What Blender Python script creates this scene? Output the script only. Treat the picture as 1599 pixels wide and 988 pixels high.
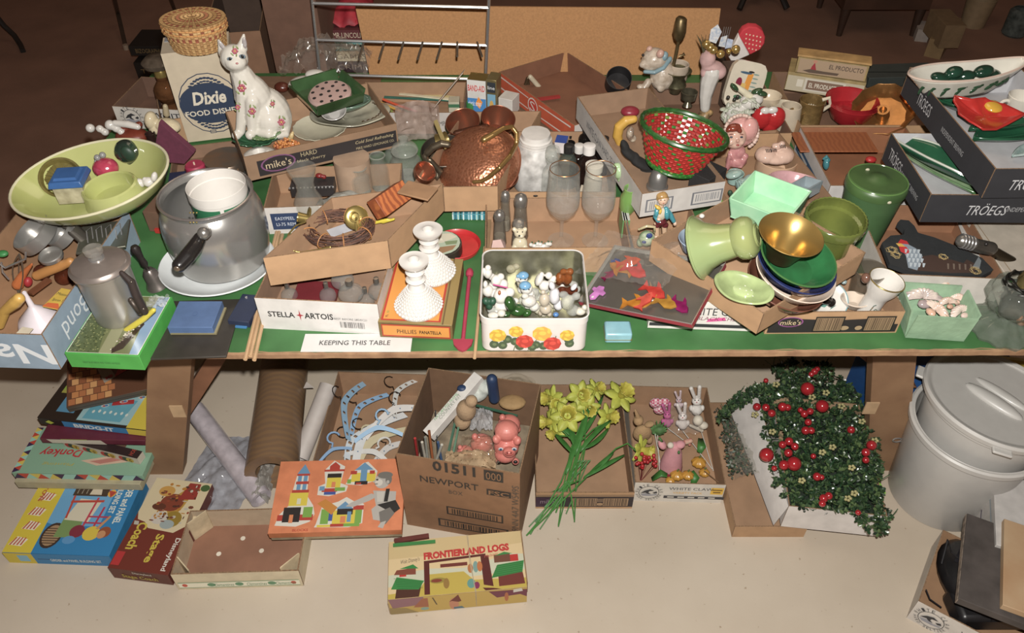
import bpy, math, random
from math import radians as R, sin, cos, pi
from mathutils import Vector as V, Matrix, noise
random.seed(7)
SC = bpy.context.scene
for o in list(bpy.data.objects): bpy.data.objects.remove(o)
# ---------------------------------------------------------------- camera, world, light, exposure
F = 1244.0; TH = R(43); CZ = 1.885; TZ = 0.73
cd = bpy.data.cameras.new('camera'); cam = bpy.data.objects.new('camera', cd); SC.collection.objects.link(cam)
cam.location = (0,0, CZ); cam.rotation_euler = (pi/2 - TH, 0,0)
cd.sensor_width = 36; cd.lens = 36*F/1599; cd.clip_start = .02
SC.camera = cam
SC.cycles.transparent_max_bounces = 32      # many layers of glass stand one behind the other
SC.view_settings.view_transform = 'Standard'; SC.view_settings.look = 'None'
SC.view_settings.exposure = 0.0; SC.view_settings.gamma = 1.0; SC.view_settings.use_curve_mapping = False
w = bpy.data.worlds.new('room_air'); SC.world = w; w.use_nodes = True
w.node_tree.nodes['Background'].inputs[0].default_value = (1,.52,.33,1)
w.node_tree.nodes['Background'].inputs[1].default_value = .07
def lamp(name, typ, loc, energy, col, **k):
    d = bpy.data.lights.new(name, typ); d.energy = energy; d.color = col
    for a, b in k.items(): setattr(d, a, b)
    o = bpy.data.objects.new(name, d); o.location = loc; SC.collection.objects.link(o); return o
lamp('camera_flash', 'POINT', (.02,.035, CZ+.075),240,(1,.965,.91), shadow_soft_size=.014)
lamp('ambient_fill', 'AREA', (.3,2.6,3.1),12,(1,.80,.60),size=1.4)  # unseen area light, added overhead for warm ambient
# ---------------------------------------------------------------- pixel to world helpers
def ray(px, py):
    a = (px-799.5)/F; b = (494-py)/F
    return V((a, cos(TH)+b*sin(TH),-sin(TH)+b*cos(TH)))
def W(px, py, z=TZ):
    d = ray(px, py); t = (z-CZ)/d.z
    return V((d.x*t, d.y*t, z))
def HZ(py, Y):                       # height of picture row py at distance Y
    d = ray(800, py); return CZ + d.z*Y/d.y
def PPM(p):                          # pixels per metre at a point
    return F/(p.y*cos(TH)+(CZ-p.z)*sin(TH))
# ---------------------------------------------------------------- materials
def lin(c):
    if isinstance(c, str):
        c = tuple(int(c[i:i+2], 16)/255 for i in (0,2,4))
    c = tuple(x/12.92 if x <= .04045 else ((x+.055)/1.055)**2.4 for x in c)
    g = .25*c[0]+.6*c[1]+.15*c[2]; return tuple((x*.90+g*.10)*.97+.006 for x in c)  # greyed and lifted: specular haze put into every colour
MC = {}
def m(col, r=.5,metal=0.0,var=.10,sc=30,bump=0.0,bsc=200, c2=None, kind='noise', coat=0.0,sheen=0,emit=None):
    key = (col, r, metal, var, sc, bump, bsc, c2, kind, coat)
    if key in MC: return MC[key]
    if metal >= .9: metal = .75; r = max(r, .23)
    ma = bpy.data.materials.new('surface_%03d' % len(MC)); ma.use_nodes = True
    nt = ma.node_tree; N = nt.nodes; L = nt.links; b = N['Principled BSDF']
    c = lin(col); d = lin(c2) if c2 else tuple(x*(1-var*1.6) for x in c); e = c if c2 else tuple(min(1, x*(1+var*.5)) for x in c)
    tc = N.new('ShaderNodeTexCoord')
    if kind in ('wave', 'wavez'):
        tx = N.new('ShaderNodeTexWave'); tx.inputs['Scale'].default_value = sc; tx.inputs['Distortion'].default_value = 6; tx.inputs['Detail'].default_value = 3; tx.inputs['Detail Scale'].default_value = 1.2
        if kind == 'wavez': tx.bands_direction = 'Z'; tx.inputs['Distortion'].default_value = 9; tx.inputs['Detail Scale'].default_value = .5
        out = tx.outputs['Fac']
    elif kind == 'voronoi':
        tx = N.new('ShaderNodeTexVoronoi'); tx.inputs['Scale'].default_value = sc; out = tx.outputs['Distance']
    elif kind == 'check':
        tx = N.new('ShaderNodeTexChecker'); tx.inputs['Scale'].default_value = sc; out = tx.outputs['Fac']
    elif kind == 'brick':
        tx = N.new('ShaderNodeTexBrick'); tx.inputs['Scale'].default_value = sc; out = tx.outputs['Fac']
    else:
        tx = N.new('ShaderNodeTexNoise'); tx.inputs['Scale'].default_value = sc; tx.inputs['Detail'].default_value = 4; out = tx.outputs['Fac']
    L.new(tc.outputs['Object'], tx.inputs['Vector'])
    rp = N.new('ShaderNodeValToRGB'); rp.color_ramp.elements[0].position = .3; rp.color_ramp.elements[1].position = .7
    if kind in ('check', 'brick'): rp.color_ramp.elements[0].position = .49; rp.color_ramp.elements[1].position = .51
    if kind == 'voronoi': rp.color_ramp.elements[0].position = .05; rp.color_ramp.elements[1].position = .5
    rp.color_ramp.elements[0].color = (*d, 1); rp.color_ramp.elements[1].color = (*e, 1)
    L.new(out, rp.inputs[0]); L.new(rp.outputs[0], b.inputs['Base Color'])
    b.inputs['Roughness'].default_value = r; b.inputs['Metallic'].default_value = metal
    b.inputs['Coat Weight'].default_value = coat; b.inputs['Coat Roughness'].default_value = .06
    if bump:
        t2 = N.new('ShaderNodeTexNoise'); t2.inputs['Scale'].default_value = bsc; t2.inputs['Detail'].default_value = 2
        L.new(tc.outputs['Object'], t2.inputs['Vector'])
        bp = N.new('ShaderNodeBump'); bp.inputs['Strength'].default_value = min(1, bump); bp.inputs['Distance'].default_value = .002
        L.new(t2.outputs['Fac'] if kind == 'noise' else out, bp.inputs['Height']); L.new(bp.outputs[0], b.inputs['Normal'])
    MC[key] = ma; return ma
def pm(r=.6,coat=0.0):              # flat print: colour comes from the piece's own colour attribute
    key = ('print', r, coat)
    if key in MC: return MC[key]
    ma = bpy.data.materials.new('printed_ink_%d' % int(r*100)); ma.use_nodes = True; nt = ma.node_tree; b = nt.nodes['Principled BSDF']
    a = nt.nodes.new('ShaderNodeAttribute'); a.attribute_name = 'Col'; nt.links.new(a.outputs['Color'], b.inputs['Base Color'])
    b.inputs['Roughness'].default_value = r; b.inputs['Coat Weight'].default_value = coat; b.inputs['Coat Roughness'].default_value = .08
    MC[key] = ma; return ma
def glass(col='ffffff', a=.06,r=.02,ior=1.5,spec=1.0):   # thin clear wall: mostly see-through with a fresnel shine
    key = ('glass', col, a, r, ior)
    if key in MC: return MC[key]
    ma = bpy.data.materials.new('clear_%d' % len(MC)); ma.use_nodes = True; nt = ma.node_tree; N = nt.nodes; L = nt.links
    N.remove(N['Principled BSDF']); out = [n for n in N if n.type == 'OUTPUT_MATERIAL'][0]
    tr = N.new('ShaderNodeBsdfTransparent'); c = lin(col); tr.inputs[0].default_value = (*[min(1,.35*x+.65) if a < .3 else x for x in c], 1)
    gl = N.new('ShaderNodeBsdfGlossy'); gl.inputs['Roughness'].default_value = r; gl.inputs['Color'].default_value = (.9,.9,.88,1)
    df = N.new('ShaderNodeBsdfDiffuse'); df.inputs[0].default_value = (*[min(1, x*.9) for x in c], 1)
    tc = N.new('ShaderNodeTexCoord'); nz = N.new('ShaderNodeTexNoise'); nz.inputs['Scale'].default_value = 40; L.new(tc.outputs['Object'], nz.inputs['Vector'])
    mu = N.new('ShaderNodeMath'); mu.operation = 'MULTIPLY'; mu.inputs[1].default_value = a*1.3 if a < .3 else a*2; L.new(nz.outputs['Fac'], mu.inputs[0])
    m1 = N.new('ShaderNodeMixShader'); L.new(mu.outputs[0], m1.inputs[0]); L.new(tr.outputs[0], m1.inputs[1]); L.new(df.outputs[0], m1.inputs[2])
    fr = N.new('ShaderNodeLayerWeight'); fr.inputs['Blend'].default_value = .5
    pw = N.new('ShaderNodeMath'); pw.operation = 'POWER'; pw.inputs[1].default_value = 3.2; L.new(fr.outputs['Facing'], pw.inputs[0])
    ma2 = N.new('ShaderNodeMath'); ma2.operation = 'MULTIPLY_ADD'; ma2.inputs[1].default_value = .32; ma2.inputs[2].default_value = .04*(ior-.8)/.7; L.new(pw.outputs[0], ma2.inputs[0])
    ed = N.new('ShaderNodeMixShader'); ed.inputs[0].default_value = .45; L.new(gl.outputs[0], ed.inputs[1]); L.new(df.outputs[0], ed.inputs[2])
    m2 = N.new('ShaderNodeMixShader'); L.new(ma2.outputs[0], m2.inputs[0]); L.new(m1.outputs[0], m2.inputs[1]); L.new(ed.outputs[0], m2.inputs[2])
    L.new(m2.outputs[0], out.inputs[0]); MC[key] = ma; return ma
# ---------------------------------------------------------------- mesh builder
I4 = Matrix.Identity(4)
def T(*a): return Matrix.Translation(V(a))
def RX(a): return Matrix.Rotation(R(a),4, 'X')
def RY(a): return Matrix.Rotation(R(a),4, 'Y')
def RZ(a): return Matrix.Rotation(R(a),4, 'Z')
def S(x, y=None, z=None):
    y = x if y is None else y; z = x if z is None else z
    return Matrix.Diagonal((x, y, z, 1))
class MB:
    def __init__(s): s.v = []; s.f = []; s.mi = []; s.c = []; s.M = I4
    def add(s, vs, fs, mi=0,M=None, c=None):
        n = len(s.v); X = s.M @ M if M is not None else s.M
        s.v += [X @ V(p) for p in vs]; s.f += [tuple(i+n for i in f) for f in fs]
        s.mi += [mi]*len(fs); s.c += [c]*len(fs); return s
    def box(s, x0, y0, z0, x1, y1, z1,mi=0,M=None, c=None, tap=0):
        a = tap
        vs = [(x0, y0, z0),(x1, y0, z0),(x1, y1, z0),(x0, y1, z0),(x0+a, y0+a, z1),(x1-a, y0+a, z1),(x1-a, y1-a, z1),(x0+a, y1-a, z1)]
        return s.add(vs, [(3,2,1,0),(4,5,6,7),(0,1,5,4),(1,2,6,5),(2,3,7,6),(3,0,4,7)], mi, M, c)
    def hex(s, b, t, mi=0,M=None, c=None):    # any 4 bottom and 4 top corners
        return s.add(list(b)+list(t), [(3,2,1,0),(4,5,6,7),(0,1,5,4),(1,2,6,5),(2,3,7,6),(3,0,4,7)], mi, M, c)
    def lathe(s, prof, n=32,mi=0,M=None, c=None, sx=1,sy=1,flute=0,amp=0):
        vs = []; fs = []; rows = []
        for r, z in prof:
            if r < 1e-6: rows.append([len(vs)]); vs.append((0,0, z)); continue
            rows.append(list(range(len(vs), len(vs)+n)))
            for k in range(n):
                t = 2*pi*k/n; q = r*(1+amp*cos(flute*t)) if flute else r
                vs.append((q*cos(t)*sx, q*sin(t)*sy, z))
        for a, b in zip(rows, rows[1:]):
            for k in range(n):
                k2 = (k+1) % n
                if len(a) == 1 and len(b) == 1: continue
                if len(a) == 1: fs.append((a[0], b[k2], b[k]))
                elif len(b) == 1: fs.append((a[k], a[k2], b[0]))
                else: fs.append((a[k], a[k2], b[k2], b[k]))
        return s.add(vs, fs, mi, M, c)
    def tube(s, pts, r, n=8,mi=0,M=None, c=None, cap=True, closed=False, flat=1):
        P = [V(p) for p in pts]; vs = []; fs = []; m_ = len(P)
        rr = r if isinstance(r, (list, tuple)) else [r]*m_
        up = V((0,0,1)); prev = None
        for i, p in enumerate(P):
            d = (P[(i+1) % m_]-P[i-1]) if closed else (P[min(i+1, m_-1)]-P[max(i-1,0)])
            d = d.normalized() if d.length > 1e-9 else V((0,0,1))
            if prev is None:
                a = d.cross(up); a = a if a.length > .05 else d.cross(V((1,0,0)))
            else: a = prev - d*prev.dot(d)
            a.normalize(); prev = a; b = d.cross(a)
            for k in range(n):
                t = 2*pi*k/n; vs.append(p+a*cos(t)*rr[i]+b*sin(t)*rr[i]*flat)
        for i in range(m_ if closed else m_-1):
            j = (i+1) % m_
            for k in range(n): fs.append((i*n+k, i*n+(k+1) % n, j*n+(k+1) % n, j*n+k))
        if cap and not closed: fs += [tuple(range(n))[::-1], tuple((m_-1)*n+k for k in range(n))]
        return s.add(vs, fs, mi, M, c)
    def ell(s, p, rad, mi=0,M=None, c=None, n=16,k=10,rough=0):
        if not isinstance(rad, (tuple, list)): rad = (rad,)*3
        prof = [(sin(pi*i/k),-cos(pi*i/k)) for i in range(k+1)]; prof[0] = (0,-1); prof[-1] = (0,1)
        X = T(*p) @ S(*rad); X = (M @ X) if M is not None else X
        a = len(s.v); s.lathe(prof, n, mi, X, c)
        if rough:
            ctr = (s.M @ X) @ V((0,0,0))
            for i in range(a, len(s.v)):
                d = s.v[i]-ctr; s.v[i] = ctr + d*(1+rough*noise.noise(s.v[i]*(2.2/max(rad))))
        return s
    def prism(s, poly, z0, z1,mi=0,M=None, c=None, side=None):
        n = len(poly); vs = [(x, y, z0) for x, y in poly]+[(x, y, z1) for x, y in poly]
        s.add(vs, [tuple(range(n))[::-1], tuple(range(n, 2*n))], mi, M, c)
        return s.add(vs, [(i, (i+1) % n, n+(i+1) % n, n+i) for i in range(n)], mi if side is None else side, M, c)
    def surf(s, fn, nu, nv, mi=0,M=None, c=None, cu=False):
        vs = [fn(i/nu, j/nv) for j in range(nv+1) for i in range(nu if cu else nu+1)]; q = nu if cu else nu+1; fs = []
        for j in range(nv):
            for i in range(nu): fs.append((j*q+i, j*q+(i+1) % q, (j+1)*q+(i+1) % q, (j+1)*q+i))
        return s.add(vs, fs, mi, M, c)
    def build(s, name, mats, parent=None, ang=38,solid=0,sub=0,bev=0):
        me = bpy.data.meshes.new(name); me.from_pydata(s.v, [], s.f); me.update()
        mats = mats if isinstance(mats, (list, tuple)) else [mats]
        for x in mats: me.materials.append(x)
        if len(mats) > 1:
            for p, i in zip(me.polygons, s.mi): p.material_index = i
        if any(c is not None for c in s.c):
            at = me.color_attributes.new('Col', 'FLOAT_COLOR', 'CORNER'); cc = []
            for p, c in zip(me.polygons, s.c):
                q = lin(c) if c else (.5,.5,.5); cc += [q[0], q[1], q[2], 1]*p.loop_total
            at.data.foreach_set('color', cc)
        me.shade_smooth()
        try: me.set_sharp_from_angle(angle=R(ang))
        except Exception: pass
        o = bpy.data.objects.new(name, me); SC.collection.objects.link(o)
        if parent is not None: o.parent = parent
        if solid: q = o.modifiers.new('s', 'SOLIDIFY'); q.thickness = solid; q.offset = 0
        if sub: q = o.modifiers.new('u', 'SUBSURF'); q.levels = sub; q.render_levels = sub
        if bev: q = o.modifiers.new('b', 'BEVEL'); q.width = bev; q.segments = 2; q.limit_method = 'ANGLE'
        return o
def tag(o, label=None, cat=None, group=None, kind=None):
    if label: o['label'] = label
    if cat: o['category'] = cat
    if group: o['group'] = group
    if kind: o['kind'] = kind
    return o
def thing(name, label, cat, loc=(0,0,0),M=None, group=None, s=1):
    o = bpy.data.objects.new(name, None); SC.collection.objects.link(o); o.empty_display_size = .05
    o.matrix_world = T(*loc) @ (M if M is not None else I4) @ S(s)
    return tag(o, label, cat, group)
def solo(mb, name, label, cat, mat, loc=(0,0,0),M=None, group=None, **k):
    o = mb.build(name, mat, None, **k); o.matrix_world = T(*loc) @ (M if M is not None else I4); return tag(o, label, cat, group)
def copy_tree(o, parent=None):
    c = o.copy(); SC.collection.objects.link(c); c.parent = parent
    if parent is not None: c.matrix_parent_inverse = o.matrix_parent_inverse.copy()
    for ch in [x for x in SC.collection.objects if x.parent == o]: copy_tree(ch, c)
    return c
def shell(outer, t=.003):            # cup from its outer profile, bottom to rim
    ins = [(max(0, r-t), z) for r, z in outer if r > 0]; ins = [(r, max(z, outer[0][1]+t)) for r, z in ins]
    if outer[0][0] > 0: outer = [(0, outer[0][1])]+outer
    ins = ins[::-1]; ins.append((0, outer[0][1]+t))
    return outer+[(outer[-1][0]-t*.5, outer[-1][1]+t*.4)]+ins
TXC = {}
def text(parent, s, o, xd, yd, w, h, col, name='lettering', r=.6,bold=.0,shear=0,metal=None, lift=.0006):
    key = (s, bold, shear)
    if key not in TXC:
        cu = bpy.data.curves.new('t', 'FONT'); cu.body = s; cu.resolution_u = 2; cu.offset = bold; cu.shear = shear; cu.size = 1
        ob = bpy.data.objects.new('t', cu); SC.collection.objects.link(ob)
        dg = bpy.context.evaluated_depsgraph_get(); dg.update(); me = bpy.data.meshes.new_from_object(ob.evaluated_get(dg))
        vs = [tuple(v.co[:2]) for v in me.vertices]; fs = [tuple(p.vertices) for p in me.polygons]
        bpy.data.objects.remove(ob); bpy.data.curves.remove(cu); bpy.data.meshes.remove(me); TXC[key] = (vs, fs)
    vs, fs = TXC[key]
    x0 = min(v[0] for v in vs); x1 = max(v[0] for v in vs); y0 = min(v[1] for v in vs); y1 = max(v[1] for v in vs)
    xd = V(xd).normalized(); yd = V(yd).normalized(); n = xd.cross(yd); o = V(o)
    q = [o+xd*((v[0]-x0)/(x1-x0)-.5)*w+yd*((v[1]-y0)/(y1-y0)-.5)*h+n*lift for v in vs]
    mb = MB(); mb.add(q, fs, c=col); return mb.build(name, pm(r), parent)
def prints(parent, o, xd, yd, w, h, shapes, name='printed_picture', r=.6,coat=0,lift=.0004,label=None):
    # flat printed picture: list of (colour, polygon in 0..1), each layer a hair above the last
    xd = V(xd).normalized(); yd = V(yd).normalized(); n = xd.cross(yd); o = V(o); mb = MB()
    for i, (c, poly) in enumerate(shapes):
        pts = [o+xd*(x-.5)*w+yd*(y-.5)*h+n*(lift+i*.00003) for x, y in poly]
        a = sum(p[0]*q[1]-q[0]*p[1] for p, q in zip(poly, poly[1:]+poly[:1]))
        if a < 0: pts = pts[::-1]
        mb.add(pts, [tuple(range(len(pts)))], c=c)
    ob = mb.build(name, pm(r, coat), parent)
    if label: ob['label'] = label
    return ob
def rc(x0, y0, x1, y1): return [(x0, y0),(x1, y0),(x1, y1),(x0, y1)]
def el(x, y, rx, ry, n=18, a0=0, a1=360):
    k = n if a1-a0 >= 360 else n+1
    return [(x+rx*cos(R(a0+(a1-a0)*i/n)), y+ry*sin(R(a0+(a1-a0)*i/n))) for i in range(k)]
def ring(x, y, rx, ry, t, c, n=28):
    out = []
    for i in range(n):
        a = 2*pi*i/n; b = 2*pi*(i+1)/n
        out.append((c, [(x+rx*cos(a), y+ry*sin(a)),(x+rx*cos(b), y+ry*sin(b)),(x+(rx-t)*cos(b), y+(ry-t*ry/rx)*sin(b)),(x+(rx-t)*cos(a), y+(ry-t*ry/rx)*sin(a))]))
    return out
def arctext(parent, s, o, xd, yd, r, h, a0, a1, col, flip=False, name='lettering'):
    # letters set round an arc
    n = len(s); xd = V(xd).normalized(); yd = V(yd).normalized(); o = V(o)
    mbs = []
    for i, ch in enumerate(s):
        if ch == ' ': continue
        a = R(a0+(a1-a0)*i/max(1, n-1)); p = o+xd*cos(a)*r+yd*sin(a)*r
        t = xd*sin(a)-yd*cos(a); u = xd*cos(a)+yd*sin(a)
        if flip: t = -t; u = -u
        mbs.append(text(parent, ch, p, t, u, h*.62, h, col))
    # join into one mesh
    mb = MB()
    for x in mbs:
        mb.add([v.co for v in x.data.vertices], [tuple(p.vertices) for p in x.data.polygons], c=col); bpy.data.objects.remove(x)
    return mb.build(name, pm(.6), parent)
def bars(parent, o, xd, yd, w, h, n, c0, c1=None, seed=1,name='barcode', frame=None):
    rnd = random.Random(seed); sh = []
    if frame: sh.append((frame, rc(-.05,-.1,1.05,1.1)))
    if c1: sh.append((c1, rc(0,0,1,1)))
    x = .03
    while x < .95:
        q = rnd.uniform(.3,1.0)/n; sh.append((c0, rc(x, .04, min(.97, x+q),.96))); x += q+rnd.uniform(.4,1.2)/n
    return prints(parent, o, xd, yd, w, h, sh, name)
KR = 'b08a63'; KI = 'a07c5c'
class Tray: pass
def tray(name, label, A, B, C=None, D=None, z=.8,h=.07,out=KR, ins=KI, t=.003,zB=None, zC=None, cat='box', flare=0.0,skip=(),base=None, bottom=True, group=None, skew=True):
    """open carton from three rim corners seen in the photograph (front left, front right, back left or back right) and their heights"""
    a = W(*A, z); b = W(*B, z if zB is None else zB)
    c = W(*C, z if zC is None else zC) if C else a+(W(*D, z if zC is None else zC)-b)
    ex = (b-a).normalized(); n = ex.cross(c-a).normalized(); ey = n.cross(ex)
    q = Tray(); q.L = (b-a).length; q.D = (c-a).dot(ey); q.h = h; q.t = t; sk = 0 if C or not skew else (c-a).dot(ex)/q.D   # a carton pushed out of square
    org = a+ex*(q.L+sk*q.D)/2+ey*q.D/2-n*h
    M = Matrix(((ex.x, ey.x, n.x, org.x),(ex.y, ey.y, n.y, org.y),(ex.z, ey.z, n.z, org.z),(0,0,0,1)))
    q.M = M; q.root = bpy.data.objects.new(name, None); SC.collection.objects.link(q.root); q.root.matrix_world = M; tag(q.root, label, cat, group)
    X = q.L/2; Y = q.D/2; fl = flare; mats = [m(out, .75,bump=.15,bsc=60,var=.08), m(ins, .8,bump=.15,bsc=60,var=.08), m('8a6a4a', .9,var=.3,sc=300)]
    if bottom: mb = MB(); mb.box(-X+t, -Y+t, 0, X-t, Y-t, t); mb.v = [V((p.x+sk*p.y, p.y, p.z)) for p in mb.v]; mb.build('base_panel', m(base or ins, .8,var=.12,sc=12,bump=.1,bsc=60), q.root)
    def wall(p0, p1, on):       # outer face, inner face, cut edge
        on = V((*on, 0)); p0 = V((*p0,0)); p1 = V((*p1,0)); up = V((0,0, h))+on*fl
        mb = MB(); d = (p1-p0).normalized()*t*1.0
        o = [p0, p1, p1+up, p0+up]; i_ = [x-on*t for x in o]; o, i_ = [[V((p.x+sk*p.y, p.y, p.z)) for p in l_] for l_ in (o, i_)]
        mb.add(o, [(0,1,2,3)], 0); mb.add(i_, [(3,2,1,0)], 1)
        mb.add(o+i_, [(0,4,5,1),(1,5,6,2),(2,6,7,3),(3,7,4,0)], 2)
        return mb.build('side_panel', mats, q.root)
    if 'f' not in skip: wall((-X, -Y),(X, -Y),(0,-1))
    if 'b' not in skip: wall((X, Y),(-X, Y),(0,1))
    if 'r' not in skip: wall((X, -Y+t),(X, Y-t),(1,0))
    if 'l' not in skip: wall((-X, Y-t),(-X, -Y+t),(-1,0))
    q.at = lambda u, v, z=None: M @ V(((u-.5)*q.L+sk*(v-.5)*q.D, (v-.5)*q.D, t if z is None else z))
    e = .0008; q.fo = lambda u, v: V(((u-.5)*q.L-sk*Y, -Y-fl*v-e, h*v)); q.lo = lambda u, v: V((-X-fl*v-e, (.5-u)*q.D, h*v)); q.ro = lambda u, v: V((X+fl*v+e, (u-.5)*q.D, h*v))
    return q
FX = (1,0,0); FZ = (0,0,1); FY = (0,1,0); NY = (0,-1,0)
# ================================================================ setting and table
def floor_mat():
    ma = bpy.data.materials.new('painted_concrete'); ma.use_nodes = True; nt = ma.node_tree; N = nt.nodes; L = nt.links; b = N['Principled BSDF']
    tc = N.new('ShaderNodeTexCoord')
    def nz(sc, det):
        t = N.new('ShaderNodeTexNoise'); t.inputs['Scale'].default_value = sc; t.inputs['Detail'].default_value = det; L.new(tc.outputs['Object'], t.inputs['Vector']); return t
    a = nz(2.2,9); r1 = N.new('ShaderNodeValToRGB'); r1.color_ramp.elements[0].position = .32; r1.color_ramp.elements[1].position = .66
    r1.color_ramp.elements[0].color = (*lin('ad9e8a'),1); r1.color_ramp.elements[1].color = (*lin('bcae9b'),1); L.new(a.outputs['Fac'], r1.inputs[0])
    s_ = nz(70,2); r2 = N.new('ShaderNodeValToRGB'); r2.color_ramp.elements[0].position = .22; r2.color_ramp.elements[1].position = .30
    r2.color_ramp.elements[0].color = (.62,.55,.48,1); r2.color_ramp.elements[1].color = (1,1,1,1); L.new(s_.outputs['Fac'], r2.inputs[0])
    mx = N.new('ShaderNodeMixRGB'); mx.blend_type = 'MULTIPLY'; mx.inputs[0].default_value = 1; L.new(r1.outputs[0], mx.inputs[1]); L.new(r2.outputs[0], mx.inputs[2])
    L.new(mx.outputs[0], b.inputs['Base Color']); b.inputs['Roughness'].default_value = .75
    bp = N.new('ShaderNodeBump'); bp.inputs['Strength'].default_value = .15; L.new(nz(120,4).outputs['Fac'], bp.inputs['Height']); L.new(bp.outputs[0], b.inputs['Normal'])
    return ma
FM = floor_mat()
mb = MB(); mb.box(-5,-1,-.05,5,9,0); tag(mb.build('floor', FM),kind='structure')
mb = MB(); mb.box(-5,2.42,0,5,9,.004); tag(mb.build('floor', m('8d6752', .9,var=.12,sc=4,bump=.5,bsc=300)),kind='structure')
# plywood table on trestles
tb = thing('trestle_table', 'long green painted plywood table on wooden trestle legs carrying the goods', 'table', (.1,1.131,0))
tb.rotation_euler = (0,0, R(.35))
def green_top():
    ma = m('3a7038', .55,var=.22,sc=9,bump=.1,bsc=40); return ma
x0, x1, y1 = -1.23,1.26,1.24
mb = MB(); mb.box(x0,.004, TZ-.013, x1, y1, TZ); mb.build('tabletop', green_top(), tb)
mb = MB(); rnd = random.Random(3); n = 160
vs = [];
for i in range(n+1):
    x = x0+(x1-x0)*i/n; j = .0016*noise.noise(V((x*25,0,0))); vs += [(x, -.001+j, TZ-.0125),(x, -.001+j, TZ-.0012+.0012*noise.noise(V((x*40,3,0)))),(x, .006+3*j, TZ+.0004)]
fs = []
for i in range(n): fs += [(i*3, i*3+3, i*3+4, i*3+1),(i*3+1, i*3+4, i*3+5, i*3+2)]
mb.add(vs, fs); mb.build('front_edge', m('a07c58', .8, c2='7d5a3e', sc=30,bump=.4,bsc=90), tb)
WD = m('94714f', .7, c2='7c5a3d', sc=9,bump=.2,bsc=30,kind='noise')
def board(mb, p, q, wx, wy):
    p = V(p); q = V(q); b = [(p.x-wx/2, p.y-wy/2, p.z),(p.x+wx/2, p.y-wy/2, p.z),(p.x+wx/2, p.y+wy/2, p.z),(p.x-wx/2, p.y+wy/2, p.z)]
    t = [(q.x-wx/2, q.y-wy/2, q.z),(q.x+wx/2, q.y-wy/2, q.z),(q.x+wx/2, q.y+wy/2, q.z),(q.x-wx/2, q.y+wy/2, q.z)]
    mb.hex(b, t)
for sx, xt, xb in ((-1,-.86,-1.095),(1,.78,.975)):
    for yy in (.255,.98):
        mb = MB(); board(mb, (xb, yy, 0),(xt, yy, TZ-.013),.108,.04); mb.build('leg', WD, tb)
    mb = MB(); board(mb, (xt-sx*.22,.30, TZ-.09),(xb-sx*.02,.30,.30),.05,.03) if sx > 0 else board(mb, (xt+.16,.30, TZ-.09),(xb+.09,.30,.20),.05,.03); mb.build('brace', m('7d5236', .7,var=.2,sc=12), tb)
    mb = MB(); mb.box(xt-.06,.1, TZ-.10, xt+.06,1.15, TZ-.013); mb.build('bearer', WD, tb)
    mb = MB(); mb.box(-.017,-.004,-.022,.017,0,.022,M=T(-.974 if sx < 0 else .845,.234,.28)); mb.build('tape_patch', m('b79770', .8), tb)
mb = MB(); mb.box(x0+.05,.62, TZ-.08, x1-.05,.66, TZ-.013); mb.build('centre_rail', WD, tb)
# ================================================================ cartons
def wc_logo(root, o, xd, yd, s, c='2a2a2e'):
    r = s/2; arctext(root, 'WHITE CLAW', o, xd, yd, r*.86, r*.26,205-30,-25+30, c); arctext(root, 'HARD SELTZER', o, xd, yd, r*.86, r*.2,200,340, c, flip=True)
    prints(root, o, xd, yd, s, s, ring(.5,.5,.36,.36,.02, c)+[(c, [(.2,.45),(.35,.62),(.52,.7),(.68,.62),(.6,.6),(.5,.58),(.48,.5),(.58,.42),(.45,.43),(.38,.5)]),('8b8b92', [(.2,.4),(.4,.46),(.6,.38),(.8,.46),(.78,.36),(.55,.3),(.3,.3)]),(c, [(.62,.5),(.75,.58),(.8,.5),(.7,.45)])], 'emblem')
def mikes(q, u, side='f', oval=.1,dark='231d1e'):
    f = q.fo
    prints(q.root, f(u, .5), FX, FZ, oval, oval*.42, [('8e4a86', el(.5,.5,.5,.5)),(dark, el(.5,.5,.45,.43))], 'emblem')
    text(q.root, "mike's", f(u, .5)+V((0,-.001,0)), FX, FZ, oval*.8, oval*.26, 'cdb78e')
# --- floor cartons
t_daff = tray('drinks_tray', 'low brown carton with dark printed band holding the yellow daffodils', (837,769),(991,769),(843,600),z=.075,h=.075)
prints(t_daff.root, t_daff.fo(.5,.5), FX, FZ, t_daff.L, .055, [('2b2327', rc(0,0,1,1)),('3c2438', rc(0,.0,.27,.8)),('8a6e52', rc(.0,.86,1,1))], 'printed_band')
text(t_daff.root, "mike's", t_daff.fo(.14,.5)+V((0,-.001,0)), FX, FZ, .05,.02, '8d7884')
bars(t_daff.root, t_daff.fo(.50,.45)+V((0,-.001,0)), FX, FZ, .068,.036,24, '3a2c24', '9c7d5c', 3)
bars(t_daff.root, t_daff.fo(.82,.45)+V((0,-.001,0)), FX, FZ, .068,.036,24, '3a2c24', '9c7d5c', 4)
prints(t_daff.root, t_daff.fo(.66,.45)+V((0,-.001,0)), FX, FZ, .02,.034, [('9c7d5c', el(.5,.2,.5,.2)),('6b5644', rc(.1,.5,.9,1))], 'small_print')
t_picks = tray('drinks_tray', 'white fronted low carton of floral picks and little pumpkins by the daffodils', (992,753),(1134,757),(985,602),z=.085,h=.085,out='c9c3b8')
wc_logo(t_picks.root, t_picks.fo(.17,.5), FX, FZ, .078)
text(t_picks.root, 'WHITE CLAW', t_picks.fo(.63,.74), FX, FZ, .12,.012, '3a3a3e')
text(t_picks.root, 'VARIETY PACK', t_picks.fo(.60,.52), FX, FZ, .08,.008, 'd3a23c')
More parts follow.
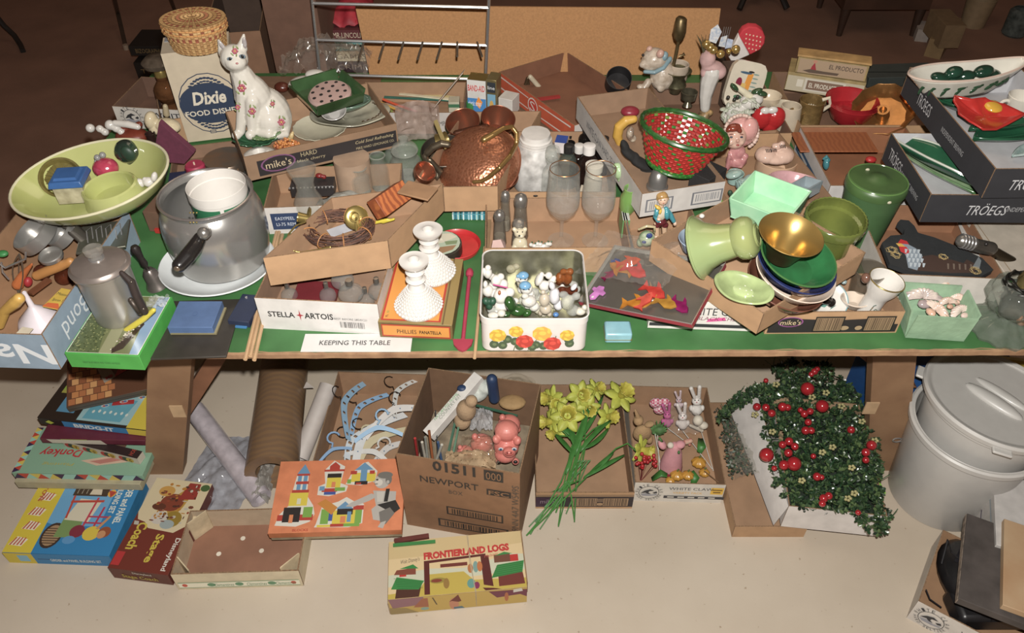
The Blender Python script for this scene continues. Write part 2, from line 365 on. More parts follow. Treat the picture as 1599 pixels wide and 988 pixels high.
prints(t_picks.root, t_picks.fo(.68,.28), FX, FZ, .165,.012, [('35353a', rc(0,0,1,1))]+[('c9c3b8', rc(.06+.17*i, .3,.17+.17*i, .7)) for i in range(5)], 'printed_band')
prints(t_picks.root, t_picks.fo(.92,.66), FX, FZ, .034,.03, [('d9ac2c', rc(0,0,1,1)),('7a5c1c', rc(.1,.55,.9,.75)),('7a5c1c', rc(.2,.2,.8,.4))], 'yellow_badge')
t_flat = tray('kraft_carton', 'flat brown carton lying under the bag of greenery left of holly tray', (1148,822),(1262,822),(1118,628),z=.05,h=.05)
t_holly = tray('garland_tray', 'white coated carton heaped with holly garland and red berries', (1232,790),(1386,806),(1182,616),z=.15,h=.092,out='cfc9c4', ins='a98a68')
t_case = tray('tall_carton', 'tall brown carton printed NEWPORT full of pig toys and craft packets', (618,708),(812,740),(664,573),z=.313,h=.313,out='8a6444', ins='75563c')
r_ = t_case.root; f_ = t_case.fo
text(r_, '01511', f_(.47,.93), FX, FZ, .108,.040, '2f2a26', bold=.03); prints(r_, f_(.79,.92), FX, FZ, .048,.042, [('2f2a26', rc(0,0,1,1))], 'number_block'); text(r_, '000', f_(.79,.92)+V((0,-.001,0)), FX, FZ, .038,.030, '8a6444')
text(r_, 'NEWPORT', f_(.42,.73), FX, FZ, .15,.026, '2f2a26', bold=.01); text(r_, 'BOX', f_(.47,.61), FX, FZ, .036,.016, '4a4038')
prints(r_, f_(.83,.70), FX, FZ, .062,.025, [('2f2a26', rc(0,0,1,1))], 'mark_block'); text(r_, 'FSC', f_(.83,.70)+V((0,-.001,0)), FX, FZ, .052,.018, '8a6444', bold=.02)
for zz, ww, uu in ((.34,.15,.62),(.14,.19,.60)):
    prints(r_, f_(uu, zz), FX, FZ, ww, .036, [('2f2a26', rc(0,0,1,1)),('8a6444', rc(.03,.12,.97,.88))], 'barcode_frame'); bars(r_, f_(uu, zz)+V((0,-.0008,0)), FX, FZ, ww*.86,.024,34, '2f2a26', None, int(zz*100))
text(r_, '9NN 4A7 W549S', f_(.965,.52), FZ, (-1,0,0),.20,.018, '4b4138')
t_hang = tray('kraft_carton', 'shallow brown carton of baby clothes hangers behind the orange block set box', (486,728),(640,734),(538,580),z=.10,h=.10)
# clementine crate
t_crate = tray('fruit_crate', 'small white wooden clementine crate with punched brown bottom', (266,897),(466,891),(288,797),z=.075,h=.075,out='cdbf9f', ins='bba588', t=.004,cat='crate', base='8a5f47')
for i, (u, v) in enumerate([(.22,.18),(.25,.52),(.42,.76),(.58,.2),(.60,.55),(.8,.8),(.88,.3)]):
    mb = MB(); mb.lathe([(0,0),(.0065,0),(.0065,.0006),(0,.0006)], 12,M=T((u-.5)*t_crate.L, (v-.5)*t_crate.D, .0042)); mb.build('vent_hole', m('d5cbb8', .8), t_crate.root)
for sx, sy in ((-1,-1),(1,-1),(1,1),(-1,1)):
    X = t_crate.L/2; Y = t_crate.D/2; c = .045; mb = MB(); mb.prism([(sx*(X-.004), sy*(Y-c)),(sx*(X-.008), sy*(Y-c)),(sx*(X-c), sy*(Y-.008)),(sx*(X-c), sy*(Y-.004))][::(1 if sx*sy > 0 else -1)], .005,.082); mb.build('corner_post', m('c9b590', .7,var=.2), t_crate.root)
prints(t_crate.root, t_crate.fo(.5,.30), FX, FZ, t_crate.L*.96,.026, [('e0dcc4', rc(0,0,1,1)),('5d8a66', rc(0,.9,1,1)),('5d8a66', rc(0,0,1,.08))]+[('5d8a66', el(x, .5,.035,.32)) for x in (.27,.50,.77)]+[('c0503c', el(.05,.5,.022,.28)),('c0503c', el(.95,.5,.022,.28))], 'printed_band')
for u in (.38,.64,.87): text(t_crate.root, 'Clementines', t_crate.fo(u, .30)+V((0,-.001,0)), FX, FZ, .05,.013, '4d7a56', shear=.3)
t_corner = tray('drinks_tray', 'white sided carton holding a black bag and boards at bottom right corner', (1434,938),(1640,1046),(1461,821),z=.085,h=.085,out='c6bfb6', ins='96714f')
wc_logo(t_corner.root, t_corner.fo(.155,.48), FX, FZ, .082)
text(t_corner.root, 'WHITE CLAW', t_corner.fo(.62,.6), FX, FZ, .14,.016, '3a3a3e')
# --- table cartons, front
t_bond = tray('utensil_carton', 'grey blue printed carton full of kitchen tools at left end of table', (-130,517),(65,523),D=(226,326),skew=False, z=.825,h=.095,out='8295a6', ins='9c7552')
text(t_bond.root, 'Na', t_bond.fo(.76,.45),(-1,0,0),(0,0,-1),.12,.055, 'cfd4d8', bold=.02)
text(t_bond.root, 'nic Bond', t_bond.ro(.34,.5),(0,-1,0),(0,0,-1),.17,.042, 'cfd4d8', bold=.0)
mb = MB(); mb.box(-t_bond.L/2,0,0, t_bond.L/2,.17,.003,M=T(0, t_bond.D/2, t_bond.h) @ RX(-3)); mb.build('flap', m('9c7048', .8), t_bond.root)
t_stella = tray('bulb_carton', 'white front carton with red star print holding clear glass bulbs', (397,465),(589,475),(423,392),z=.815,h=.085,out='d0ccc8', ins='8c6d55')
q = t_stella; text(q.root, 'STELLA', q.fo(.19,.52), FX, FZ, .056,.015, '1d1b1b', bold=.02); text(q.root, 'ARTOIS', q.fo(.50,.52), FX, FZ, .060,.016, '1d1b1b', bold=.02)
prints(q.root, q.fo(.345,.52), FX, FZ, .016,.03, [('a32b35', [(.5,0),(.6,.42),(1,.5),(.6,.58),(.5,1),(.4,.58),(0,.5),(.4,.42)])], 'star')
text(q.root, 'BEST BEFORE 28DEC21', q.fo(.76,.47), FX, FZ, .068,.005, '3a3838'); bars(q.root, q.fo(.77,.28), FX, FZ, .055,.018,26, '3d3b3a', None, 9)
t_jars = tray('jar_carton', 'kraft carton with white printed corner holding clear jars behind the brass tray', (411,325),(625,316),(434,262),z=.805,h=.075,out='c7c1bb')
prints(t_jars.root, t_jars.fo(.14,.48), FX, FZ, .065,.046, [('27395c', rc(0,0,1,1))], 'blue_panel'); text(t_jars.root, 'EASYPEEL', t_jars.fo(.14,.6)+V((0,-.001,0)), FX, FZ, .045,.009, 'c7cdd8'); text(t_jars.root, 'LI-75 REM', t_jars.fo(.14,.38)+V((0,-.001,0)), FX, FZ, .045,.009, 'c7cdd8')
t_brass = tray('kraft_tray', 'plain brown tray with twig wreath and brass candle holders on top of the bulb carton', (411,403),(605,376),D=(692,286),z=.890,h=.072)
t_cat = tray('display_tray', 'brown tray with black printed side holding the white china cat and pottery', (380,246),(619,193),(334,178),z=.872,h=.066,out='8f7054')
q = t_cat; prints(q.root, q.fo(.53,.42), FX, FZ, q.L*.92,.042, [('262021', rc(0,0,1,1))], 'printed_band')
prints(q.root, q.fo(.20,.5)+V((0,-.001,0)), FX, FZ, .085,.044, [('7a4a72', el(.5,.5,.5,.5)),('262021', el(.5,.5,.45,.43))], 'emblem'); text(q.root, "mike's", q.fo(.20,.5)+V((0,-.002,0)), FX, FZ, .062,.02, 'c3b08e')
text(q.root, 'HARD', q.fo(.40,.62)+V((0,-.001,0)), FX, FZ, .04,.012, 'a99a76'); text(q.root, 'black cherry', q.fo(.41,.36)+V((0,-.001,0)), FX, FZ, .07,.01, 'a99a76')
text(q.root, 'Cold Soul Refreshing', q.fo(.84,.58)+V((0,-.001,0)), FX, FZ, .10,.011, 'b3a37c', shear=.3); text(q.root, 'MIKE HARD LEMONADE CO.', q.fo(.84,.35)+V((0,-.001,0)), FX, FZ, .10,.007, 'a99a76')
t_back = tray('drinks_tray', 'low white edged carton at back left holding a glass lamp', (175,166),(330,175),(229,120),z=.80,h=.065,out='c3bdb4', ins='6d4f3e')
wc_logo(t_back.root, t_back.fo(.17,.52), FX, FZ, .07); text(t_back.root, 'WHITE', t_back.fo(.55,.7), FX, FZ, .10,.016, '33333a', bold=.01)
t_copper = tray('kraft_tray', 'brown tray heaped with copper pans and hammered copper kettle', (640,293),(777,291),D=(845,173),z=.85,h=.068)
t_beer = tray('beer_tray', 'open carton with orange striped side printed BEER IS at the back middle', (779,112),(897,196),(882,79),z=.80,h=.062,out='c2522e', ins='7f5238')
q = t_beer
for zz, ww in ((.8,.25),(.25,.3)): prints(q.root, q.fo(.22, zz), FX, FZ, q.L*.40,.008, [('d6cdc4', [(0,.3),(1,0),(1,.35),(0,.9)])], 'white_stripe'); prints(q.root, q.fo(.76, zz), FX, FZ, q.L*.40,.008, [('d6cdc4', [(0,0),(1,.3),(1,.9),(0,.35)])], 'white_stripe')
prints(q.root, q.fo(.48,.5), FX, FZ, .05,.05, [('d6cdc4', el(.5,.5,.5,.5)),('c23a2a', el(.5,.5,.42,.42))], 'emblem'); text(q.root, 'S', q.fo(.48,.5)+V((0,-.001,0)), FX, FZ, .025,.03, 'd6cdc4')
X = q.L/2; Y = q.D/2
prints(q.root, q.ro(.5,.5)-V((0,0,0)), FY, FZ, q.D, q.h, [('c9c1ba', rc(0,0,1,1))], 'white_side'); text(q.root, 'BEER IS', q.ro(.19,.28)+V((.001,0,0)), FY, FZ, .085,.017, 'a0322c', bold=.01)
for i in range(9):
    for j in (0,1): prints(q.root, q.ro(.05+.11*i+.05*j, .6+.2*j)+V((.001,0,0)), FY, FZ, .008,.008, [('b53a34', [(.5,0),(1,.5),(.5,1),(0,.5)])], 'small_mark')
t_bask = tray('drinks_tray', 'grey white carton holding red green basket and silver egg cup', (1003,303),(1133,283),(937,146),z=.89,h=.062,out='bdb8b2', ins='94755a')
q = t_bask; prints(q.root, q.fo(.22,.45), FX, FZ, .065,.034, ring(.5,.5,.5,.5,.08, '77787c')[:0]+[('6c6d72', rc(0,0,1,1)),('bdb8b2', rc(.06,.1,.94,.9))], 'barcode_frame'); bars(q.root, q.fo(.22,.45)+V((0,-.001,0)), FX, FZ, .05,.024,20, '7c7d80', None, 5)
prints(q.root, q.fo(.80,.45), FX, FZ, .075,.034, [('6c6d72', rc(0,0,1,1)),('bdb8b2', rc(.06,.1,.94,.9))], 'barcode_frame'); bars(q.root, q.fo(.80,.48)+V((0,-.001,0)), FX, FZ, .06,.02,22, '7c7d80', None, 6)
text(q.root, 'WHITE CLAW HARD SELTZER', q.lo(.45,.5), NY, FZ, .24,.02, '5a5a60')
t_glass = tray('kraft_tray', 'brown carton with two wine glasses and shakers behind the rose tin', (757,388),(985,386),(778,309),z=.80,h=.07)
t_bott = tray('bottle_carton', 'brown carton of medicine bottles and plastic jug behind the wine glasses', (786,300),(962,300),(812,205),z=.80,h=.07)
t_boy = tray('figurine_tray', 'white edged carton with the china boy figurine and small teapot', (992,394),(1105,390),(972,322),z=.80,h=.07,out='b9b4ae')
t_cherry = tray('drinks_tray', 'white tray printed BLACK under the corner of the pottery tray', (1018,468),(1197,474),(1012,430),z=.81,h=.078,out='d0ccc6')
q = t_cherry; text(q.root, 'WHITE CLAW', q.fo(.60,.66), FX, FZ, .145,.020, '2b2b2e'); text(q.root, 'BLACK CHERRY', q.fo(.66,.42), FX, FZ, .11,.010, '7b3a50', shear=.2); prints(q.root, q.fo(.5,.16), FX, FZ, q.L*.98,.009, [('2b2b2e', rc(0,0,1,1))], 'printed_band')
prints(q.root, q.fo(.60,.36)+V((0,.0003,0)), FX, FZ, .04,.018, [('cf4f8e', [(0,.2),(1,.5),(.9,1),(.1,.7)])], 'pink_splash')
t_mik2 = tray('drinks_tray', 'brown carton with black barcode band holding painted china at the table front', (1203,488),(1414,486),(1196,428),z=.79,h=.06)
q = t_mik2; prints(q.root, q.fo(.5,.40), FX, FZ, q.L*.97,.040, [('262021', [(0,0),(1,0),(1,.55),(.97,.55),(.96,1),(.5,.85),(.18,.98),(0,.8)])], 'printed_band');
prints(q.root, q.fo(.17,.58)+V((0,-.001,0)), FX, FZ, .052,.028, [('8e4a86', el(.5,.5,.5,.5)),('262021', el(.5,.5,.45,.42))], 'emblem'); text(q.root, "mike's", q.fo(.17,.58)+V((0,-.002,0)), FX, FZ, .042,.014, 'cdb78e')
bars(q.root, q.fo(.46,.46)+V((0,-.001,0)), FX, FZ, .055,.036,18, '5a4634', '8e7456', 7,frame='15110f'); bars(q.root, q.fo(.84,.46)+V((0,-.001,0)), FX, FZ, .055,.036,18, '5a4634', '8e7456', 8,frame='15110f')
prints(q.root, q.fo(.64,.28)+V((0,-.001,0)), FX, FZ, .05,.012, [('a38a68', el(.2,.5,.2,.5)),('a38a68', el(.8,.5,.15,.5))], 'small_print')
t_baby = tray('kraft_tray', 'brown carton with the pink bonnet baby planter and pale dishes', (1150,335),(1308,318),(1110,212),z=.80,h=.07)
t_far = tray('print_edge_carton', 'brown carton with blue printed white edge right of the baby planter', (1297,290),(1480,290),(1240,198),z=.81,h=.08,out='b9b5b2', ins='96603c')
prints(t_far.root, t_far.lo(.5,.45), NY, FZ, t_far.D*.9,.03, [('34506e', rc(0,0,1,.8)),('b9b5b2', rc(.1,.25,.4,.5)),('b9b5b2', rc(.5,.25,.9,.5))], 'printed_band')
t_roost = tray('print_edge_carton', 'brown carton with white edge holding the black hen board at right', (1385,428),(1572,436),(1310,316),z=.805,h=.075,out='c3bdb4', ins='8a5f40')
t_tr1 = tray('leaf_dish_tray', 'lower black carton lettered white holding green leaf dishes at right', (1454,304),(1690,306),(1376,207),z=.935,h=.07,out='26262b', ins='b5b5b8')
t_tr2 = tray('leaf_dish_tray', 'upper black carton lettered white with red and green leaf dishes at far right', (1555,264),(1760,262),(1411,105),z=1.01,h=.07,out='26262b', ins='b5b5b8')
for q, s1, u in ((t_tr1,1,.18),(t_tr2,1,.25)):
    text(q.root, 'TRÖEGS', q.fo(.42 if q is t_tr1 else .33,.5), FX, FZ, .085,.030, 'b8b8ba', shear=.25); text(q.root, 'INDEPENDENT BREWING', q.fo(.74 if q is t_tr1 else .75,.5), FX, FZ, .12,.011, '9a9a9c')
    text(q.root, 'TRÖEGS', q.lo(.27,.55), NY, FZ, .075,.034, 'b8b8ba'); text(q.root, 'INDEPENDENT BREWING', q.lo(.62,.45), NY, FZ, .11,.012, '9a9a9c')
t_pot = tray('pottery_tray', 'plain brown tray stacked with green and blue pottery set cornerwise', (1018,374),(1192,490),D=(1352,394),z=.895,zB=.865,zC=.905,h=.068)

t_rear1 = tray('kraft_carton', 'brown carton under the white leg vase and china flowers', (1045,212),(1238,208),(1040,130),z=.80,h=.07,ins='7a5a44')
t_rear2 = tray('kraft_carton', 'brown carton under the cigar boxes and red bowls', (1250,196),(1560,196),(1222,112),z=.80,h=.07,ins='7a5a44')
t_rear3 = tray('kraft_carton', 'dark brown carton under the brown wooden basket lid at back left', (250,190),(350,172),(262,128),z=.80,h=.07,ins='6a4a38')

mb = MB(); a, b, c, d, e = W(1184,622,.15), W(1231,790,.15), W(1208,819,.055), W(1139,636,.075), W(1152,612,.12)
fl_ = [a, e, d, c, b]; inv = t_holly.root.matrix_world.inverted(); up_ = [inv @ p for p in fl_]; dn_ = [inv @ (p-V((0,0,.003))) for p in fl_]
mb.add(up_+dn_, [tuple(range(5)), tuple(range(9,4,-1))]+[(i, i+5,(i+1) % 5+5,(i+1) % 5) for i in range(5)]); mb.build('folded_flap', m('cfc9c4', .75,bump=.15,bsc=60,var=.08), t_holly.root)
for n_, a in (('wall_back', (-5,9,0,5,9.1,2.9)),('wall_left', (-5.1,-1,0,-5,9,2.9)),('wall_right', (5,-1,0,5.1,9,2.9))): mb = MB(); mb.box(*a); tag(mb.build(n_, m('8a7c6c', .9)),kind='structure')

for A, B, C, lb in (((290,214),(572,214),(318,119), 'flat brown cardboard lying on the table under the cat tray'),((700,220),(1050,220),(722,126), 'flat brown cardboard on the table under orange striped box')):
    a, b, c = W(*A, .7325), W(*B, .7325), W(*C, .7325); mb = MB(); mb.box(0,0,-.002, b.x-a.x, c.y-a.y, 0); o = mb.build('cardboard_base', m('7a5c44', .85,var=.1)); o.location = a; tag(o, lb, 'cardboard')
# ================================================================ helpers placed by reading the photograph
def vp(px, py, Y):                  # point seen at (px,py) on the upright plane at distance Y
    d = ray(px, py); t = Y/d.y; return V((d.x*t, Y, CZ+d.z*t))
def cer(c, var=.06, c2=None, sc=30,r=.16): return m(c, r, coat=.35,var=var, c2=c2,sc=sc)
CHROME = m('b8b8b8', .22,1.0,var=.05); ALU = m('b4b2ae', .33,1.0,var=.08,sc=14); BRASS = m('b09a55', .26,1.0,var=.12); COPPER = m('c47a4c', .24,1.0,var=.15,sc=18)
OLDB = m('7d6a45', .4,1.0,var=.3,sc=50); BLK = m('1d1a19', .35,var=.1); WHITE = cer('cfcbc4'); CLEAR = glass('f4f6f2', .05)
def LT(name, label, cat, px, pb, z0, pt, r, prof, mat, M=None, t=0,n=36,group=None, top=True, parent=None, flute=0,amp=0,sx=1,sy=1,dz=0, **k):
    px = 799.5+(px-799.5)*(1828-pb)/(1828-(pb+pt)/2)
    P = W(px, pb, z0); H = HZ(pt, P.y)-z0; s = r/PPM(P+V((0,0, H/2)))
    pr = [(a*s, b*H) for a, b in prof]
    if t: pr = shell(pr, t)
    mb = MB(); mb.lathe(pr, n, flute=flute, amp=amp, sx=sx, sy=sy)
    if parent is not None: o = mb.build(name, mat, parent, **k); return o, s, H
    o = solo(mb, name, label, cat, mat, P, M, group, **k); return o, s, H
def part(o, name, mat, fn, **k):
    mb = MB(); fn(mb); return mb.build(name, mat, o, **k)
class Fig:                          # a figure laid out in picture units on an upright plane through its base point
    def __init__(s, px, pb, z0): s.P = W(px, pb, z0); s.k = 1/PPM(s.P+V((0,0,.04))); s.pc = []; s.mb = MB()
    def at(s, px, py, dy=0): return vp(px, py, s.P.y+dy*s.k)-s.P
    def e(s, px, py, rx, ry=None, dy=0,rd=None, rot=0,mi=0,n=16,to=None):
        ry = rx if ry is None else ry; rd = (rx+ry)/2 if rd is None else rd; k = s.k; mb = to or MB()
        mb.ell((0,0,0),(rx*k, rd*k, ry*k), mi, T(*s.at(px, py, dy)) @ RY(rot),n=n, k=10)
        if to is None: s.pc.append(mb)
        return s
    def t(s, pts, mi=0,n=10):      # (px,py,r[,dy])
        mb = MB(); mb.tube([s.at(p[0], p[1], p[3] if len(p) > 3 else 0) for p in pts], [p[2]*s.k for p in pts], n, mi)
        for p in (pts[0], pts[-1]): s.e(p[0], p[1], p[2]*.99,dy=p[3] if len(p) > 3 else 0,mi=mi, n=10,to=mb)
        s.pc.append(mb); return s
    def done(s, name, mat, label=None, cat=None, parent=None, vox=0,group=None, smooth=1):
        if parent is not None and not vox:          # eyes, beads, petals: each a part of its own
            for p in s.pc: o = p.build(name, mat, parent, ang=180)
            s.pc = []; return o
        mb = MB()
        for p in s.pc: mb.add(p.v, p.f)
        s.pc = []; o = mb.build(name, mat, parent, ang=180)
        if not vox: vox = .0022
        if parent is None: o.location = s.P; tag(o, label, cat, group)
        q = o.modifiers.new('r', 'REMESH'); q.mode = 'VOXEL'; q.voxel_size = vox; q.use_smooth_shade = True
        if smooth: c = o.modifiers.new('c', 'SMOOTH'); c.factor = .6; c.iterations = smooth*3
        return o
def slab(name, label, cat, A, B, C=None, D=None, z=.8,h=.05,mat=None, zB=None, zC=None, bev=.001,group=None, tmat=None, parent=None):
    a = W(*A, z); b = W(*B, z if zB is None else zB)
    c = W(*C, z if zC is None else zC) if C else a+(W(*D, z if zC is None else zC)-b)
    ex = (b-a).normalized(); n = ex.cross(c-a).normalized(); ey = n.cross(ex)
    q = Tray(); q.L = (b-a).length; q.D = (c-a).dot(ey); q.h = h; org = a+ex*q.L/2+ey*q.D/2-n*h
    q.M = Matrix(((ex.x, ey.x, n.x, org.x),(ex.y, ey.y, n.y, org.y),(ex.z, ey.z, n.z, org.z),(0,0,0,1)))
    mb = MB(); mb.box(-q.L/2,-q.D/2,0, q.L/2, q.D/2, h)
    ms = [mat, tmat] if tmat else mat
    if tmat: mb.mi[1] = 1
    q.root = mb.build(name, ms, None, bev=bev if not tmat else 0); q.root.matrix_world = q.M; tag(q.root, label, cat, group)
    e = .0008; X = q.L/2; Y = q.D/2
    q.fo = lambda u, v: V(((u-.5)*q.L, -Y-e, h*v)); q.lo = lambda u, v: V((-X-e, (.5-u)*q.D, h*v)); q.ro = lambda u, v: V((X+e, (u-.5)*q.D, h*v)); q.to = lambda u, v: V(((u-.5)*q.L, (v-.5)*q.D, h+e*.5))
    return q
def top(q, shapes, name='printed_picture', r=.5,coat=0): return prints(q.root, q.to(.5,.5), FX, FY, q.L, q.D, shapes, name, r, coat)
def front(q, shapes, name='printed_band', r=.5): return prints(q.root, q.fo(.5,.5), FX, FZ, q.L, q.h, shapes, name, r)
UP = V((0,0,.0012))
# ================================================================ background on the floor
BKM = m('2a211d', .6,var=.2)
mb = MB(); mb.tube([W(0,34,.12)+V((-.1,0,.3)), W(6,40,.10), W(22,55,.05), W(32,70,.015), W(36,80,.012)], .014,8); o = solo(mb, 'chair_leg', 'black curved metal leg on the dark floor at the far left', 'chair', m('1c1614', .35))
def leg_frame(pts, r, label, name='folding_chair'):
    mb = MB(); mb.tube(pts, r, 8); return solo(mb, name, label, 'chair', m('4a3d33', .35,.6))
mb = MB(); mb.tube([W(196,72,.01), W(184,20,.10), W(174,-20,.35)], .011,8); mb.tube([W(272,14,.01), W(264,-8,.15), W(258,-30,.4)], .011,8)
o = solo(mb, 'folding_chair', 'thin brown metal folding chair legs behind the left table end', 'chair', m('5a4a3e', .35,.6)); part(o, 'foot_cap', m('94806c', .6), lambda b: b.lathe([(0,0),(.016,0),(.014,.03),(0,.03)], 12,M=T(*W(198,78,0))))
for (A, B, C, z, h, lb, tx) in [((208,98),(262,98),(226,76),.10,.09, 'lower black printed box on floor behind the woven lid basket', 'TCEN'),((200,72),(262,72),(232,46),.17,.05, 'upper black box with gold letters on floor behind woven lid basket', 'BIZOGRAPHIA')]:
    q = slab('game_box', lb, 'box', A, B, C, z=z, h=h, mat=m('17120f', .5)); text(q.root, tx, q.fo(.5,.5), FX, FZ, q.L*.7,.022, '7a6238')
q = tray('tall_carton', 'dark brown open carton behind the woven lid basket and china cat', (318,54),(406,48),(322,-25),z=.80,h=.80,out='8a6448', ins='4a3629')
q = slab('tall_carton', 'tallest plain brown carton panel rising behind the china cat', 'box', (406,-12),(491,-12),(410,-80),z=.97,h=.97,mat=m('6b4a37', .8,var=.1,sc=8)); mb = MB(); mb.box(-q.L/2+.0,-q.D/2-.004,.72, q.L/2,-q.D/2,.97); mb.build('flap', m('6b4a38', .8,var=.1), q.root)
# bench behind carrying book stack and bag
mb = MB(); mb.box(-.62,2.50,.60,.75,3.0,.64); o = solo(mb, 'bench', 'dark low bench behind the green table carrying the old game boxes', 'bench', m('33251d', .8))
part(o, 'leg', m('33251d', .8), lambda b: b.box(-.58,2.55,0,-.50,2.9,.6)); part(o, 'leg', m('33251d', .8), lambda b: b.box(.62,2.55,0,.70,2.9,.6))
zz = .64
for i, (c, tc, tx, lb) in enumerate([('3a2430', '8d8078', 'CRIME', 'purple'),('c9c2a8', '7a7260', 'GAMES', 'cream'),('4f8a8a', 'c7c6b0', 'CONCENTRATION', 'teal'),('5c2126', 'c9b9a0', 'MR LINCOLN', 'dark red')]):
    Yq = 2.56; x0_ = vp(511,50, Yq).x; x1_ = vp(575,50, Yq).x
    mb = MB(); mb.box(x0_, Yq, zz+.001, x1_+.06, Yq+.22, zz+.035); o = solo(mb, 'game_box', lb+' old game box in the stack behind the wire rack', 'box', m(c, .6)); text(o, tx, ((x0_+x1_)/2, Yq-.001, zz+.018), FX, FZ, .10,.018, tc); zz += .037
mb = MB(); mb.surf(lambda u, v: V((vp(508+60*u, 20,2.58).x, 2.58+.22*v, zz+.05*sin(pi*u)*sin(pi*v)+.02*noise.noise(V((u*4, v*4,0)))+.005)),14,10); solo(mb, 'red_cloth', 'bright red cloth lying on the old game boxes behind rack', 'cloth', m('a81c30', .6,var=.2),solid=.003)
# far furniture
mb = MB()
for a in range(5):
    t = 2*pi*a/5+.35; c = W(1180,-14,.05); mb.tube([c+V((0,0,.05)), c+V((cos(t)*.16, sin(t)*.16,.05)), c+V((cos(t)*.24, sin(t)*.24,-.03))], .018,8)
mb.tube([W(1180,-14,.10), W(1180,-14,.10)+V((0,0,.3))], .03,10); solo(mb, 'office_chair', 'dark star shaped chair foot on the floor at top centre right', 'chair', m('1e1714', .4))
Yc = W(1305,60,0).y
mb = MB(); a = vp(1312,30, Yc); b = vp(1446,30, Yc); mb.box(a.x, Yc, .16, b.x, Yc+.45,.75); o = solo(mb, 'wooden_cabinet', 'dark brown wooden cabinet on short legs in the far background', 'cabinet', m('4c3020', .5,var=.2,sc=6))
for xx in (a.x+.03, b.x-.03):
    for yy in (.03,.42): part(o, 'leg', m('3c2619', .5), lambda mb: mb.lathe([(0,0),(.015,0),(.028,.16),(0,.16)], 10,M=T(xx, Yc+yy, 0)))
mb = MB(); mb.tube([W(735,5,.3), W(735,-60,.5)], .02,8)
for (A, B, C, z, h, c, lb) in [((1452,60),(1478,66),(1462,20),.10,.10, '8a7048', 'small tan carton on the floor beside the far wooden cabinet'),((1478,40),(1510,40),(1484,14),.2,.12, '7c6444', 'pale carton stacked on the far boxes right of the cabinet'),((1434,46),(1454,48),(1438,32),.07,.07, 'a79c94', 'tiny white carton next to the far wooden cabinet')]:
    q = slab('carton', lb, 'box', A, B, C, z=z, h=h, mat=m(c, .8))
LT('waste_bin', 'tan cylindrical bin on the floor in the far right background', 'bin', 1526,40,0,-4,22, [(.8,0),(1,1)], m('8d7656', .7),t=.004)
LT('glass_jar', 'dark glass jar on the floor at the far top right', 'jar', 1590,55,0,14,18, [(.8,0),(1,.1),(1,.9),(.8,1)], glass('8a9490', .3),t=.004)
# ---------------------------------------------------------------- back edge of the table
Yb = 2.352; a = vp(553,13, Yb); b = vp(1130,18, Yb)
mb = MB(); mb.hex([(a.x+.02, Yb, TZ+.001),(b.x, Yb, TZ+.001),(b.x, Yb+.006, TZ+.001),(a.x+.02, Yb+.006, TZ+.001)], [(a.x, Yb+.02, a.z),(b.x-.005, Yb+.02, b.z),(b.x-.005, Yb+.026, b.z),(a.x, Yb+.026, a.z)])
board_ = solo(mb, 'cardboard_sheet', 'wide tan cardboard sheet standing up along the back of the table', 'board', m('b4824e', .85,var=.10,sc=180,bump=.1)); z_ = HZ(80, Yb)
part(board_, 'fold_line', m('96693c', .9), lambda mb: mb.box(a.x+.02, Yb+.009, z_, b.x-.01, Yb+.0125, z_+.0025))
# wire rack
Yr = 2.16; mb = MB(); L0 = [(487,-8),(490,10),(500,118)];
rk = thing('wire_rack', 'chrome wire display rack with prongs standing before the cardboard sheet', 'rack', vp(500,125, Yr))
o_ = vp(500,125, Yr)
def vr(px, py, dy=0): return vp(px, py, Yr+dy)-o_
for pts, r in (([vr(486,-12), vr(500,119)], .004),([vr(764,-12), vr(756,176)], .0045)): part(rk, 'post', CHROME, lambda mb: mb.tube(pts, r, 8))
for pts in ([vr(487,5), vr(762,12)], [vr(493,62), vr(761,71)], [vr(538,117), vr(758,124)]): part(rk, 'crossbar', CHROME, lambda mb: mb.tube(pts, .0042,8))
for x in (568,600,630,660,690,714,745): part(rk, 'prong', m('8d8578', .3,1), lambda mb: mb.tube([vr(x, 66), vr(x-8 if x < 700 else x+(x-714)*.25,92 if x < 700 else 88,-.09)], .0032,6))
# pencils, rulers, sticks behind the rack
def stick(name, label, p, q, w, c, z=.75, z2=None, cat='ruler', th=.003,r=None, mat=None):
    a = W(*p, z); b = W(*q, z if z2 is None else z2); mb = MB()
    if r: mb.tube([a, b], r, 8); return solo(mb, name, label, cat, mat or m(c, .5,var=.1))
    d = (b-a).normalized(); s = d.cross(V((0,0,1))).normalized()*w/2; u = V((0,0, th)); mb.hex([a-s, a+s, b+s, b-s], [a-s+u, a+s+u, b+s+u, b-s+u]); return solo(mb, name, label, cat, mat or m(c, .5,var=.1))
for i, (p, q, w_, c, lb) in enumerate([((566,138),(626,146),.028, 'b8793e', 'short brown wooden ruler in the stationery box'),((622,143),(716,154),.014, 'd8c98e', 'cream yardstick behind the stationery box front'),((600,152),(716,158),.009, '2c6a5c', 'dark green pencil strip in the stationery box'),((624,147),(716,157),.01, 'd9d0b0', 'white ruled scale in the stationery box'),((565,158),(640,170),.012, 'b9a08a', 'flat tan wooden strip in the stationery box')]):
    stick('ruler', lb, p, q, w_, c, z=.755+.003*i)
for i, (p, q, c, n_) in enumerate([((598,155),(640,172), 'd0542e', 'orange'),((604,158),(650,174), 'c94472', 'pink'),((612,160),(640,175), '4f7a3c', 'green'),((590,158),(625,174), 'cfa13a', 'yellow'),((600,163),(612,174), '7e8a40', 'olive')]):
    stick('pencil', 'thin %s pencil in the loose bundle behind the copper tray' % n_, p, q, 0, c, z=.79-.002*i, r=.0035,cat='pencil')
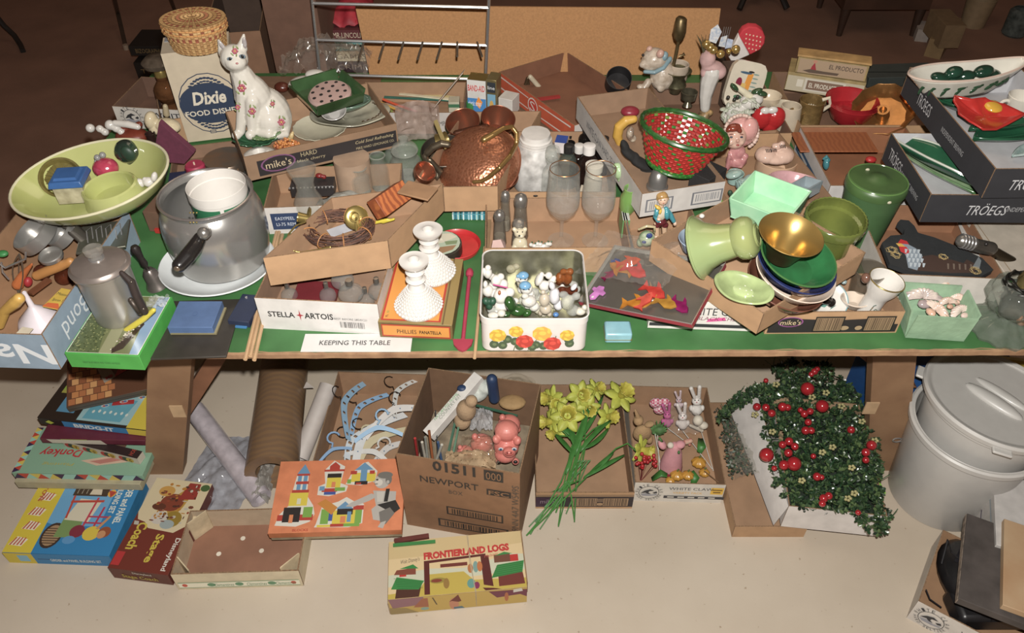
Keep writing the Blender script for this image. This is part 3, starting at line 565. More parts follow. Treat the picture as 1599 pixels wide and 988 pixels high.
stick('paint_stick', 'pale wooden paint stick leaning left of the bandage tin', (676,170),(724,112),.022, 'cbbdae', z=.78, z2=.90,cat='stick')
q = tray('stationery_box', 'long brown box of rulers and pencils behind the cat tray', (555,176),(724,176),(560,128),z=.80,h=.065,out='b9b1ab')
text(q.root, 'IMPORTED', q.fo(.86,.5), FX, FZ, .06,.014, '3d3a38')
q = slab('bandage_tin', 'tall bandage tin with red letters, front of the two tins', 'tin', (729,124),(758,127),(731,112),z=.875,h=.14,mat=m('cfcdc9', .4),tmat=m('b59b55', .3,.8)); front(q, [('3b7fbb', rc(0,.28,1,.62)),('d9a08c', rc(.4,0,1,.3)),('cfcdc9', rc(0,.78,1,1)),('e08a2c', [(.42,.5),(.6,.66),(.82,.55),(.66,.4)]),('3f9a4c', rc(.05,.02,.35,.18))])
text(q.root, 'BAND-AID', q.fo(.5,.84)+V((0,-.001,0)), FX, FZ, q.L*.92,.018, 'c23a34', bold=.02); text(q.root, 'plastic strips', q.fo(.4,.5)+V((0,-.001,0)), FX, FZ, q.L*.7,.02, 'dfe4ea')
q = slab('bandage_tin', 'blue and black bandage tin just behind the red lettered tin', 'tin', (759,124),(775,126),(762,111),z=.885,h=.13,mat=m('8f7f52', .35,.6)); front(q, [('2a2f36', rc(.1,.72,.9,.95)),('6f9fb8', rc(.1,.12,.9,.68)),('c29a4a', el(.5,.42,.2,.12)),('28404f', rc(.1,.04,.9,.12))]); text(q.root, 'line', q.fo(.5,.83)+V((0,-.001,0)), FX, FZ, .02,.01, 'd8d8d8')
q = slab('match_box', 'little white and red box stack left of the bandage tins', 'box', (700,160),(717,160),(702,150),z=.80,h=.05,mat=m('b9b39c', .6)); front(q, [('8d3a2c', rc(0,.0,1,.3)),('3a6a4a', rc(0,.7,1,.9))])
LT('plastic_thimble', 'small green plastic cap in front of the bandage tin', 'cap', 736,171,.78,158,8, [(1,0),(1,.9),(.9,1),(0,1)], m('2f7a3e', .4))
q = slab('label_card', 'small white card printed red beside the bandage tins', 'card', (778,152),(800,157),(778,138),z=.83,h=.05,mat=m('c9c4bd', .6)); text(q.root, 'Solution', q.fo(.5,.4), FX, FZ, q.L*.8,.008, 'b04a4a')
# things inside the beer box
f = Fig(835,132,.745); f.t([(828,120,4),(842,136,4)]); f.done('pocket_knife', m('b9ad94', .4), 'cream handled pocket knife in the orange striped box', 'knife')
f = Fig(822,130,.745); f.t([(818,138,2.5),(824,122,3)]); f.t([(824,122,2),(828,142,2)]); f.done('bottle_opener', m('6d5c44', .35,.8), 'old bronze bottle opener beside the cream pocket knife', 'opener')
stick('red_penknife', 'red handled blade lying in the orange striped box', (836,157),(874,152),.012, '9a2424', z=.748,cat='knife', th=.006)
# black round pan behind the lamb
o, s, H = LT('black_pan', 'black round pan standing on edge left of the china lamb', 'pan', 965,132,.79,112,20, [(0,0),(1,0),(1,1),(.95,1),(.93,.1),(0,.1)], m('1c1a1c', .5),M=RX(35))
# china lamb
LM = m('cdbfae', .35,coat=.3,var=.12, c2='a3917c', sc=60,bump=.5,bsc=120)
f = Fig(1038,137,.80); f.e(1035,118,20,24,rd=18); f.e(1022,92,20,17); f.e(1013,100,14,10,dy=-4,rot=20); f.e(1004,101,6,5,dy=-8); f.t([(1012,128,6,-8),(1006,137,6,-12)]); f.t([(1030,130,7,-8),(1032,137,7,-10)]); f.e(1048,128,13,11); f.e(1000,135,6,4,dy=-10)
lamb = f.done('lamb_planter', LM, 'cream china lamb planter with pale blue neck ribbon at the back', 'figurine', vox=.0022)
f.e(1031,84,6,7,dy=-16,rot=20); f.e(1014,76,5,4,dy=-6,rot=-30); f.done('ear', m('c49c8c', .4),parent=lamb, vox=.0016)
f.e(1004,86,2.2,dy=-16); f.done('eye', BLK, parent=lamb)
f.t([(1007,112,3,-14),(1022,113,3.5,-18),(1036,106,3.5,-14),(1046,92,4,-4)]); f.e(1037,88,6,8,dy=-8,rot=20); f.done('neck_ribbon', m('7d9aa3', .4),parent=lamb, vox=.0016)
LT('planter_cup', 'rough cream china tub attached behind the lamb figurine', 'planter', 1058,135,.80,100,16, [(.7,0),(.95,.4),(1,1)], m('bfae9a', .4,var=.2),t=.004)
# table lamp on silvered pitcher
f = Fig(1050,138,.80); P0 = f.P
pit = thing('pitcher_lamp', 'silvered pitcher table lamp with bare brass socket behind the red green basket', 'lamp', P0)
def pr_(pts, name, mat, n=12):
    mb = MB(); mb.tube([vp(x, y, P0.y)-P0 for x, y, r in pts], [r*f.k for x, y, r in pts], n); return mb.build(name, mat, pit)
pr_([(1046,128,3),(1050,108,3),(1056,84,2.6),(1060,62,2.6)], 'stem', OLDB); pr_([(1060,64,4),(1060,60,7),(1061,50,10),(1062,44,9.5),(1064,30,8.5),(1065,27,6)], 'socket', OLDB, 20)
pr_([(1060,88,1.8),(1066,86,1.8),(1069,84,3)], 'switch_key', OLDB, 8)
part(pit, 'jug', m('8f8a6a', .3,.9, c2='4d4a35', sc=40,bump=.6,bsc=60), lambda mb: mb.lathe(shell([(.015,-.012),(.018,-.004),(.03,.012),(.023,.035),(.028,.048),(.040,.056)], .003),28,M=T(.008,0,0)))
pr_([(1036,132,2),(1024,132,2.4),(1019,122,2.6),(1022,112,2.6),(1032,114,2.4),(1040,124,2)], 'handle', m('9a946f', .3,.9));
LT('silver_goblet', 'tarnished silver goblet right of the lamp pitcher', 'goblet', 1075,165,.79,143,13, [(.6,0),(.3,.3),(.9,.5),(1,1)], m('7c7660', .3,.9,var=.3,sc=60),t=.002)
# ---------------------------------------------------------------- leg vase bunch, oven mitt, ceramics
f = Fig(1108,172,.78); f.t([(1112,112,15),(1106,130,13),(1102,150,10),(1101,168,8)]); leg = f.done('leg_vase', WHITE, 'white china boot shaped vase holding gold beads and ribbons', 'vase', vox=.002)
f.e(1098,182,9,14,rot=30); f.e(1106,176,8,6); f.done('shoe', m('c9a36a', .4, c2='2a2320', sc=60),parent=leg, vox=.002)
f.e(1112,103,17,8); f.e(1122,112,12,12,rot=30); f.e(1105,92,12,14); f.e(1100,112,6,10); f.done('pink_bow', m('c7a09c', .7,var=.2),parent=leg, vox=.003)
for x, y in ((1103,69),(1114,78),(1125,84),(1138,80),(1149,77),(1109,74)):
    f.e(x, y, 6.5 if x != 1138 else 4,dy=-6); f.done('gold_bead', m('c9a75a', .2,1),parent=leg)
for c, pts in (('d9d6d0', [(1107,64),(1110,46),(1121,38),(1127,50),(1118,68)]),('cfcbc2', [(1122,72),(1126,58),(1136,55),(1132,74)]),('b9bfd0', [(1132,76),(1136,60),(1145,62),(1142,74)])):
    mb = MB(); mb.add([vp(x, y, f.P.y-.01)-f.P for x, y in pts]+[vp(x, y, f.P.y-.007)-f.P for x, y in pts], [tuple(range(len(pts))), tuple(range(len(pts),2*len(pts)))[::-1]]+[(i, (i+1) % len(pts), len(pts)+(i+1) % len(pts), len(pts)+i) for i in range(len(pts))]); mb.build('ribbon_loop', m(c, .6,var=.15, c2='8fa0b8', sc=120), leg)
for i in range(4): part(leg, 'fork_tine', CHROME, lambda mb: mb.tube([vp(1126+i*3,66, f.P.y)-f.P, vp(1131+i*3.4,42, f.P.y)-f.P], .0009,5))
for i in range(7): part(leg, 'grass_blade', m('4a4428', .7), lambda mb: mb.tube([vp(1100,90, f.P.y)-f.P, vp(1095+i, 70, f.P.y)-f.P, vp(1088+i*2.4,54+3*(i % 3), f.P.y-.005*i)-f.P], [.0016,.0014,.0005], 5))
mb = MB(); Ym = W(1150,90,.86).y;
def mitt(pts, nm, mat, dy=0,th=.022,parent=None, inf=0):
    P = vp(1160,90, Ym); mb = MB(); n = len(pts); vs = [vp(x, y, Ym+dy)-P for x, y in pts]; vs2 = [v+V((0, th, .004)) for v in vs]
    mb.add(vs+vs2, [tuple(range(n))[::-1], tuple(range(n, 2*n))]+[(i, (i+1) % n, n+(i+1) % n, n+i) for i in range(n)]); o = mb.build(nm, mat, parent, bev=.003)
    return o, P
o, P = mitt([(1154,56),(1160,47),(1170,42),(1182,43),(1191,49),(1195,58),(1194,68),(1187,78),(1171,86)], 'oven_mitt', m('c42836', .8,var=.08),dy=0)
o.location = P; tag(o, 'red white dotted oven mitt standing at the back of the table', 'mitt')
mitt([(1137,88),(1154,56),(1171,86),(1143,98)], 'cuff', m('d6cfc9', .8),dy=-.001,th=.02,parent=o)
for i in range(6):
    for j in range(5):
        x = 1160+i*5.5-j*.5; y = 52+j*7+i*1.2
        if (x-1176)**2/16**2+(y-63)**2/17**2 < .95: part(o, 'dot', m('e0c9a8', .8), lambda mb: mb.lathe([(0,0),(.0022,0),(.0022,.0008),(0,.0008)], 8,M=T(*(vp(x, y, Ym-.0015)-P)) @ RX(90)))
q = slab('small_carton', 'dark brown carton under the red dotted oven mitt', 'box', (1140,112),(1178,110),(1146,94),z=.855,h=.123,mat=m('4a3628', .8))
# painted ceramic wall clock / plaque
Yp = W(1160,160,.80).y; P = vp(1158,150, Yp); mb = MB(); poly = []
for i in range(28):
    t = 2*pi*i/28; cx_, sy_ = cos(t), sin(t); k = .022*(abs(cx_)**5+abs(sy_)**5)**(-1/5.); poly.append((k*cx_*2.3, k*sy_*2.9))
mb.prism(poly, 0,.02); pl = solo(mb, 'painted_plaque', 'oval cream plaque painted with orange stripe and leaves at back', 'plaque', cer('c9c0ac'), P+V((0,.01,.03)), RY(12) @ RX(72))
sh = [('7a8f86', el(.74,.3+.1*i, .11,.018)) for i in range(6)]+[('d08a2c', [(.42,.3),(.62,.28),(.66,.8),(.48,.82)]),('c9a75a', [(.28,.35),(.5,.33),(.5,.55),(.3,.55)]),('7a2038', el(.25,.55,.1,.12)),('3f6a50', el(.35,.2,.14,.05)),('3f5a70', el(.4,.8,.2,.03)),('2c2a28', el(.57,.84,.1,.025))]
prints(pl, (0,0,.0205), FX, FY, .085,.11, sh, 'painted_picture', r=.2,lift=.0006)
# white china flower with baby heads, heart, mug etc
f = Fig(1160,190,.78); rnd = random.Random(5)
f.e(1150,172,18,12); f.e(1168,160,14,10,rot=30); f.e(1180,155,12,9); f.e(1140,184,15,8); fl = f.done('china_flowers', WHITE, 'white china flower bunch in front of the painted plaque', 'figurine', vox=.002)
for i in range(46):
    x = rnd.uniform(1128,1185); y = 178-.28*(x-1128)+rnd.uniform(-13,13); f.e(x, y, 5,2,dy=-12+rnd.uniform(-4,4),rot=rnd.uniform(0,180),rd=5,n=8)
f.done('petal', m('d6d3cb', .3, c2='9aa68a', sc=50),parent=fl)
f.t([(1150,138,2),(1165,148,4),(1178,158,4)]); f.t([(1145,130,2),(1160,142,5),(1172,150,5)]); f.done('lily_petal', m('d8d0b4', .35),parent=fl, vox=.0015)
for x, y, rot in ((1147,136,40),(1182,142,-20),(1190,146,10)): f.e(x, y, 9,3.5,dy=-10,rot=rot, n=10)
f.done('leaf', cer('2c4a2c'),parent=fl)
for x, y in ((1137,152),(1147,155),(1152,151)): f.e(x, y, 3,3,dy=-14,n=8)
f.done('bud', m('2a2822', .3),parent=fl)
LT('soap_dish', 'pale cream shell dish right of the china flower bunch', 'dish', 1198,165,.79,148,19, [(.5,0),(.9,.5),(1,1)], cer('cbbba0'),t=.003,sx=1.1)
# red heart box
f = Fig(1200,208,.76); f.e(1190,184,17,19,rd=12,rot=-12); f.e(1210,185,16,19,rd=12,rot=14); f.e(1202,196,13,13,rd=11); h_ = f.done('heart_planter', cer('b01a1e'), 'glossy red china heart with white opening behind the bonnet baby', 'planter', vox=.0018)
f.e(1195,173,8,6,dy=-5,rd=5); f.e(1207,172,8,6,dy=-5,rd=5); f.done('white_opening', WHITE, parent=h_, vox=.002)
LT('white_jar', 'pale china jar half hidden right of the red heart', 'jar', 1232,200,.76,165,18, [(.9,0),(1,.5),(.85,1)], cer('bcae98'),t=.003)
o, s, H = LT('gold_mug', 'bronze gold china beer mug with cream inside', 'mug', 1264,196,.76,156,20, [(1,0),(1.05,.06),(.97,.12),(.95,.9),(1.0,1)], m('8f7240', .35,.5,var=.2,sc=70,bump=.4),t=.003)
part(o, 'cream_lining', cer('c9bda6'), lambda mb: mb.lathe([(0,.004),(.9*s*.92,.006),(.9*s, H*.96)][::-1], 28)); part(o, 'handle', cer('c9bda6'), lambda mb: mb.tube([(s*.7,0, H),(s*1.2,0, H*1.08),(s*1.45,0, H*.8),(s*.95,0, H*.6)], .005,8))
o, s, H = LT('gold_mug', 'second gold mug mostly hidden left of the bronze one', 'mug', 1240,204,.75,174,12, [(1,0),(1,1)], m('7d6238', .35,.5,var=.3,sc=60,bump=.4),t=.003)
LT('mug_base', 'thin pale saucer behind the gold beer mugs', 'saucer', 1225,172,.80,166,22, [(.5,0),(1,1)], cer('c4b9a2'),t=.002)
for i in range(4): o, s, H = LT('red_bowl', ['lowest clear red plastic bowl of the nested stack', 'second lowest clear red plastic bowl of nested stack', 'clear red plastic bowl just under the topmost one', 'topmost clear red plastic bowl in the nested stack'][i], 'bowl', 1328,190-i*5,.765+i*.008,160-i*2,40, [(.45,0),(.7,.25),(1,1)], glass('d02030', .5) if i == 3 else m('a81420', .25,coat=.4),t=.002,group='nested red bowls')
o, s, H = LT('brass_bowl', 'shiny brass ribbed cake mould lying behind upper black carton', 'mould', 1382,186,.79,160,46, [(.3,.3),(.35,0),(.75,0),(1,1)], m('a8743a', .18,1,var=.2),M=RX(25) @ RY(-20),t=.003,flute=12,amp=.03)
part(o, 'tube', m('a8743a', .18,1), lambda mb: mb.lathe([(.02,0),(.016, H*.9),(.010, H*.9)], 20))
for A, B, C, z, h, lb, tx in [((1231,112),(1353,130),(1250,92),.84,.055, 'lower of two old wooden cigar boxes, lettered front panel', 1),((1247,89),(1358,104),(1252,77),.888,.045, 'upper of two old wooden cigar boxes with red dancer label', 0)]:
    q = slab('cigar_box', lb, 'box', A, B, C, z=z, h=h, mat=m('a08a58', .6,var=.2));
    if tx: front(q, [('b6ab92', rc(.01,.04,.99,.86)),('c7c0b0', rc(.24,.14,.76,.80)),('7d6250', rc(.27,.22,.73,.72)),('d0c8b6', rc(.14,.3,.22,.7)),('8d7a60', el(.81,.5,.035,.22))], 'paper_label'); text(q.root, 'EL PRODUCTO', q.fo(.5,.47)+V((0,-.001,0)), FX, FZ, q.L*.40,.014, 'd8d0be', bold=.01)
    else: front(q, [('a58c70', rc(.03,.04,.97,.96)),('9a2a34', [(.2,.2),(.3,.2),(.27,.55),(.25,.8),(.22,.55)]),('b78068', el(.25,.86,.03,.1)),('5c4a3c', [(.1,.2),(.2,.1),(.6,.14),(.62,.3),(.4,.3),(.2,.34)])], 'paper_label'); text(q.root, 'EL PRODUCTO', q.fo(.70,.66)+V((0,-.001,0)), FX, FZ, q.L*.48,.013, '4a3a30', bold=.01)
q = slab('wood_offcut', 'thin torn wooden panel resting on the upper cigar box', 'wood', (1246,85),(1362,100),(1250,74),z=.896,h=.006,mat=m('b08a50', .7,var=.2))
q = slab('dark_book', 'dark green flat book right of the cigar boxes', 'book', (1358,122),(1470,118),(1372,100),z=.80,h=.03,mat=m('2c3330', .6))
# ================================================================ left part of the table
# food dish box with basket on top
Yd = W(312,216, TZ).y
def face_box(name, label, cat, pts_top, z0, depth, mat, pz=None):
    pass
a = W(297,222,.735); zt = HZ(84, a.y);
db = thing('food_dish_box', 'tall cream carton with blue DIXIE FOOD DISHES oval, left of china cat', 'box', (a.x, a.y, .735), RZ(14))
h_ = zt-.735; wf, ws = .162,.10
cm = m('c3b49a', .7,var=.06)
mb = MB(); mb.box(-.005,0,0, wf, ws, h_); mb.build('carton_body', cm, db)
def dixie(o, xd, w, sc_):
    oo = V(o); n_ = V(xd).cross(V((0,0,1)))
    prints(db, oo, xd, FZ, w, .175, [('24344e', el(.5,.5,.5,.5)),('c3b49a', el(.5,.5,.485,.485))], 'oval_line')
    prints(db, oo+n_*.0004, xd, FZ, w, .175, [('24344e', el(.5,.5,.5,.34,24,200-180+0,160)) ]+[('24344e', el(.5+.36*cos(R(a)),.5+.42*sin(R(a)),.035,.018)) for a in list(range(25,160,9))+list(range(205,340,9))]+[('24344e', el(.5+.30*cos(R(a)),.5+.37*sin(R(a)),.03,.014)) for a in list(range(30,155,10))+list(range(210,335,10))], 'oval_border')
    prints(db, oo+n_*.0009, xd, FZ, w, .115, [('24344e', el(.5,.5,.49,.5))], 'blue_oval')
    text(db, 'Dixie', oo+n_*.0016+V((0,0,.018)), xd, FZ, w*.55,.038, 'd4cbb8', bold=.03,shear=.2); text(db, 'FOOD DISHES', oo+n_*.0016+V((0,0,-.024)), xd, FZ, w*.88,.016, 'd4cbb8', bold=.02)
dixie((wf/2,-.0006, h_*.42), FX, wf*.98,1)
dixie((wf+.0006, ws/2, h_*.42), FY, ws*.95,1)
part(db, 'loose_flap', m('8d8f94', .6), lambda mb: mb.box(0, ws-.03, h_, .05, ws, h_+.002))
prints(db, (wf*.42,-.0008,.025), FX, FZ, .016,.01, [('3a4456', rc(0,0,1,1)),('c3b49a', rc(.1,.2,.9,.4)),('c3b49a', rc(.1,.6,.9,.8))], 'small_print')
# woven oval lid basket
Pb = V((a.x+.085, a.y+.045, zt)); k = 1/PPM(Pb);
bk = thing('lidded_basket', 'round woven straw basket with lid on top of the food dish box', 'basket', Pb+V((.0,-.005,.002)))
def weave(r0, r1, z0, z1, nz_, n=56,sx=1.0,sy=.85,amp=.0022,cols=None):
    mb = MB()
    for j in range(nz_):
        za = z0+(z1-z0)*j/nz_; zb = z0+(z1-z0)*(j+.92)/nz_; ra = r0+(r1-r0)*j/nz_; rb = r0+(r1-r0)*(j+1)/nz_
        for i in range(n):
            t0 = 2*pi*i/n; t1 = 2*pi*(i+.94)/n; out = amp*(1 if (i+j) % 2 else -.2); c = cols[j][(i//1) % len(cols[j])] if cols else None
            for_ = []
            for (t, r, z) in ((t0, ra, za),(t1, ra, za),(t1, rb, zb),(t0, rb, zb)): for_.append((cos(t)*r*sx, sin(t)*r*sy, z))
            tm = (t0+t1)/2; rm = (ra+rb)/2+out; mid = (cos(tm)*rm*sx, sin(tm)*rm*sy, (za+zb)/2)
            mb.add(for_+[mid], [(0,1,4),(1,2,4),(2,3,4),(3,0,4)], c=c)
    return mb
rr = 47*k; c1, c2_, c3 = 'c0975c', 'a87c46', 'a0553a'
mb = weave(rr*.86, rr*.97,0,.052,9,cols=[[c1, c2_]]*6+[[c3, c1]]*2+[[c1, c2_]]); mb.lathe([(0,.001),(rr*.84,.001)], 32,sy=.85,c=c2_); part(bk, 'liner', m('7d552d', .8), lambda b: b.lathe([(rr*.84,.001),(rr*.95,.052)], 32,sy=.85)); o = mb.build('woven_body', pm(.7), bk); o['kind'] = 'stuff'
mb = weave(rr*1.04, rr*1.04,.047,.074,5,cols=[[c1, c2_], ['c98f4e'], ['cba468', '8a4a28', 'cba468'], ['c98f4e'], [c1, c2_]]); part(bk, 'liner', m('7d552d', .8), lambda b: b.lathe([(rr*1.02,.047),(rr*1.02,.074),(0,.0765)], 32,sy=.85))
for j in range(8):
    ra = rr*1.04*(8-j)/8; rb = rr*1.04*(7.1-j)/8
    for i in range(48):
        t0 = 2*pi*i/48; t1 = 2*pi*(i+.9)/48; z = .075+.0008*j; c = [c1, c3, c2_][(j) % 3 if i % 2 else 0]
        q_ = [(cos(t)*r*1, sin(t)*r*.85, z) for t, r in ((t0, ra),(t1, ra),(t1, rb),(t0, rb))]; tm = (t0+t1)/2; rm = (ra+rb)/2
        mb.add(q_+[(cos(tm)*rm, sin(tm)*rm*.85, z+.0016*(1 if (i+j) % 2 else .2))], [(0,1,4),(1,2,4),(2,3,4),(3,0,4)], c=c)
o = mb.build('woven_lid', pm(.7), bk); o['kind'] = 'stuff'
# glass lamp with brass collar left of the box
lp, s, H = LT('oil_lamp', 'amber glass oil lamp with brass collar left of food dish box', 'lamp', 262,176,.745,118,20, [(.9,0),(1,.12),(.5,.3),(.95,.5),(.9,.7),(.45,.9),(.5,1)], glass('8a5a34', .35),t=.003)
part(lp, 'brass_collar', BRASS, lambda mb: mb.lathe([(s*.5, H),(s*.5, H+.012),(s*.42, H+.02)], 20)); part(lp, 'glass_knob', glass('6f6152', .5,.1), lambda mb: mb.lathe([(s*.3, H+.018),(s*1.1, H+.03),(s*1.2, H+.042),(s*.8, H+.055),(0, H+.058)], 24))
# white cluster ornament, brown tooled box, cream shoe, maroon book
f = Fig(172,214,.80)
for x, y, r in ((141,200,7),(156,201,6),(172,195,8),(164,206,6),(182,200,7),(190,206,6)): f.e(x, y, r)
f.t([(180,192,5),(200,194,6),(215,198,5)]); f.done('cluster_ornament', WHITE, 'white china berry cluster ornament behind the green serving bowl', 'figurine', vox=.002)
f = Fig(206,222,.78); f.e(206,212,26,12); f.t([(185,200,4),(192,198,5)]); f.t([(213,196,5),(218,194,5)]); f.done('leather_purse', m('7a2f18', .45,var=.2), 'reddish brown leather purse behind the green bowl', 'purse', vox=.003)
f = Fig(252,206,.80); f.e(236,188,10,15,rot=10); f.e(262,196,20,11,rot=12); f.e(246,200,14,10); o = f.done('china_shoe', cer('d2c3a0'), 'cream china shoe with small chimney left of the food dish box', 'figurine', vox=.002)
f.t([(258,166,4),(260,178,5)]); f.done('chimney', m('a59676', .5),parent=o, vox=.0015)
LT('dark_cup', 'small dark brown cup under the cream china shoe', 'cup', 236,220,.79,208,8, [(.8,0),(1,1)], m('2a1410', .3),t=.002)
mb = MB(); Yk = W(275,250,.80).y; P = vp(272,225, Yk); pts = [(240,240),(248,191),(303,239),(288,256),(262,254)]
vs = [vp(x, y, Yk+.03*(256-y)/60)-P for x, y in pts]; vs2 = [v+V((.004,.012,.004)) for v in vs]; n = 5
mb.add(vs+vs2, [tuple(range(n))[::-1], tuple(range(n, 2*n))]+[(i, (i+1) % n, n+(i+1) % n, n+i) for i in range(n)])
bkm = solo(mb, 'maroon_book', 'dark maroon cloth book leaning behind the green bowl rim', 'book', m('5a1a34', .8,var=.12,sc=80), P, bev=.001)
# dark blue packet, pink candle, silver dishes
q = slab('blue_packet', 'navy printed packet beside the small pink candle', 'packet', (262,287),(318,280),D=(326,262),z=.80,h=.03,mat=m('1c2848', .5)); text(q.root, 'SPARKLE', q.fo(.5,.5), FX, FZ, q.L*.7,.014, 'a9b4cc', shear=.3)
o, s, H = LT('pink_candle', 'short dark pink candle in front of maroon book', 'candle', 307,280,.80,256,15, [(.85,0),(1,.4),(1,.9),(.85,1),(0,.96)], m('a02448', .5)); part(o, 'wick', m('d8c0a8', .7), lambda mb: mb.lathe([(0, H*.95),(.002, H*.95),(.002, H*1.12),(0, H*1.12)], 8))
LT('tin_lid', 'round tin lid lying behind the pot', 'lid', 352,258,.76,246,36, [(1,0),(1,.6),(.9,1),(0,1)], m('6d655c', .3,.9, c2='8f6a4c', sc=20))
LT('silver_dish', 'round silver dish under the tin lid', 'dish', 352,272,.74,262,42, [(.6,0),(1,1)], ALU, t=.002)
q = tray('kraft_carton', 'small brown carton holding silver dishes behind the pot', (262,296),(372,282),(292,228),z=.775,h=.04,ins='8a6a52')
# silver tray behind bowl
o, s, H = LT('silver_tray', 'patterned silver tray edge showing behind the green bowl', 'tray', 175,262,.85,258,78, [(.2,0),(.9,.2),(1,1)], m('a8a29c', .25,1,bump=.8,bsc=160),M=RX(9) @ RY(-3),t=.003,sy=.62)
# green serving bowl with central cup
P = W(166,316,.845); kk = 1/PPM(P)
gb = thing('serving_bowl', 'large lime green oval serving bowl with ring centre at left', 'bowl', P, RY(-7.5) @ RX(7))
gm = cer('b2b674', c2='a2a85c', sc=6); rr = 124*kk; prof = [(rr*.45,0),(rr*.50,.004),(rr*.72,.022),(rr*.9,.045),(rr*1,.072)]
part(gb, 'bowl_body', gm, lambda mb: mb.lathe(shell(prof, .006),56,sy=.74)); part(gb, 'pale_rim', cer('d0cba8'), lambda mb: mb.tube([(cos(2*pi*i/56)*(rr-.002), sin(2*pi*i/56)*(rr-.002)*.74,.073) for i in range(56)], .0032,8,closed=True))
rc_ = rr*.36; part(gb, 'ring_cup', gm, lambda mb: mb.lathe([(rc_*1.15,.005),(rc_*1.05,.02),(rc_*.98,.044),(rc_*.92,.047),(rc_*.86,.044),(rc_*.8,.012),(0,.010)], 40,M=T(.03,0,0) @ S(1,.8,1)))
# things in the bowl
o, s, H = LT('glass_coaster', 'amber glass coaster leaning at the left inside the green bowl', 'coaster', 96,280,.87,270,32, [(0,0),(.9,0),(1,.5),(1,1),(.9,1),(.8,.4),(0,.4)], glass('a89a5a', .3),M=RX(38) @ RY(10)); part(o, 'moulded_ribs', glass('8f8550', .5), lambda mb: [mb.tube([(s*.15*cos(t*.3), s*.15*sin(t*.3), H*.5),(s*.75*cos(t*.3), s*.75*sin(t*.3), H*.5)], .0009,5) for t in range(21)])
q = slab('salt_tub', 'frosted plastic tub with blue snap lid inside the green bowl', 'tub', (80,293),(126,290),(84,270),z=.90,h=.045,mat=glass('d4cca8', .6,.3)); mb = MB(); mb.box(-q.L/2-.006,-q.D/2-.006, q.h-.002, q.L/2+.006, q.D/2+.006, q.h+.012,tap=.004); o = mb.build('blue_lid', m('2f5f9c', .4), q.root, bev=.002); part(o, 'raised_panel', m('2f5f9c', .4), lambda mb: mb.box(-q.L/2+.006,-q.D/2+.006, q.h+.012, q.L/2-.006, q.D/2-.006, q.h+.017,tap=.003))
part(q.root, 'salt', m('b0a078', .9,var=.2), lambda mb: mb.box(-q.L/2+.003,-q.D/2+.003,.003, q.L/2-.003, q.D/2-.003,.028))
f = Fig(166,272,.875); f.e(165,262,20,16); o = f.done('red_apple', cer('9c2440', var=.2, c2='b8405a', sc=60), 'speckled crimson china apple sitting in the ring centre', 'ornament'); f.e(152,246,5); f.e(160,242,5); f.e(150,252,3); f.done('beads', m('8a8a88', .3),parent=o)
f = Fig(198,258,.88); f.t([(198,236,19),(205,250,9),(209,262,5)]); o = f.done('dark_vase', m('17171a', .2,coat=.5, c2='1c3a2a', sc=30), 'tiny black green vase tipped over inside the green bowl', 'vase', vox=.002); f.e(200,240,11,13,dy=-16,rd=6,rot=-10); f.done('opening', m('1e3a2a', .5),parent=o)
f = Fig(228,294,.875); f.e(218,286,8,8); f.e(232,284,9,8); f.e(241,276,5,9,rot=20); f.t([(226,280,4),(236,290,4)]); f.done('lamb_figure', WHITE, 'tiny white china lamb lying at right inside green bowl', 'figurine', vox=.0016)
f = Fig(208,300,.875); f.e(208,296,6,6); f.done('green_bead', m('3f6a60', .3, c2='4a2238', sc=90), 'small green and plum bead inside the green bowl', 'bead')
# ---------------------------------------------------------------- utensil carton contents
zb = .745
o, s, H = LT('cake_tin', 'largest round aluminium tin tilted in the utensil carton', 'tin', 60,372, zb+.06,356,34, [(1,0),(1,1)], ALU, M=RX(12) @ RY(-26),t=.0015)
o, s, H = LT('cake_tin', 'aluminium tin tucked behind the largest round tin', 'tin', 102,370, zb+.05,357,25, [(1,0),(1,1)], ALU, M=RX(14) @ RY(-30),t=.0015)
o, s, H = LT('jar_ring', 'small thin metal jar ring above the wooden handles', 'ring', 80,402, zb+.06,396,18, [(.9,0),(1,.2),(1,.9),(.93,1)], ALU, M=RX(10),t=.001)
for i, (x, y) in enumerate(((120,365),(130,376))): LT('cookie_cutter', 'thin bent metal cutter right of the round tins' if i else 'narrow metal cutter beside the second tin', 'cutter', x, y, zb+.05, y-22,12, [(1,0),(1,1)], m('77726a', .3,1),M=RY(-30),t=.001,sx=.6)
q = slab('metal_grater', 'dull flat metal grater lying behind the percolator', 'grater', (118,395),(196,384),(142,350),z=zb+.06,h=.006,mat=m('8a8a7c', .4,.8))
for i in range(4): part(q.root, 'wire_loop', CHROME, lambda mb: mb.tube([((i-1.5)*.02,-.02, q.h),((i-1.5)*.02,0, q.h+.018),((i-1.5)*.02+.01,.01, q.h+.02),((i-1.5)*.02+.01,-.01, q.h+.002)], .0014,6))
f = Fig(75,440, zb); f.t([(58,430,8),(72,424,8),(95,415,8),(110,408,7)]); f.done('rolling_handle', m('b98040', .45,var=.15,sc=12), 'fat orange wooden handle lying across the utensil carton', 'handle', vox=.002)
f = Fig(80,440, zb-.01); f.e(66,425,13,13); f.e(100,432,14,14); f.done('brown_glass', glass('6a3018', .5), 'brown glass knobs under the orange wooden handle', 'glass')
f = Fig(25,455, zb); f.t([(28,444,9,0),(36,428,6,4),(50,412,2,6)]); o = f.done('bottle_pourer', m('b0602c', .3), 'orange pouring cone among the kitchen tools', 'pourer', vox=.0018); f.e(44,440,6,9,rot=20); f.done('red_cap', m('a02028', .5),parent=o)
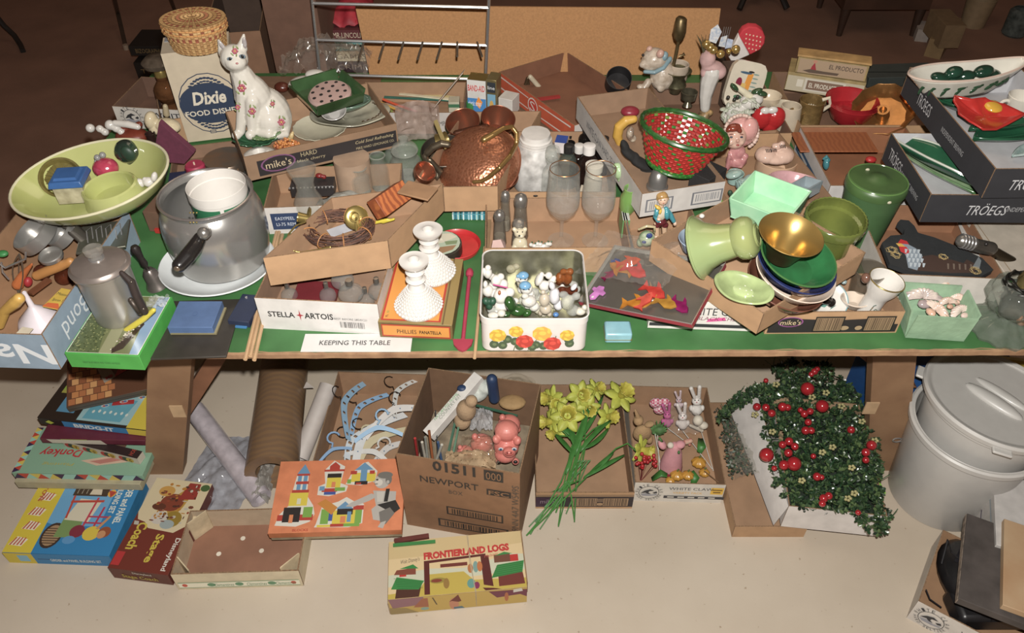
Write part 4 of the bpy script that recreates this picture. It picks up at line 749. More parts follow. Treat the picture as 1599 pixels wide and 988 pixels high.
# egg beater
f = Fig(20,460, zb); o = thing('egg_beater', 'old wire egg beater at the left edge of the utensil carton', 'whisk', f.P)
for i in range(4):
    t = i*pi/4; part(o, 'beater_wire', m('8a8478', .3,1), lambda mb: mb.tube([f.at(30,396)+V((0,0,0))]+[f.at(30-6*sin(a),396+64*a/pi) + V((cos(t)*.016*sin(a), sin(t)*.016*sin(a),0)) for a in [pi*j/9 for j in range(1,9)]]+[f.at(30,460)], .0013,6))
part(o, 'crank', CHROME, lambda mb: mb.tube([f.at(0,412), f.at(8,418), f.at(40,404), f.at(40,394)], .0022,6)); part(o, 'side_wire', CHROME, lambda mb: mb.tube([f.at(2,410), f.at(4,425), f.at(14,436)], .002,6))
f = Fig(20,505, zb+.02); f.t([(0,508,7),(8,485,8),(24,472,10),(30,466,9)]); f.done('wooden_masher', m('c49a44', .4,var=.12,sc=16), 'yellow wooden tool handle in the front left of the carton', 'handle', vox=.002)
f = Fig(-4,440, zb); f.e(4,396,9,5); f.done('green_scrap', m('2a7a3c', .5), 'tiny green plastic piece at the left photo edge', 'scrap')
o, s, H = LT('funnel', 'frosted white plastic funnel upside down in the utensil carton', 'funnel', 52,508, zb, 456,34, [(1,0),(1,.08),(.85,.25),(.22,.55),(.13,.62),(.09,1)], m('cfc6cc', .35,var=.05),t=.0015)
q = slab('measuring_card', 'yellow card lettered measuring spoon set in the utensil carton', 'card', (66,478),(96,484),D=(111,452),z=zb+.06,h=.003,mat=m('c9a83a', .5))
text(q.root, 'Measuring', q.to(.5,.68), FX, FY, q.L*.8,.010, '2a3a30'); text(q.root, 'Spoon Set', q.to(.5,.38), FX, FY, q.L*.7,.010, '2a3a30'); top(q, [('c8602c', [(0,0),(.9,0),(.6,.25),(.1,.2)])], 'printed_corner')
f = Fig(66,486, zb); f.t([(60,480,4),(80,486,5)]); f.done('copper_spoon', m('b86030', .3,.7), 'small copper coloured spoon under the yellow card', 'spoon', vox=.0015)
q = slab('paper_slip', 'torn white paper slip at the front of the utensil carton', 'paper', (20,525),(38,528),(24,508),z=zb+.045,h=.001,mat=m('c9bfa8', .8))
stick('wooden_spatula', 'brown wooden spatula handle beside the yellow card', (48,460),(78,438),.014, '6a3c20', z=zb+.04,cat='spatula', th=.006)
# ---------------------------------------------------------------- puzzle box, percolator, bell
q = slab('puzzle_box', 'green edged jigsaw box picturing a bird under the coffee percolator', 'box', (100,551),(217,556),D=(265,463),z=.772,h=.040,mat=m('3f9e3c', .5),zB=.772); pz = q
rnd = random.Random(11)
sh = [('d6d6cc', rc(.02,.015,.98,.985)),('6b7048', rc(.03,.02,.97,.98)),('55603c', [(.03,.02),(.45,.02),(.30,.55),(.03,.6)]),('8a8a68', [(.45,.02),(.62,.02),(.55,.98),(.40,.98)]),('7d9ab8', [(.86,.02),(.97,.02),(.97,.98),(.83,.98),(.80,.6)]),('3a2c22', [(.62,.02),(.74,.1),(.84,.5),(.80,.55),(.7,.3),(.6,.1)])]
for i in range(190): x = rnd.uniform(.04,.42); y = rnd.uniform(.03,.6); sh.append((rnd.choice(['7d8450', '49542f', '8f9460', '3d4828']), el(x, y, .012,.009,5)))
for i in range(46): x = rnd.uniform(.62,.84); y = (x-.62)*2.2+rnd.uniform(.0,.16); sh.append((rnd.choice(['d0c9b8', '2a221c', '8c7a6a', '5a4a3e']), el(x, y, .014,.012,5)))
top(q, sh, r=.3,coat=.3); text(q.root, 'GREAT BLUE HERON AND YOUNG 500 PIECES', q.fo(.45,.45), FX, FZ, q.L*.5,.005, '2a5a2c')
o, s, H = LT('coffee_percolator', 'dented aluminium coffee percolator standing on the green puzzle box', 'percolator', 173,488,.774,416,44, [(0,0),(.86,0),(.88,.03),(.86,.1),(.90,.95),(.98,.96),(.98,1)], m('b0ada6', .34,1.0,var=.12,sc=10,bump=.15,bsc=14),n=48)
pc = o; part(pc, 'lid', m('b6aaa2', .3,1), lambda mb: mb.lathe([(s*1.0, H*1.0),(s*1.02, H*1.03),(s*.93, H*1.06),(s*.9, H*1.09),(s*.5, H*1.15),(s*.25, H*1.17),(0, H*1.17)], 44)); kn = part(pc, 'glass_knob', glass('e8e4dc', .12), lambda mb: mb.lathe([(s*.2, H*1.17),(s*.16, H*1.24),(s*.3, H*1.28),(s*.32, H*1.36),(s*.2, H*1.40),(0, H*1.38)], 28)); part(pc, 'knob_base', CHROME, lambda mb: mb.lathe([(s*.26, H*1.165),(s*.26, H*1.19),(0, H*1.19)], 24))
f = Fig(186,488,.774); f.P = pc.location.copy()
f.t([(190,426,4,-36),(205,440,6,-44),(212,460,6,-46),(226,486,6,-42)]); f.done('handle', m('2e2320', .5),parent=pc, vox=.0018); f.t([(204,468,4,-36),(218,488,4,-38)]); f.done('handle_brace', m('4a4038', .45,.5),parent=pc)
f.e(205,440,2.2,dy=-51); f.e(224,482,2.2,dy=-49); f.done('rivet', m('6d645c', .3,1),parent=pc)
f = Fig(212,512,.776); o = thing('yellow_opener', 'yellow plastic tool lying on the bird puzzle box', 'tool', f.P); f.t([(176,532,4),(200,514,5),(224,498,5),(240,484,4)]); f.done('handle', m('cfc02c', .4),parent=o, vox=.0018); f.t([(172,536,2.5),(177,531,3.5)]); f.done('dark_tip', m('2c2620', .4),parent=o)
f = Fig(248,476,.776);
mb = MB(); mb.surf(lambda u, v: V((f.k*(-14+30*u), f.k*(-14+26*v),.012+.012*noise.noise(V((u*5, v*5,2))))),14,12); o = solo(mb, 'crumpled_cellophane', 'crumpled clear cellophane at the corner of the puzzle box', 'wrapper', glass('ffffff', .25,.1), f.P)
o, s, H = LT('hand_bell', 'tarnished silver hand bell with dark turned handle', 'bell', 241,446,.731,420,18, [(1,0),(.93,.1),(.7,.35),(.62,.8),(.4,1),(0,1.03)], m('8f8580', .28,1,var=.2),M=RY(-9)); part(o, 'handle', m('2a2220', .4,.3), lambda mb: mb.lathe([(.0045, H),(.004, H+.006),(.008, H+.016),(.0065, H+.03),(.0085, H+.046),(.0105, H+.056),(.007, H+.064),(0, H+.066)], 16))
# red tag and green books behind the pot
q = slab('red_card', 'small bright red card left of the big pot', 'card', (240,358),(262,360),(233,332),z=.745,h=.012,mat=m('b8281e', .5)); text(q.root, 'SALE', q.to(.7,.5), FX, FY, .012,.006, 'd8c8b8')
q = slab('small_carton', 'brown carton corner between bowl and big pot', 'box', (222,330),(262,334),(232,296),z=.79,h=.058,mat=m('6a4c38', .8))
# ---------------------------------------------------------------- platter, pot, tub
o, s, H = LT('oval_platter', 'white oval platter under the big aluminium pot', 'platter', 342,425,.731,408,92, [(.55,0),(.62,.05),(.85,.5),(1,1)], cer('cfd3d4', .03),t=.005,n=56,sy=.90,sx=.96)
o, s, H = LT('aluminium_pot', 'big dented aluminium pot with black side handle on the platter', 'pot', 336,402,.748,302,78, [(0,0),(.80,0),(.9,.04),(.94,.12),(1,.40),(1,.60),(.975,.73),(.93,.82),(.87,.885),(.835,.92),(.85,.95),(.88,1)], m('bdbbb7', .2,1.0,var=.10,sc=8,bump=.1,bsc=9),t=.0022,n=64)
pot = o; part(pot, 'rolled_rim', m('aca4a0', .25,1), lambda mb: mb.tube([(cos(2*pi*i/56)*s*.88, sin(2*pi*i/56)*s*.88, H) for i in range(56)], .003,8,closed=True))
f = Fig(336,404,.748); f.P = pot.location.copy()
f.t([(322,362,8,-96),(318,364,9,-112)]); f.done('bracket', m('9a9894', .3,1),parent=pot, vox=.002)
f.t([(312,372,9,-110),(304,386,11,-124),(293,400,11,-140),(280,414,10,-154)]); hd = f.done('handle', m('171413', .25,coat=.4),parent=pot, vox=.002); f.e(276,420,4.5,4.5,dy=-163,rd=2); f.done('rivet', m('8a7a68', .3,1),parent=hd)
for y in (332,347):
    for x in (297,302,307): f.e(x, y, 1.6,1.1,dy=-84,n=8)
f.done('stamped_mark', BRASS, parent=pot)
o, s, H = LT('plastic_tub', 'white plastic food tub with green band standing inside the pot', 'tub', 351,384,.765,288,44, [(.84,0),(.86,.02),(.97,.86),(1.0,.87),(1.0,1)], m('d4cfc8', .4,var=.03),t=.0015,n=48); part(o, 'green_band', m('25704a', .45), lambda mb: mb.lathe([(s*.945, H*.60),(s*.973, H*.83)], 48)); part(o, 'white_tab', m('d4cfc8', .5), lambda mb: mb.box(-.004,-.0012,0,.004,0, H*.3,M=T(s*.35,-s*.92, H*.56) @ RZ(20)))
# ---------------------------------------------------------------- blue box, black folder, navy case, dowels
q = slab('black_folder', 'thin black vinyl folder under the blue box at table edge', 'folder', (234,560),(353,556),D=(388,466),z=.736,h=.005,mat=m('332e28', .5,var=.15))
q = slab('blue_box', 'square slate blue gift box lying on the black folder', 'box', (261,511),(331,511),D=(349,470),z=.758,h=.020,mat=m('4a6590', .75,bump=.1)); part(q.root, 'gilt_page_edge', m('b0a47a', .4,.5), lambda mb: mb.box(-q.L/2+.002,-q.D/2-.001,0, q.L/2+.005, q.D/2-.002,.004)); prints(q.root, q.to(.5,.5), FX, FY, .012,.014, ring(.5,.5,.4,.5,.06, '3d5680', 12), 'pressed_mark')
q = slab('snap_case', 'small navy case with two silver snaps near the dowels', 'case', (355,500),(388,503),D=(397,460),z=.747,h=.016,mat=m('1f2944', .6));
for u in (.30,.75): part(q.root, 'snap', CHROME, lambda mb: mb.lathe([(0,.003),(.0025,.003),(.0032,0)], 12,M=T(*q.to(u, .85))))
part(q.root, 'blue_lining', m('3a7ab0', .6), lambda mb: mb.box(-q.L/2,-q.D/2-.005,.001, q.L/2-.006,-q.D/2,.004))
for p, q_, lb in (((383,561),(432,362), 'leftmost long thin wooden dowel hanging over the table edge'),((391,556),(436,362), 'middle thin wooden dowel of the three beside the star print carton'),((397,562),(441,366), 'rightmost thin wooden dowel of the three beside bulb carton')): stick('wooden_dowel', lb, p, q_, 0, 'b8946c', z=.737,r=.0042,cat='dowel')
# ---------------------------------------------------------------- china cat and pottery
f = Fig(418,212,.812)
f.e(420,178,32,40,dy=6,rd=30,rot=-14); f.e(398,150,23,32,dy=-2,rd=22,rot=-22); f.t([(378,118,15,-4),(386,134,19,-4),(392,156,22,-2)]); f.e(369,98,19,19,dy=-8,rd=19); f.e(371,104,15,11,dy=-18)
f.t([(354,90,8,-4),(346,72,2,0)]); f.t([(380,84,8,-4),(383,64,2,0)]); f.t([(350,88,5,-4),(347,75,2,0)])
f.t([(383,150,11,-14),(380,180,8,-18),(378,205,7.5,-20),(372,211,7,-28)]); f.t([(396,160,12,-18),(395,185,9,-22),(396,205,7.5,-24),(392,211,7,-32)])
f.e(420,192,19,20,dy=-14,rd=16); f.t([(408,206,8,-22),(420,209,7,-28)]); f.t([(446,196,7,4),(444,210,6,-16),(430,212,5.5,-26)])
cat = f.done('china_cat', cer('d2cdc2', .03), 'tall white china cat painted with pink flowers, sitting upright', 'figurine', vox=.0022,smooth=1)
def leafy(f, x, y, d, sc, parent, pink='b85a6c'):
    for i in range(6): a = i*pi/3; f.e(x+cos(a)*3.1*sc, y+sin(a)*3.1*sc, 2.3*sc, 1.8*sc, dy=d, rd=1.4,rot=-math.degrees(a),n=8)
    f.done('painted_flower', m(pink, .25,coat=.3),parent=parent); f.e(x, y, 1.7*sc, dy=d-1,rd=1.2,n=8); f.done('flower_centre', m('c9a25a', .3),parent=parent)
    for a in (70,130,250,300): f.e(x+cos(R(a))*7*sc, y+sin(R(a))*7*sc, 3*sc, 1.1*sc, dy=d+.6,rd=1.0,rot=-a, n=8)
    f.done('painted_leaf', m('8a9a5c', .3),parent=parent)
for x, y, d, sc in ((380,142,-23.5,1.25),(395,176,-31.5,1.1),(438,192,-22,1.1),(370,88,-26,.9),(374,170,-26.5,.8),(425,165,-21,.7)): leafy(f, x, y, d, sc, cat)
for x, y, d in ((363,100,-25.2),(381,96,-25.2)):
    f.e(x, y, 4.6,3.2,dy=d, rd=2,n=10); f.done('eye', m('7d8f9a', .1,coat=1),parent=cat); f.e(x, y, 2.2,2.6,dy=d-1.4,rd=1.2,n=10); f.done('pupil', BLK, parent=cat)
f.e(373,106,2,1.4,dy=-29.5); f.done('nose', m('b87a7a', .3),parent=cat); f.e(351,80,3.2,8,dy=-7.5,rd=2,rot=-22); f.e(384,76,3.2,8,dy=-9,rd=2,rot=6); f.done('inner_ear', m('b7b2ac', .3, c2='8a7f84', sc=120),parent=cat)
cat.scale = (1.06,1.06,1.06)
# green leaf dish, brown corn, white candle holder
def leafdish(name, label, px, py, z0, rx, col, n=9,M=None, h=.014,ry=.7,wav=.12, cat_='dish'):
    P = W(px, py, z0); k = rx/PPM(P)
    def fn(u, v):
        t = 2*pi*u; r = v*k*(1+wav*cos(n*t)*v); return V((r*cos(t), r*sin(t)*ry, h*v**2+.0025*cos(n*t)*v+.001*sin(n*t*2)*v))
    mb = MB(); mb.surf(fn, 72,8,cu=True); return solo(mb, name, label, cat_, cer(col, .25,sc=20), P, M, solid=.003)
leafdish('leaf_dish', 'dark green china leaf dish in front of the white cat', 400,224,.820,32, '2c5c3c')
leafdish('leaf_dish', 'paler green china leaf dish lying over the dark one', 414,214,.836,24, '5f7f4a', M=RX(10))
f = Fig(448,238,.815); rnd = random.Random(2)
f.e(448,230,21,14,rd=16); cn = f.done('beaded_gourd', m('7c3a20', .3,coat=.4), 'brown beaded glass gourd beside the green leaf dishes', 'ornament')
for i in range(80): a = rnd.uniform(0,2*pi); r = math.sqrt(rnd.random()); f.e(448+20*r*cos(a),228+12*r*sin(a),2.2,dy=-15*math.sqrt(max(0,1-r*r*.95)),n=6)
f.done('bead', m('b0582c', .2,coat=.6,var=.4, c2='c98a3c', sc=90),parent=cn); f.t([(454,216,5),(457,207,2)]); f.done('tip', m('c9b07a', .4),parent=cn)
o, s, H = LT('candle_dish', 'round white china candle holder at the front corner of tray', 'candle holder', 405,246,.815,237,26, [(.8,0),(1,.4),(.75,.85),(.42,1),(.36,.7),(.3,.4),(0,.4)], WHITE, n=36)
LT('cream_plate', 'cream scalloped plate under the pottery dishes', 'plate', 500,205,.814,198,42, [(.6,0),(1,1)], cer('c6c0a8'),t=.003,flute=20,amp=.02)
o = leafdish('pottery_platter', 'large speckled grey pottery platter with brown wavy edge', 546,185,.825,62, 'a9a692', n=3,wav=.04,h=.022,ry=.75)
part(o, 'wavy_edge_line', m('4a3522', .4), lambda mb: mb.tube([(.085*cos(t)*(1+.02*sin(t*34)),.062*sin(t)*(1+.02*sin(t*34)),.0215) for t in [R(a) for a in range(-60,50,2)]], .0013,5))
o = leafdish('pottery_bowl', 'second grey green pottery bowl on the speckled platter', 536,172,.845,44, '5f7a68', n=2,wav=.03,h=.03,ry=.6)
o, s, H = LT('white_saucer', 'small white glazed dish poking out below the square dish', 'dish', 522,180,.865,170,20, [(.5,0),(1,1)], cer('bdb9b4'),t=.003,M=RX(20))
q = tray('square_dish', 'square dark green glazed pottery dish holding the pink flower frog', (493,164),(565,142),(463,128),z=.925,h=.03,out='2f5230', ins='2a4d2c', cat='dish', flare=.014,base='2a4d2c', t=.006)
for o in q.root.children:
    for i in range(len(o.data.materials)): o.data.materials[i] = cer('34552f', .3,sc=14)
q2, s, H = LT('flower_frog', 'pink ceramic flower frog disc pierced with dark holes', 'flower frog', 515,150,.905,142,34, [(1,0),(1,.5),(.9,.9),(.6,1),(0,1.05)], cer('b89a92'),M=RX(8) @ RY(-4),n=40)
for i in range(16):
    if i == 0: x, y = 0,0
    elif i < 6: a = i*2*pi/5; x, y = .4*cos(a),.4*sin(a)
    else: a = i*2*pi/10; x, y = .75*cos(a),.75*sin(a)
    part(q2, 'hole', m('1c1614', .8), lambda mb: mb.lathe([(0,0),(s*.085,0),(s*.085,.0006),(0,.0006)], 14,M=T(x*s, y*s, H*1.0+.0006-(.0015 if i > 5 else 0))))
f = Fig(495,140,.86); f.e(470,130,22,10,rot=-12); f.e(492,116,16,7); f.e(505,124,12,8); f.done('white_ceramic', WHITE, 'white china piece behind the dark green square dish', 'figurine', vox=.0025)
f = Fig(440,140,.745); f.e(440,136,12,8); f.done('glass_ornament', m('5a2414', .3,coat=.3,bump=.6), 'reddish brown glass piece behind the cat tail', 'ornament')
mb = MB(); P = W(500,132,.80)
mb.surf(lambda u, v: V(((u-.5)*.26,(v-.5)*.14,.07*sin(pi*u)*sin(pi*v)+.03*noise.noise(V((u*7, v*6,1)))+.02*noise.noise(V((u*19, v*16,1)))+.015)),40,24); solo(mb, 'plastic_bag', 'crumpled clear plastic bag in front of the tall cartons', 'bag', glass('e9ddd0', .1,.12), P+V((0,.12,0)))
# ================================================================ middle: jars, brass, copper
# hurricane chimney, wreath, brass candle holders in t_brass (floor z .821)
o, s, H = LT('lamp_chimney', 'clear glass hurricane lamp chimney standing behind the brass tray', 'lamp glass', 480,352,.735,262,24, [(.72,0),(.78,.2),(.95,.38),(.92,.46),(.6,.62),(.58,.75),(.88,.97),(.92,1)], glass('f0efe8', .05,ior=1.6),t=.0015,n=40)
P = W(528,356,.864); k = 1/PPM(P); rnd = random.Random(4)
wr = thing('twig_wreath', 'brown twig wreath tied with raffia in the brass tray', 'wreath', P, RX(4))
mb = MB(); Rx, Ry = 47*k, 32*k
for i in range(190):
    t0 = rnd.uniform(0,2*pi); ln = rnd.uniform(.5,1.3); a0 = rnd.uniform(0,2*pi); rad = .016*math.sqrt(rnd.random()); tw = rnd.uniform(-1.5,1.5); pts = []
    for j in range(7):
        t = t0+ln*j/6; a = a0+tw*j/6; q_ = 1+rad*cos(a)/Rx; pts.append((cos(t)*Rx*q_, sin(t)*(Ry+rad*cos(a)), rad*sin(a)*.8+.001*rnd.uniform(-1,1)))
    mb.tube(pts, .0011,4,c=rnd.choice(['4a2c20', '5c3826', '38221a', '6d4630']))
o = mb.build('twigs', pm(.8), wr); o['kind'] = 'stuff'
for a in (20,75,120,200,245,285,335):
    t = R(a); c = V((cos(t)*Rx, sin(t)*Ry, 0)); rd = V((cos(t), sin(t),0)); part(wr, 'raffia_tie', m('b0763c', .6), lambda mb: mb.tube([c+rd*.0175*cos(b)+V((0,0,.0155*sin(b)))+V((-rd.y, rd.x, 0))*.003*sin(b*.5) for b in [2*pi*i/14 for i in range(14)]], .0012,5,closed=True))
def candle(name, label, px, py, z, M, px2):
    P = W(px, py, z); o = thing(name, label, 'candle holder', P, M)
    k = 1/PPM(P)
    part(o, 'drip_pan', BRASS, lambda mb: mb.lathe([(0,.0),(17*k, .001),(19*k, .005),(18*k, .006),(15*k, .003),(7*k, .003),(6*k, .006)], 32)); part(o, 'cup', BRASS, lambda mb: mb.lathe([(2*k, -.004),(7*k, 0),(8*k, .02),(8.5*k, .026),(7.4*k, .026),(7*k, .004),(0,.003)], 24)); return o
c1 = candle('brass_sconce', 'brass candle cup lying on its side at left of the wreath', 484,342,.87, RY(-70) @ RX(10),0)
f = Fig(484,378,.872); f.t([(478,346,2),(462,352,2),(450,366,2),(449,380,2),(456,391,2),(470,394,2),(495,390,2),(516,386,2.6)], n=8); f.done('curved_brass_rod', BRASS, 'thin curved brass rod sweeping round the front of the wreath', 'rod')
c2_ = candle('brass_sconce', 'round brass candle dish tilted up, right of wreath', 557,340,.875, RX(48) @ RZ(0),0); part(c2_, 'stem', BRASS, lambda mb: mb.tube([(0,0,.004),(0,-.012,.012),(.001,-.032,.006),(.003,-.044,-.020),(.008,-.05,-.045)], .0022,8))
f = Fig(592,352,.83); f.t([(574,350,3),(605,343,3)]); f.t([(598,347,2.5),(615,342,2.5)]); f.done('yellow_pegs', m('c9b81e', .4), 'tiny yellow plastic pegs beside the twig wreath', 'peg')
q = slab('cedar_box', 'tilted reddish cedar wood block with grain behind the wreath', 'box', (603,338),(645,308),C=(622,285),z=.895,zC=.93,h=.035,mat=m('b0622c', .5, c2='8a4420', kind='wave', sc=22));
q = slab('kraft_scrap', 'folded brown cardboard scrap above the cedar wood block', 'box', (620,300),(668,312),C=(632,280),z=.93,h=.004,mat=m('96714e', .8))
stick('white_strip', 'white paper strip under the twig wreath', (514,365),(552,352),.03, 'b9bcc4', z=.827,cat='paper', th=.001)
# jars
o, s, H = LT('round_box', 'tan round pasteboard box with lid among the glass jars', 'box', 552,292,.735,246,28, [(1,0),(1,1),(0,1)], m('a98d74', .7),n=44)
mb = MB();
def jar(label, px, pb, pt, r, prof, name='glass_jar', lid=None, rings=True):
    o, s, H = LT(name, label, 'jar', px, pb, .737, pt, r, prof, glass('e6e8e2', .07,ior=1.7),t=.003,n=36)
    part(o, 'lip', glass('dfe2da', .2,ior=1.9), lambda mb: mb.tube([(cos(2*pi*i/30)*s*prof[-1][0], sin(2*pi*i/30)*s*prof[-1][0], H) for i in range(30)], .0018,6,closed=True)); part(o, 'thick_base', glass('cfd4cc', .35,ior=1.6), lambda mb: mb.lathe([(0,0),(s*.9,.0),(s*.9,.006),(0,.006)], 30)); return o, s, H
JP = [(.85,0),(1,.06),(1,.62),(.9,.72),(.72,.80),(.72,.88),(.78,1)]
jar('short clear glass jar in front of the tan round box', 562,300,262,16, JP); jar('clear glass jar standing right of the tan round box', 592,292,243,15, JP)
o, s, H = jar('wide clear glass candy jar with domed lid near the copper pans', 634,278,236,25, JP); part(o, 'domed_lid', glass('e2e6de', .2,ior=1.8), lambda mb: mb.lathe([(s*.8, H),(s*.85, H*1.05),(s*.7, H*1.2),(s*.3, H*1.32),(s*.25, H*1.4),(s*.3, H*1.48),(0, H*1.5)], 30,flute=14,amp=.02))
jar('small clear glass jar behind the candy jar', 612,262,228,12, JP)
q = slab('velvet_box', 'small dark jewelled box left of the round tan box', 'box', (452,292),(520,290),D=(524,275),z=.80,h=.03,mat=m('2b2626', .4));
for i in range(13): part(q.root, 'bead', CHROME, lambda mb: mb.ell((-q.L/2+q.L*i/12,-q.D/2-.001, q.h-.003),.003,n=6))
f = Fig(500,280,.80); f.e(498,274,6,4); f.e(506,276,4,4); f.done('red_trinket', m('7a1c1c', .3), 'dark red trinket lying on the velvet jewelled box', 'trinket')
mb = MB(); P = W(540,335,.74); mb.surf(lambda u, v: V(((u-.5)*.16,(v-.5)*.07,.045*sin(pi*u)+.015*noise.noise(V((u*6, v*5,4))))),24,10); solo(mb, 'grey_cloth', 'grey quilted cloth with black binding under the chimney glass', 'cloth', m('8f8d84', .8,bump=.3), P, solid=.002)
mb = MB(); mb.tube([V(((u-.5)*.10,-.036,.047*sin(pi*(.3+.7*u)))) for u in [i/12 for i in range(13)]], .004,6); solo(mb, 'black_strap', 'black curved strap on the grey quilted cloth', 'strap', m('1d1c1e', .6), P+V((.035,0,.002)))
# bulbs in the star print carton
q = t_stella; rnd = random.Random(9)
for i, (x, y, r, lb) in enumerate([(452,462,13, 'leftmost clear glass bulb in the star print carton'),(512,462,13, 'small clear glass ball at middle of star print carton'),(548,458,20, 'large clear glass ball front centre of bulb carton'),(572,470,13, 'small clear glass ball at the right front of bulb carton'),(590,455,15, 'clear glass globe at right wall of the bulb carton'),(535,438,18, 'clear glass globe behind the large ball in bulb carton')]):
    o, s, H = LT('glass_bulb', lb, 'bulb', x, y+8,.735+.02*(i % 3), y-10, r, [(0,-.1),(.6,0),(.95,.3),(1,.5),(.9,.75),(.55,.95),(.28,1.05),(.25,1.3)], glass('e4e8e6', .08,ior=1.9),n=24); part(o, 'screw_cap', m('a9a49a', .3,.8), lambda mb: mb.lathe([(s*.27, H*1.25),(s*.27, H*1.6),(0, H*1.65)], 16))
q = slab('red_book', 'dark red card lying under the glass bulbs', 'book', (452,476),(520,478),D=(540,440),z=.75,h=.012,mat=m('6d1c24', .5))
# ---------------------------------------------------------------- copper tray (floor ~.785)
CU = m('b07052', .26,1,var=.12, c2='935a42', sc=14)
def hammered(col):
    ma = m(col, .3,1,var=.08,kind='voronoi', sc=150,bump=.45, c2='a0603c'); return ma
o, s, H = LT('copper_pan', 'rear left copper saucepan bowl behind the hammered kettle', 'pan', 728,212,.82,182,27, [(0,0),(.6,.05),(.95,.5),(1,1)], CU, M=RX(20) @ RY(-8),t=.002)
o, s, H = LT('copper_pan', 'rear right copper saucepan bowl by the orange striped box', 'pan', 774,206,.82,178,27, [(0,0),(.6,.05),(.95,.5),(1,1)], CU, M=RX(16) @ RY(8),t=.002)
P = W(748,268,.80); k = 1/PPM(P); kt = thing('hammered_bowl', 'large hammered copper bowl with brass swing handle, tipped sideways', 'bowl', P+V((0,.0,.02)), RX(30) @ RY(-16))
HM = hammered('bb7a58')
part(kt, 'hammered_body', HM, lambda mb: mb.lathe([(66*k, -.004),(66*k, .002),(61*k, .018),(50*k, .038),(32*k, .052),(0,.058)], 64))
part(kt, 'rolled_rim', CU, lambda mb: mb.tube([(cos(2*pi*i/48)*66*k, sin(2*pi*i/48)*66*k, -.004) for i in range(48)], .003,8,closed=True))
f = Fig(748,268,.80); f.t([(740,284,3.4,-50),(752,283,3.4,-52),(764,276,3.6,-52),(780,262,3.8,-52),(796,244,4,-34),(806,226,4,0),(807,208,4,8),(799,198,4,12),(786,200,4,4),(770,210,5,-6),(756,218,5.5,-12)]); o = f.done('curved_brass_bar', m('a8854a', .28,1), 'thick curved brass kettle handle over the hammered copper bowl', 'handle', vox=.0016)
o, s, H = LT('copper_plate', 'flat copper plate under the hammered bowl', 'plate', 770,282,.80,276,40, [(.3,0),(.9,.3),(1,1)], CU, t=.002)
o, s, H = LT('copper_cup', 'small copper measuring cup hanging over the tray corner', 'cup', 656,276,.84,258,17, [(0,0),(.7,.1),(1,.6),(1,1)], CU, M=RY(30) @ RX(25),t=.002)
f = Fig(700,262,.83); f.t([(668,238,6),(676,230,6),(690,224,6),(700,226,5)]); f.t([(664,244,5),(670,262,5),(684,278,5),(688,268,5),(672,250,4)]); f.done('tarnished_ladle', m('6d6250', .4,.9,var=.3), 'tarnished curled metal strap at left of the copper bowl', 'strap', vox=.0018)
o, s, H = LT('grey_pan', 'dull grey metal pan behind the tarnished strap', 'pan', 694,250,.81,232,36, [(0,0),(.7,.05),(.95,.6),(1,1)], m('5e564c', .4,.9,var=.2),M=RX(12),t=.002)
stick('brass_rod', 'flat olive brass bar standing up left of the copper pans', (697,232),(680,190),.011, '8a7a48', z=.87, z2=.93,cat='bar', th=.004)
o, s, H = LT('brass_cup', 'small brass ring cup beside the standing brass bar', 'cup', 683,222,.85,208,13, [(1,0),(.9,.6),(1,1)], m('96824a', .3,.9),M=RY(70),t=.002)
for i, (p, q_, c, z) in enumerate([((742,206),(776,212), 'a01838', .86),((750,216),(792,200), '5a1428', .855)]): stick('plastic_spatula', 'crimson flat spatula between the copper pans' if i == 0 else 'dark red flat spatula under the curved brass bar', p, q_, .02, c, z=z, cat='spatula', th=.005)
f = Fig(720,214,.84); f.t([(712,208,5),(736,202,5),(760,198,5)]); f.done('dark_copper_handle', m('6d4430', .35,.9), 'dark copper handle across the two rear pans', 'handle', vox=.002)
mb = MB(); P = W(656,226,.80); mb.surf(lambda u, v: V(((u-.5)*.11,0, v*.11))+V((0,.03*sin(u*3)+.01*noise.noise(V((u*9, v*9,7))),0)),16,14); solo(mb, 'ribbed_bag', 'crinkled clear bag with pale packets behind candy jar', 'bag', glass('d8c4b8', .3,.2), P)
# ---------------------------------------------------------------- cigar box, candlesticks, sign, plates
t_pan = slab('cigar_box', 'orange topped cigar box lettered PANATELLA under milk glass candlesticks', 'box', (590,503),(706,508),D=(723,405),z=.775,h=.042,mat=m('7d6a3c', .5,.3)); q = t_pan
top(q, [('8a7440', rc(0,0,1,1)),('a8301c', rc(.03,.03,.84,.975)),('cf8a35', rc(.06,.05,.81,.955)),('5f4a28', rc(.86,0,.88,1)),('a5883c', el(.1,.15,.02,.02))], 'orange_label')
front(q, [('a8301c', rc(.04,.12,.97,.92)),('cf8a35', rc(.055,.2,.955,.84))], 'orange_label'); text(q.root, 'PHILLIES', q.fo(.38,.5)+V((0,-.001,0)), FX, FZ, .040,.011, '2a1c14'); text(q.root, 'PANATELLA', q.fo(.70,.5)+V((0,-.001,0)), FX, FZ, .045,.009, '2a1c14', bold=.02)
for i, x in enumerate((0,.35,.8)): text(q.root, '¢', q.to(.10,.09), FX, FY, .006,.01, '5f4a28') if i == 0 else None
q = slab('match_book', 'small red edged matchbook between the white candlesticks', 'matchbook', (655,447),(672,450),D=(675,438),z=.785,h=.008,mat=m('a03040', .5))
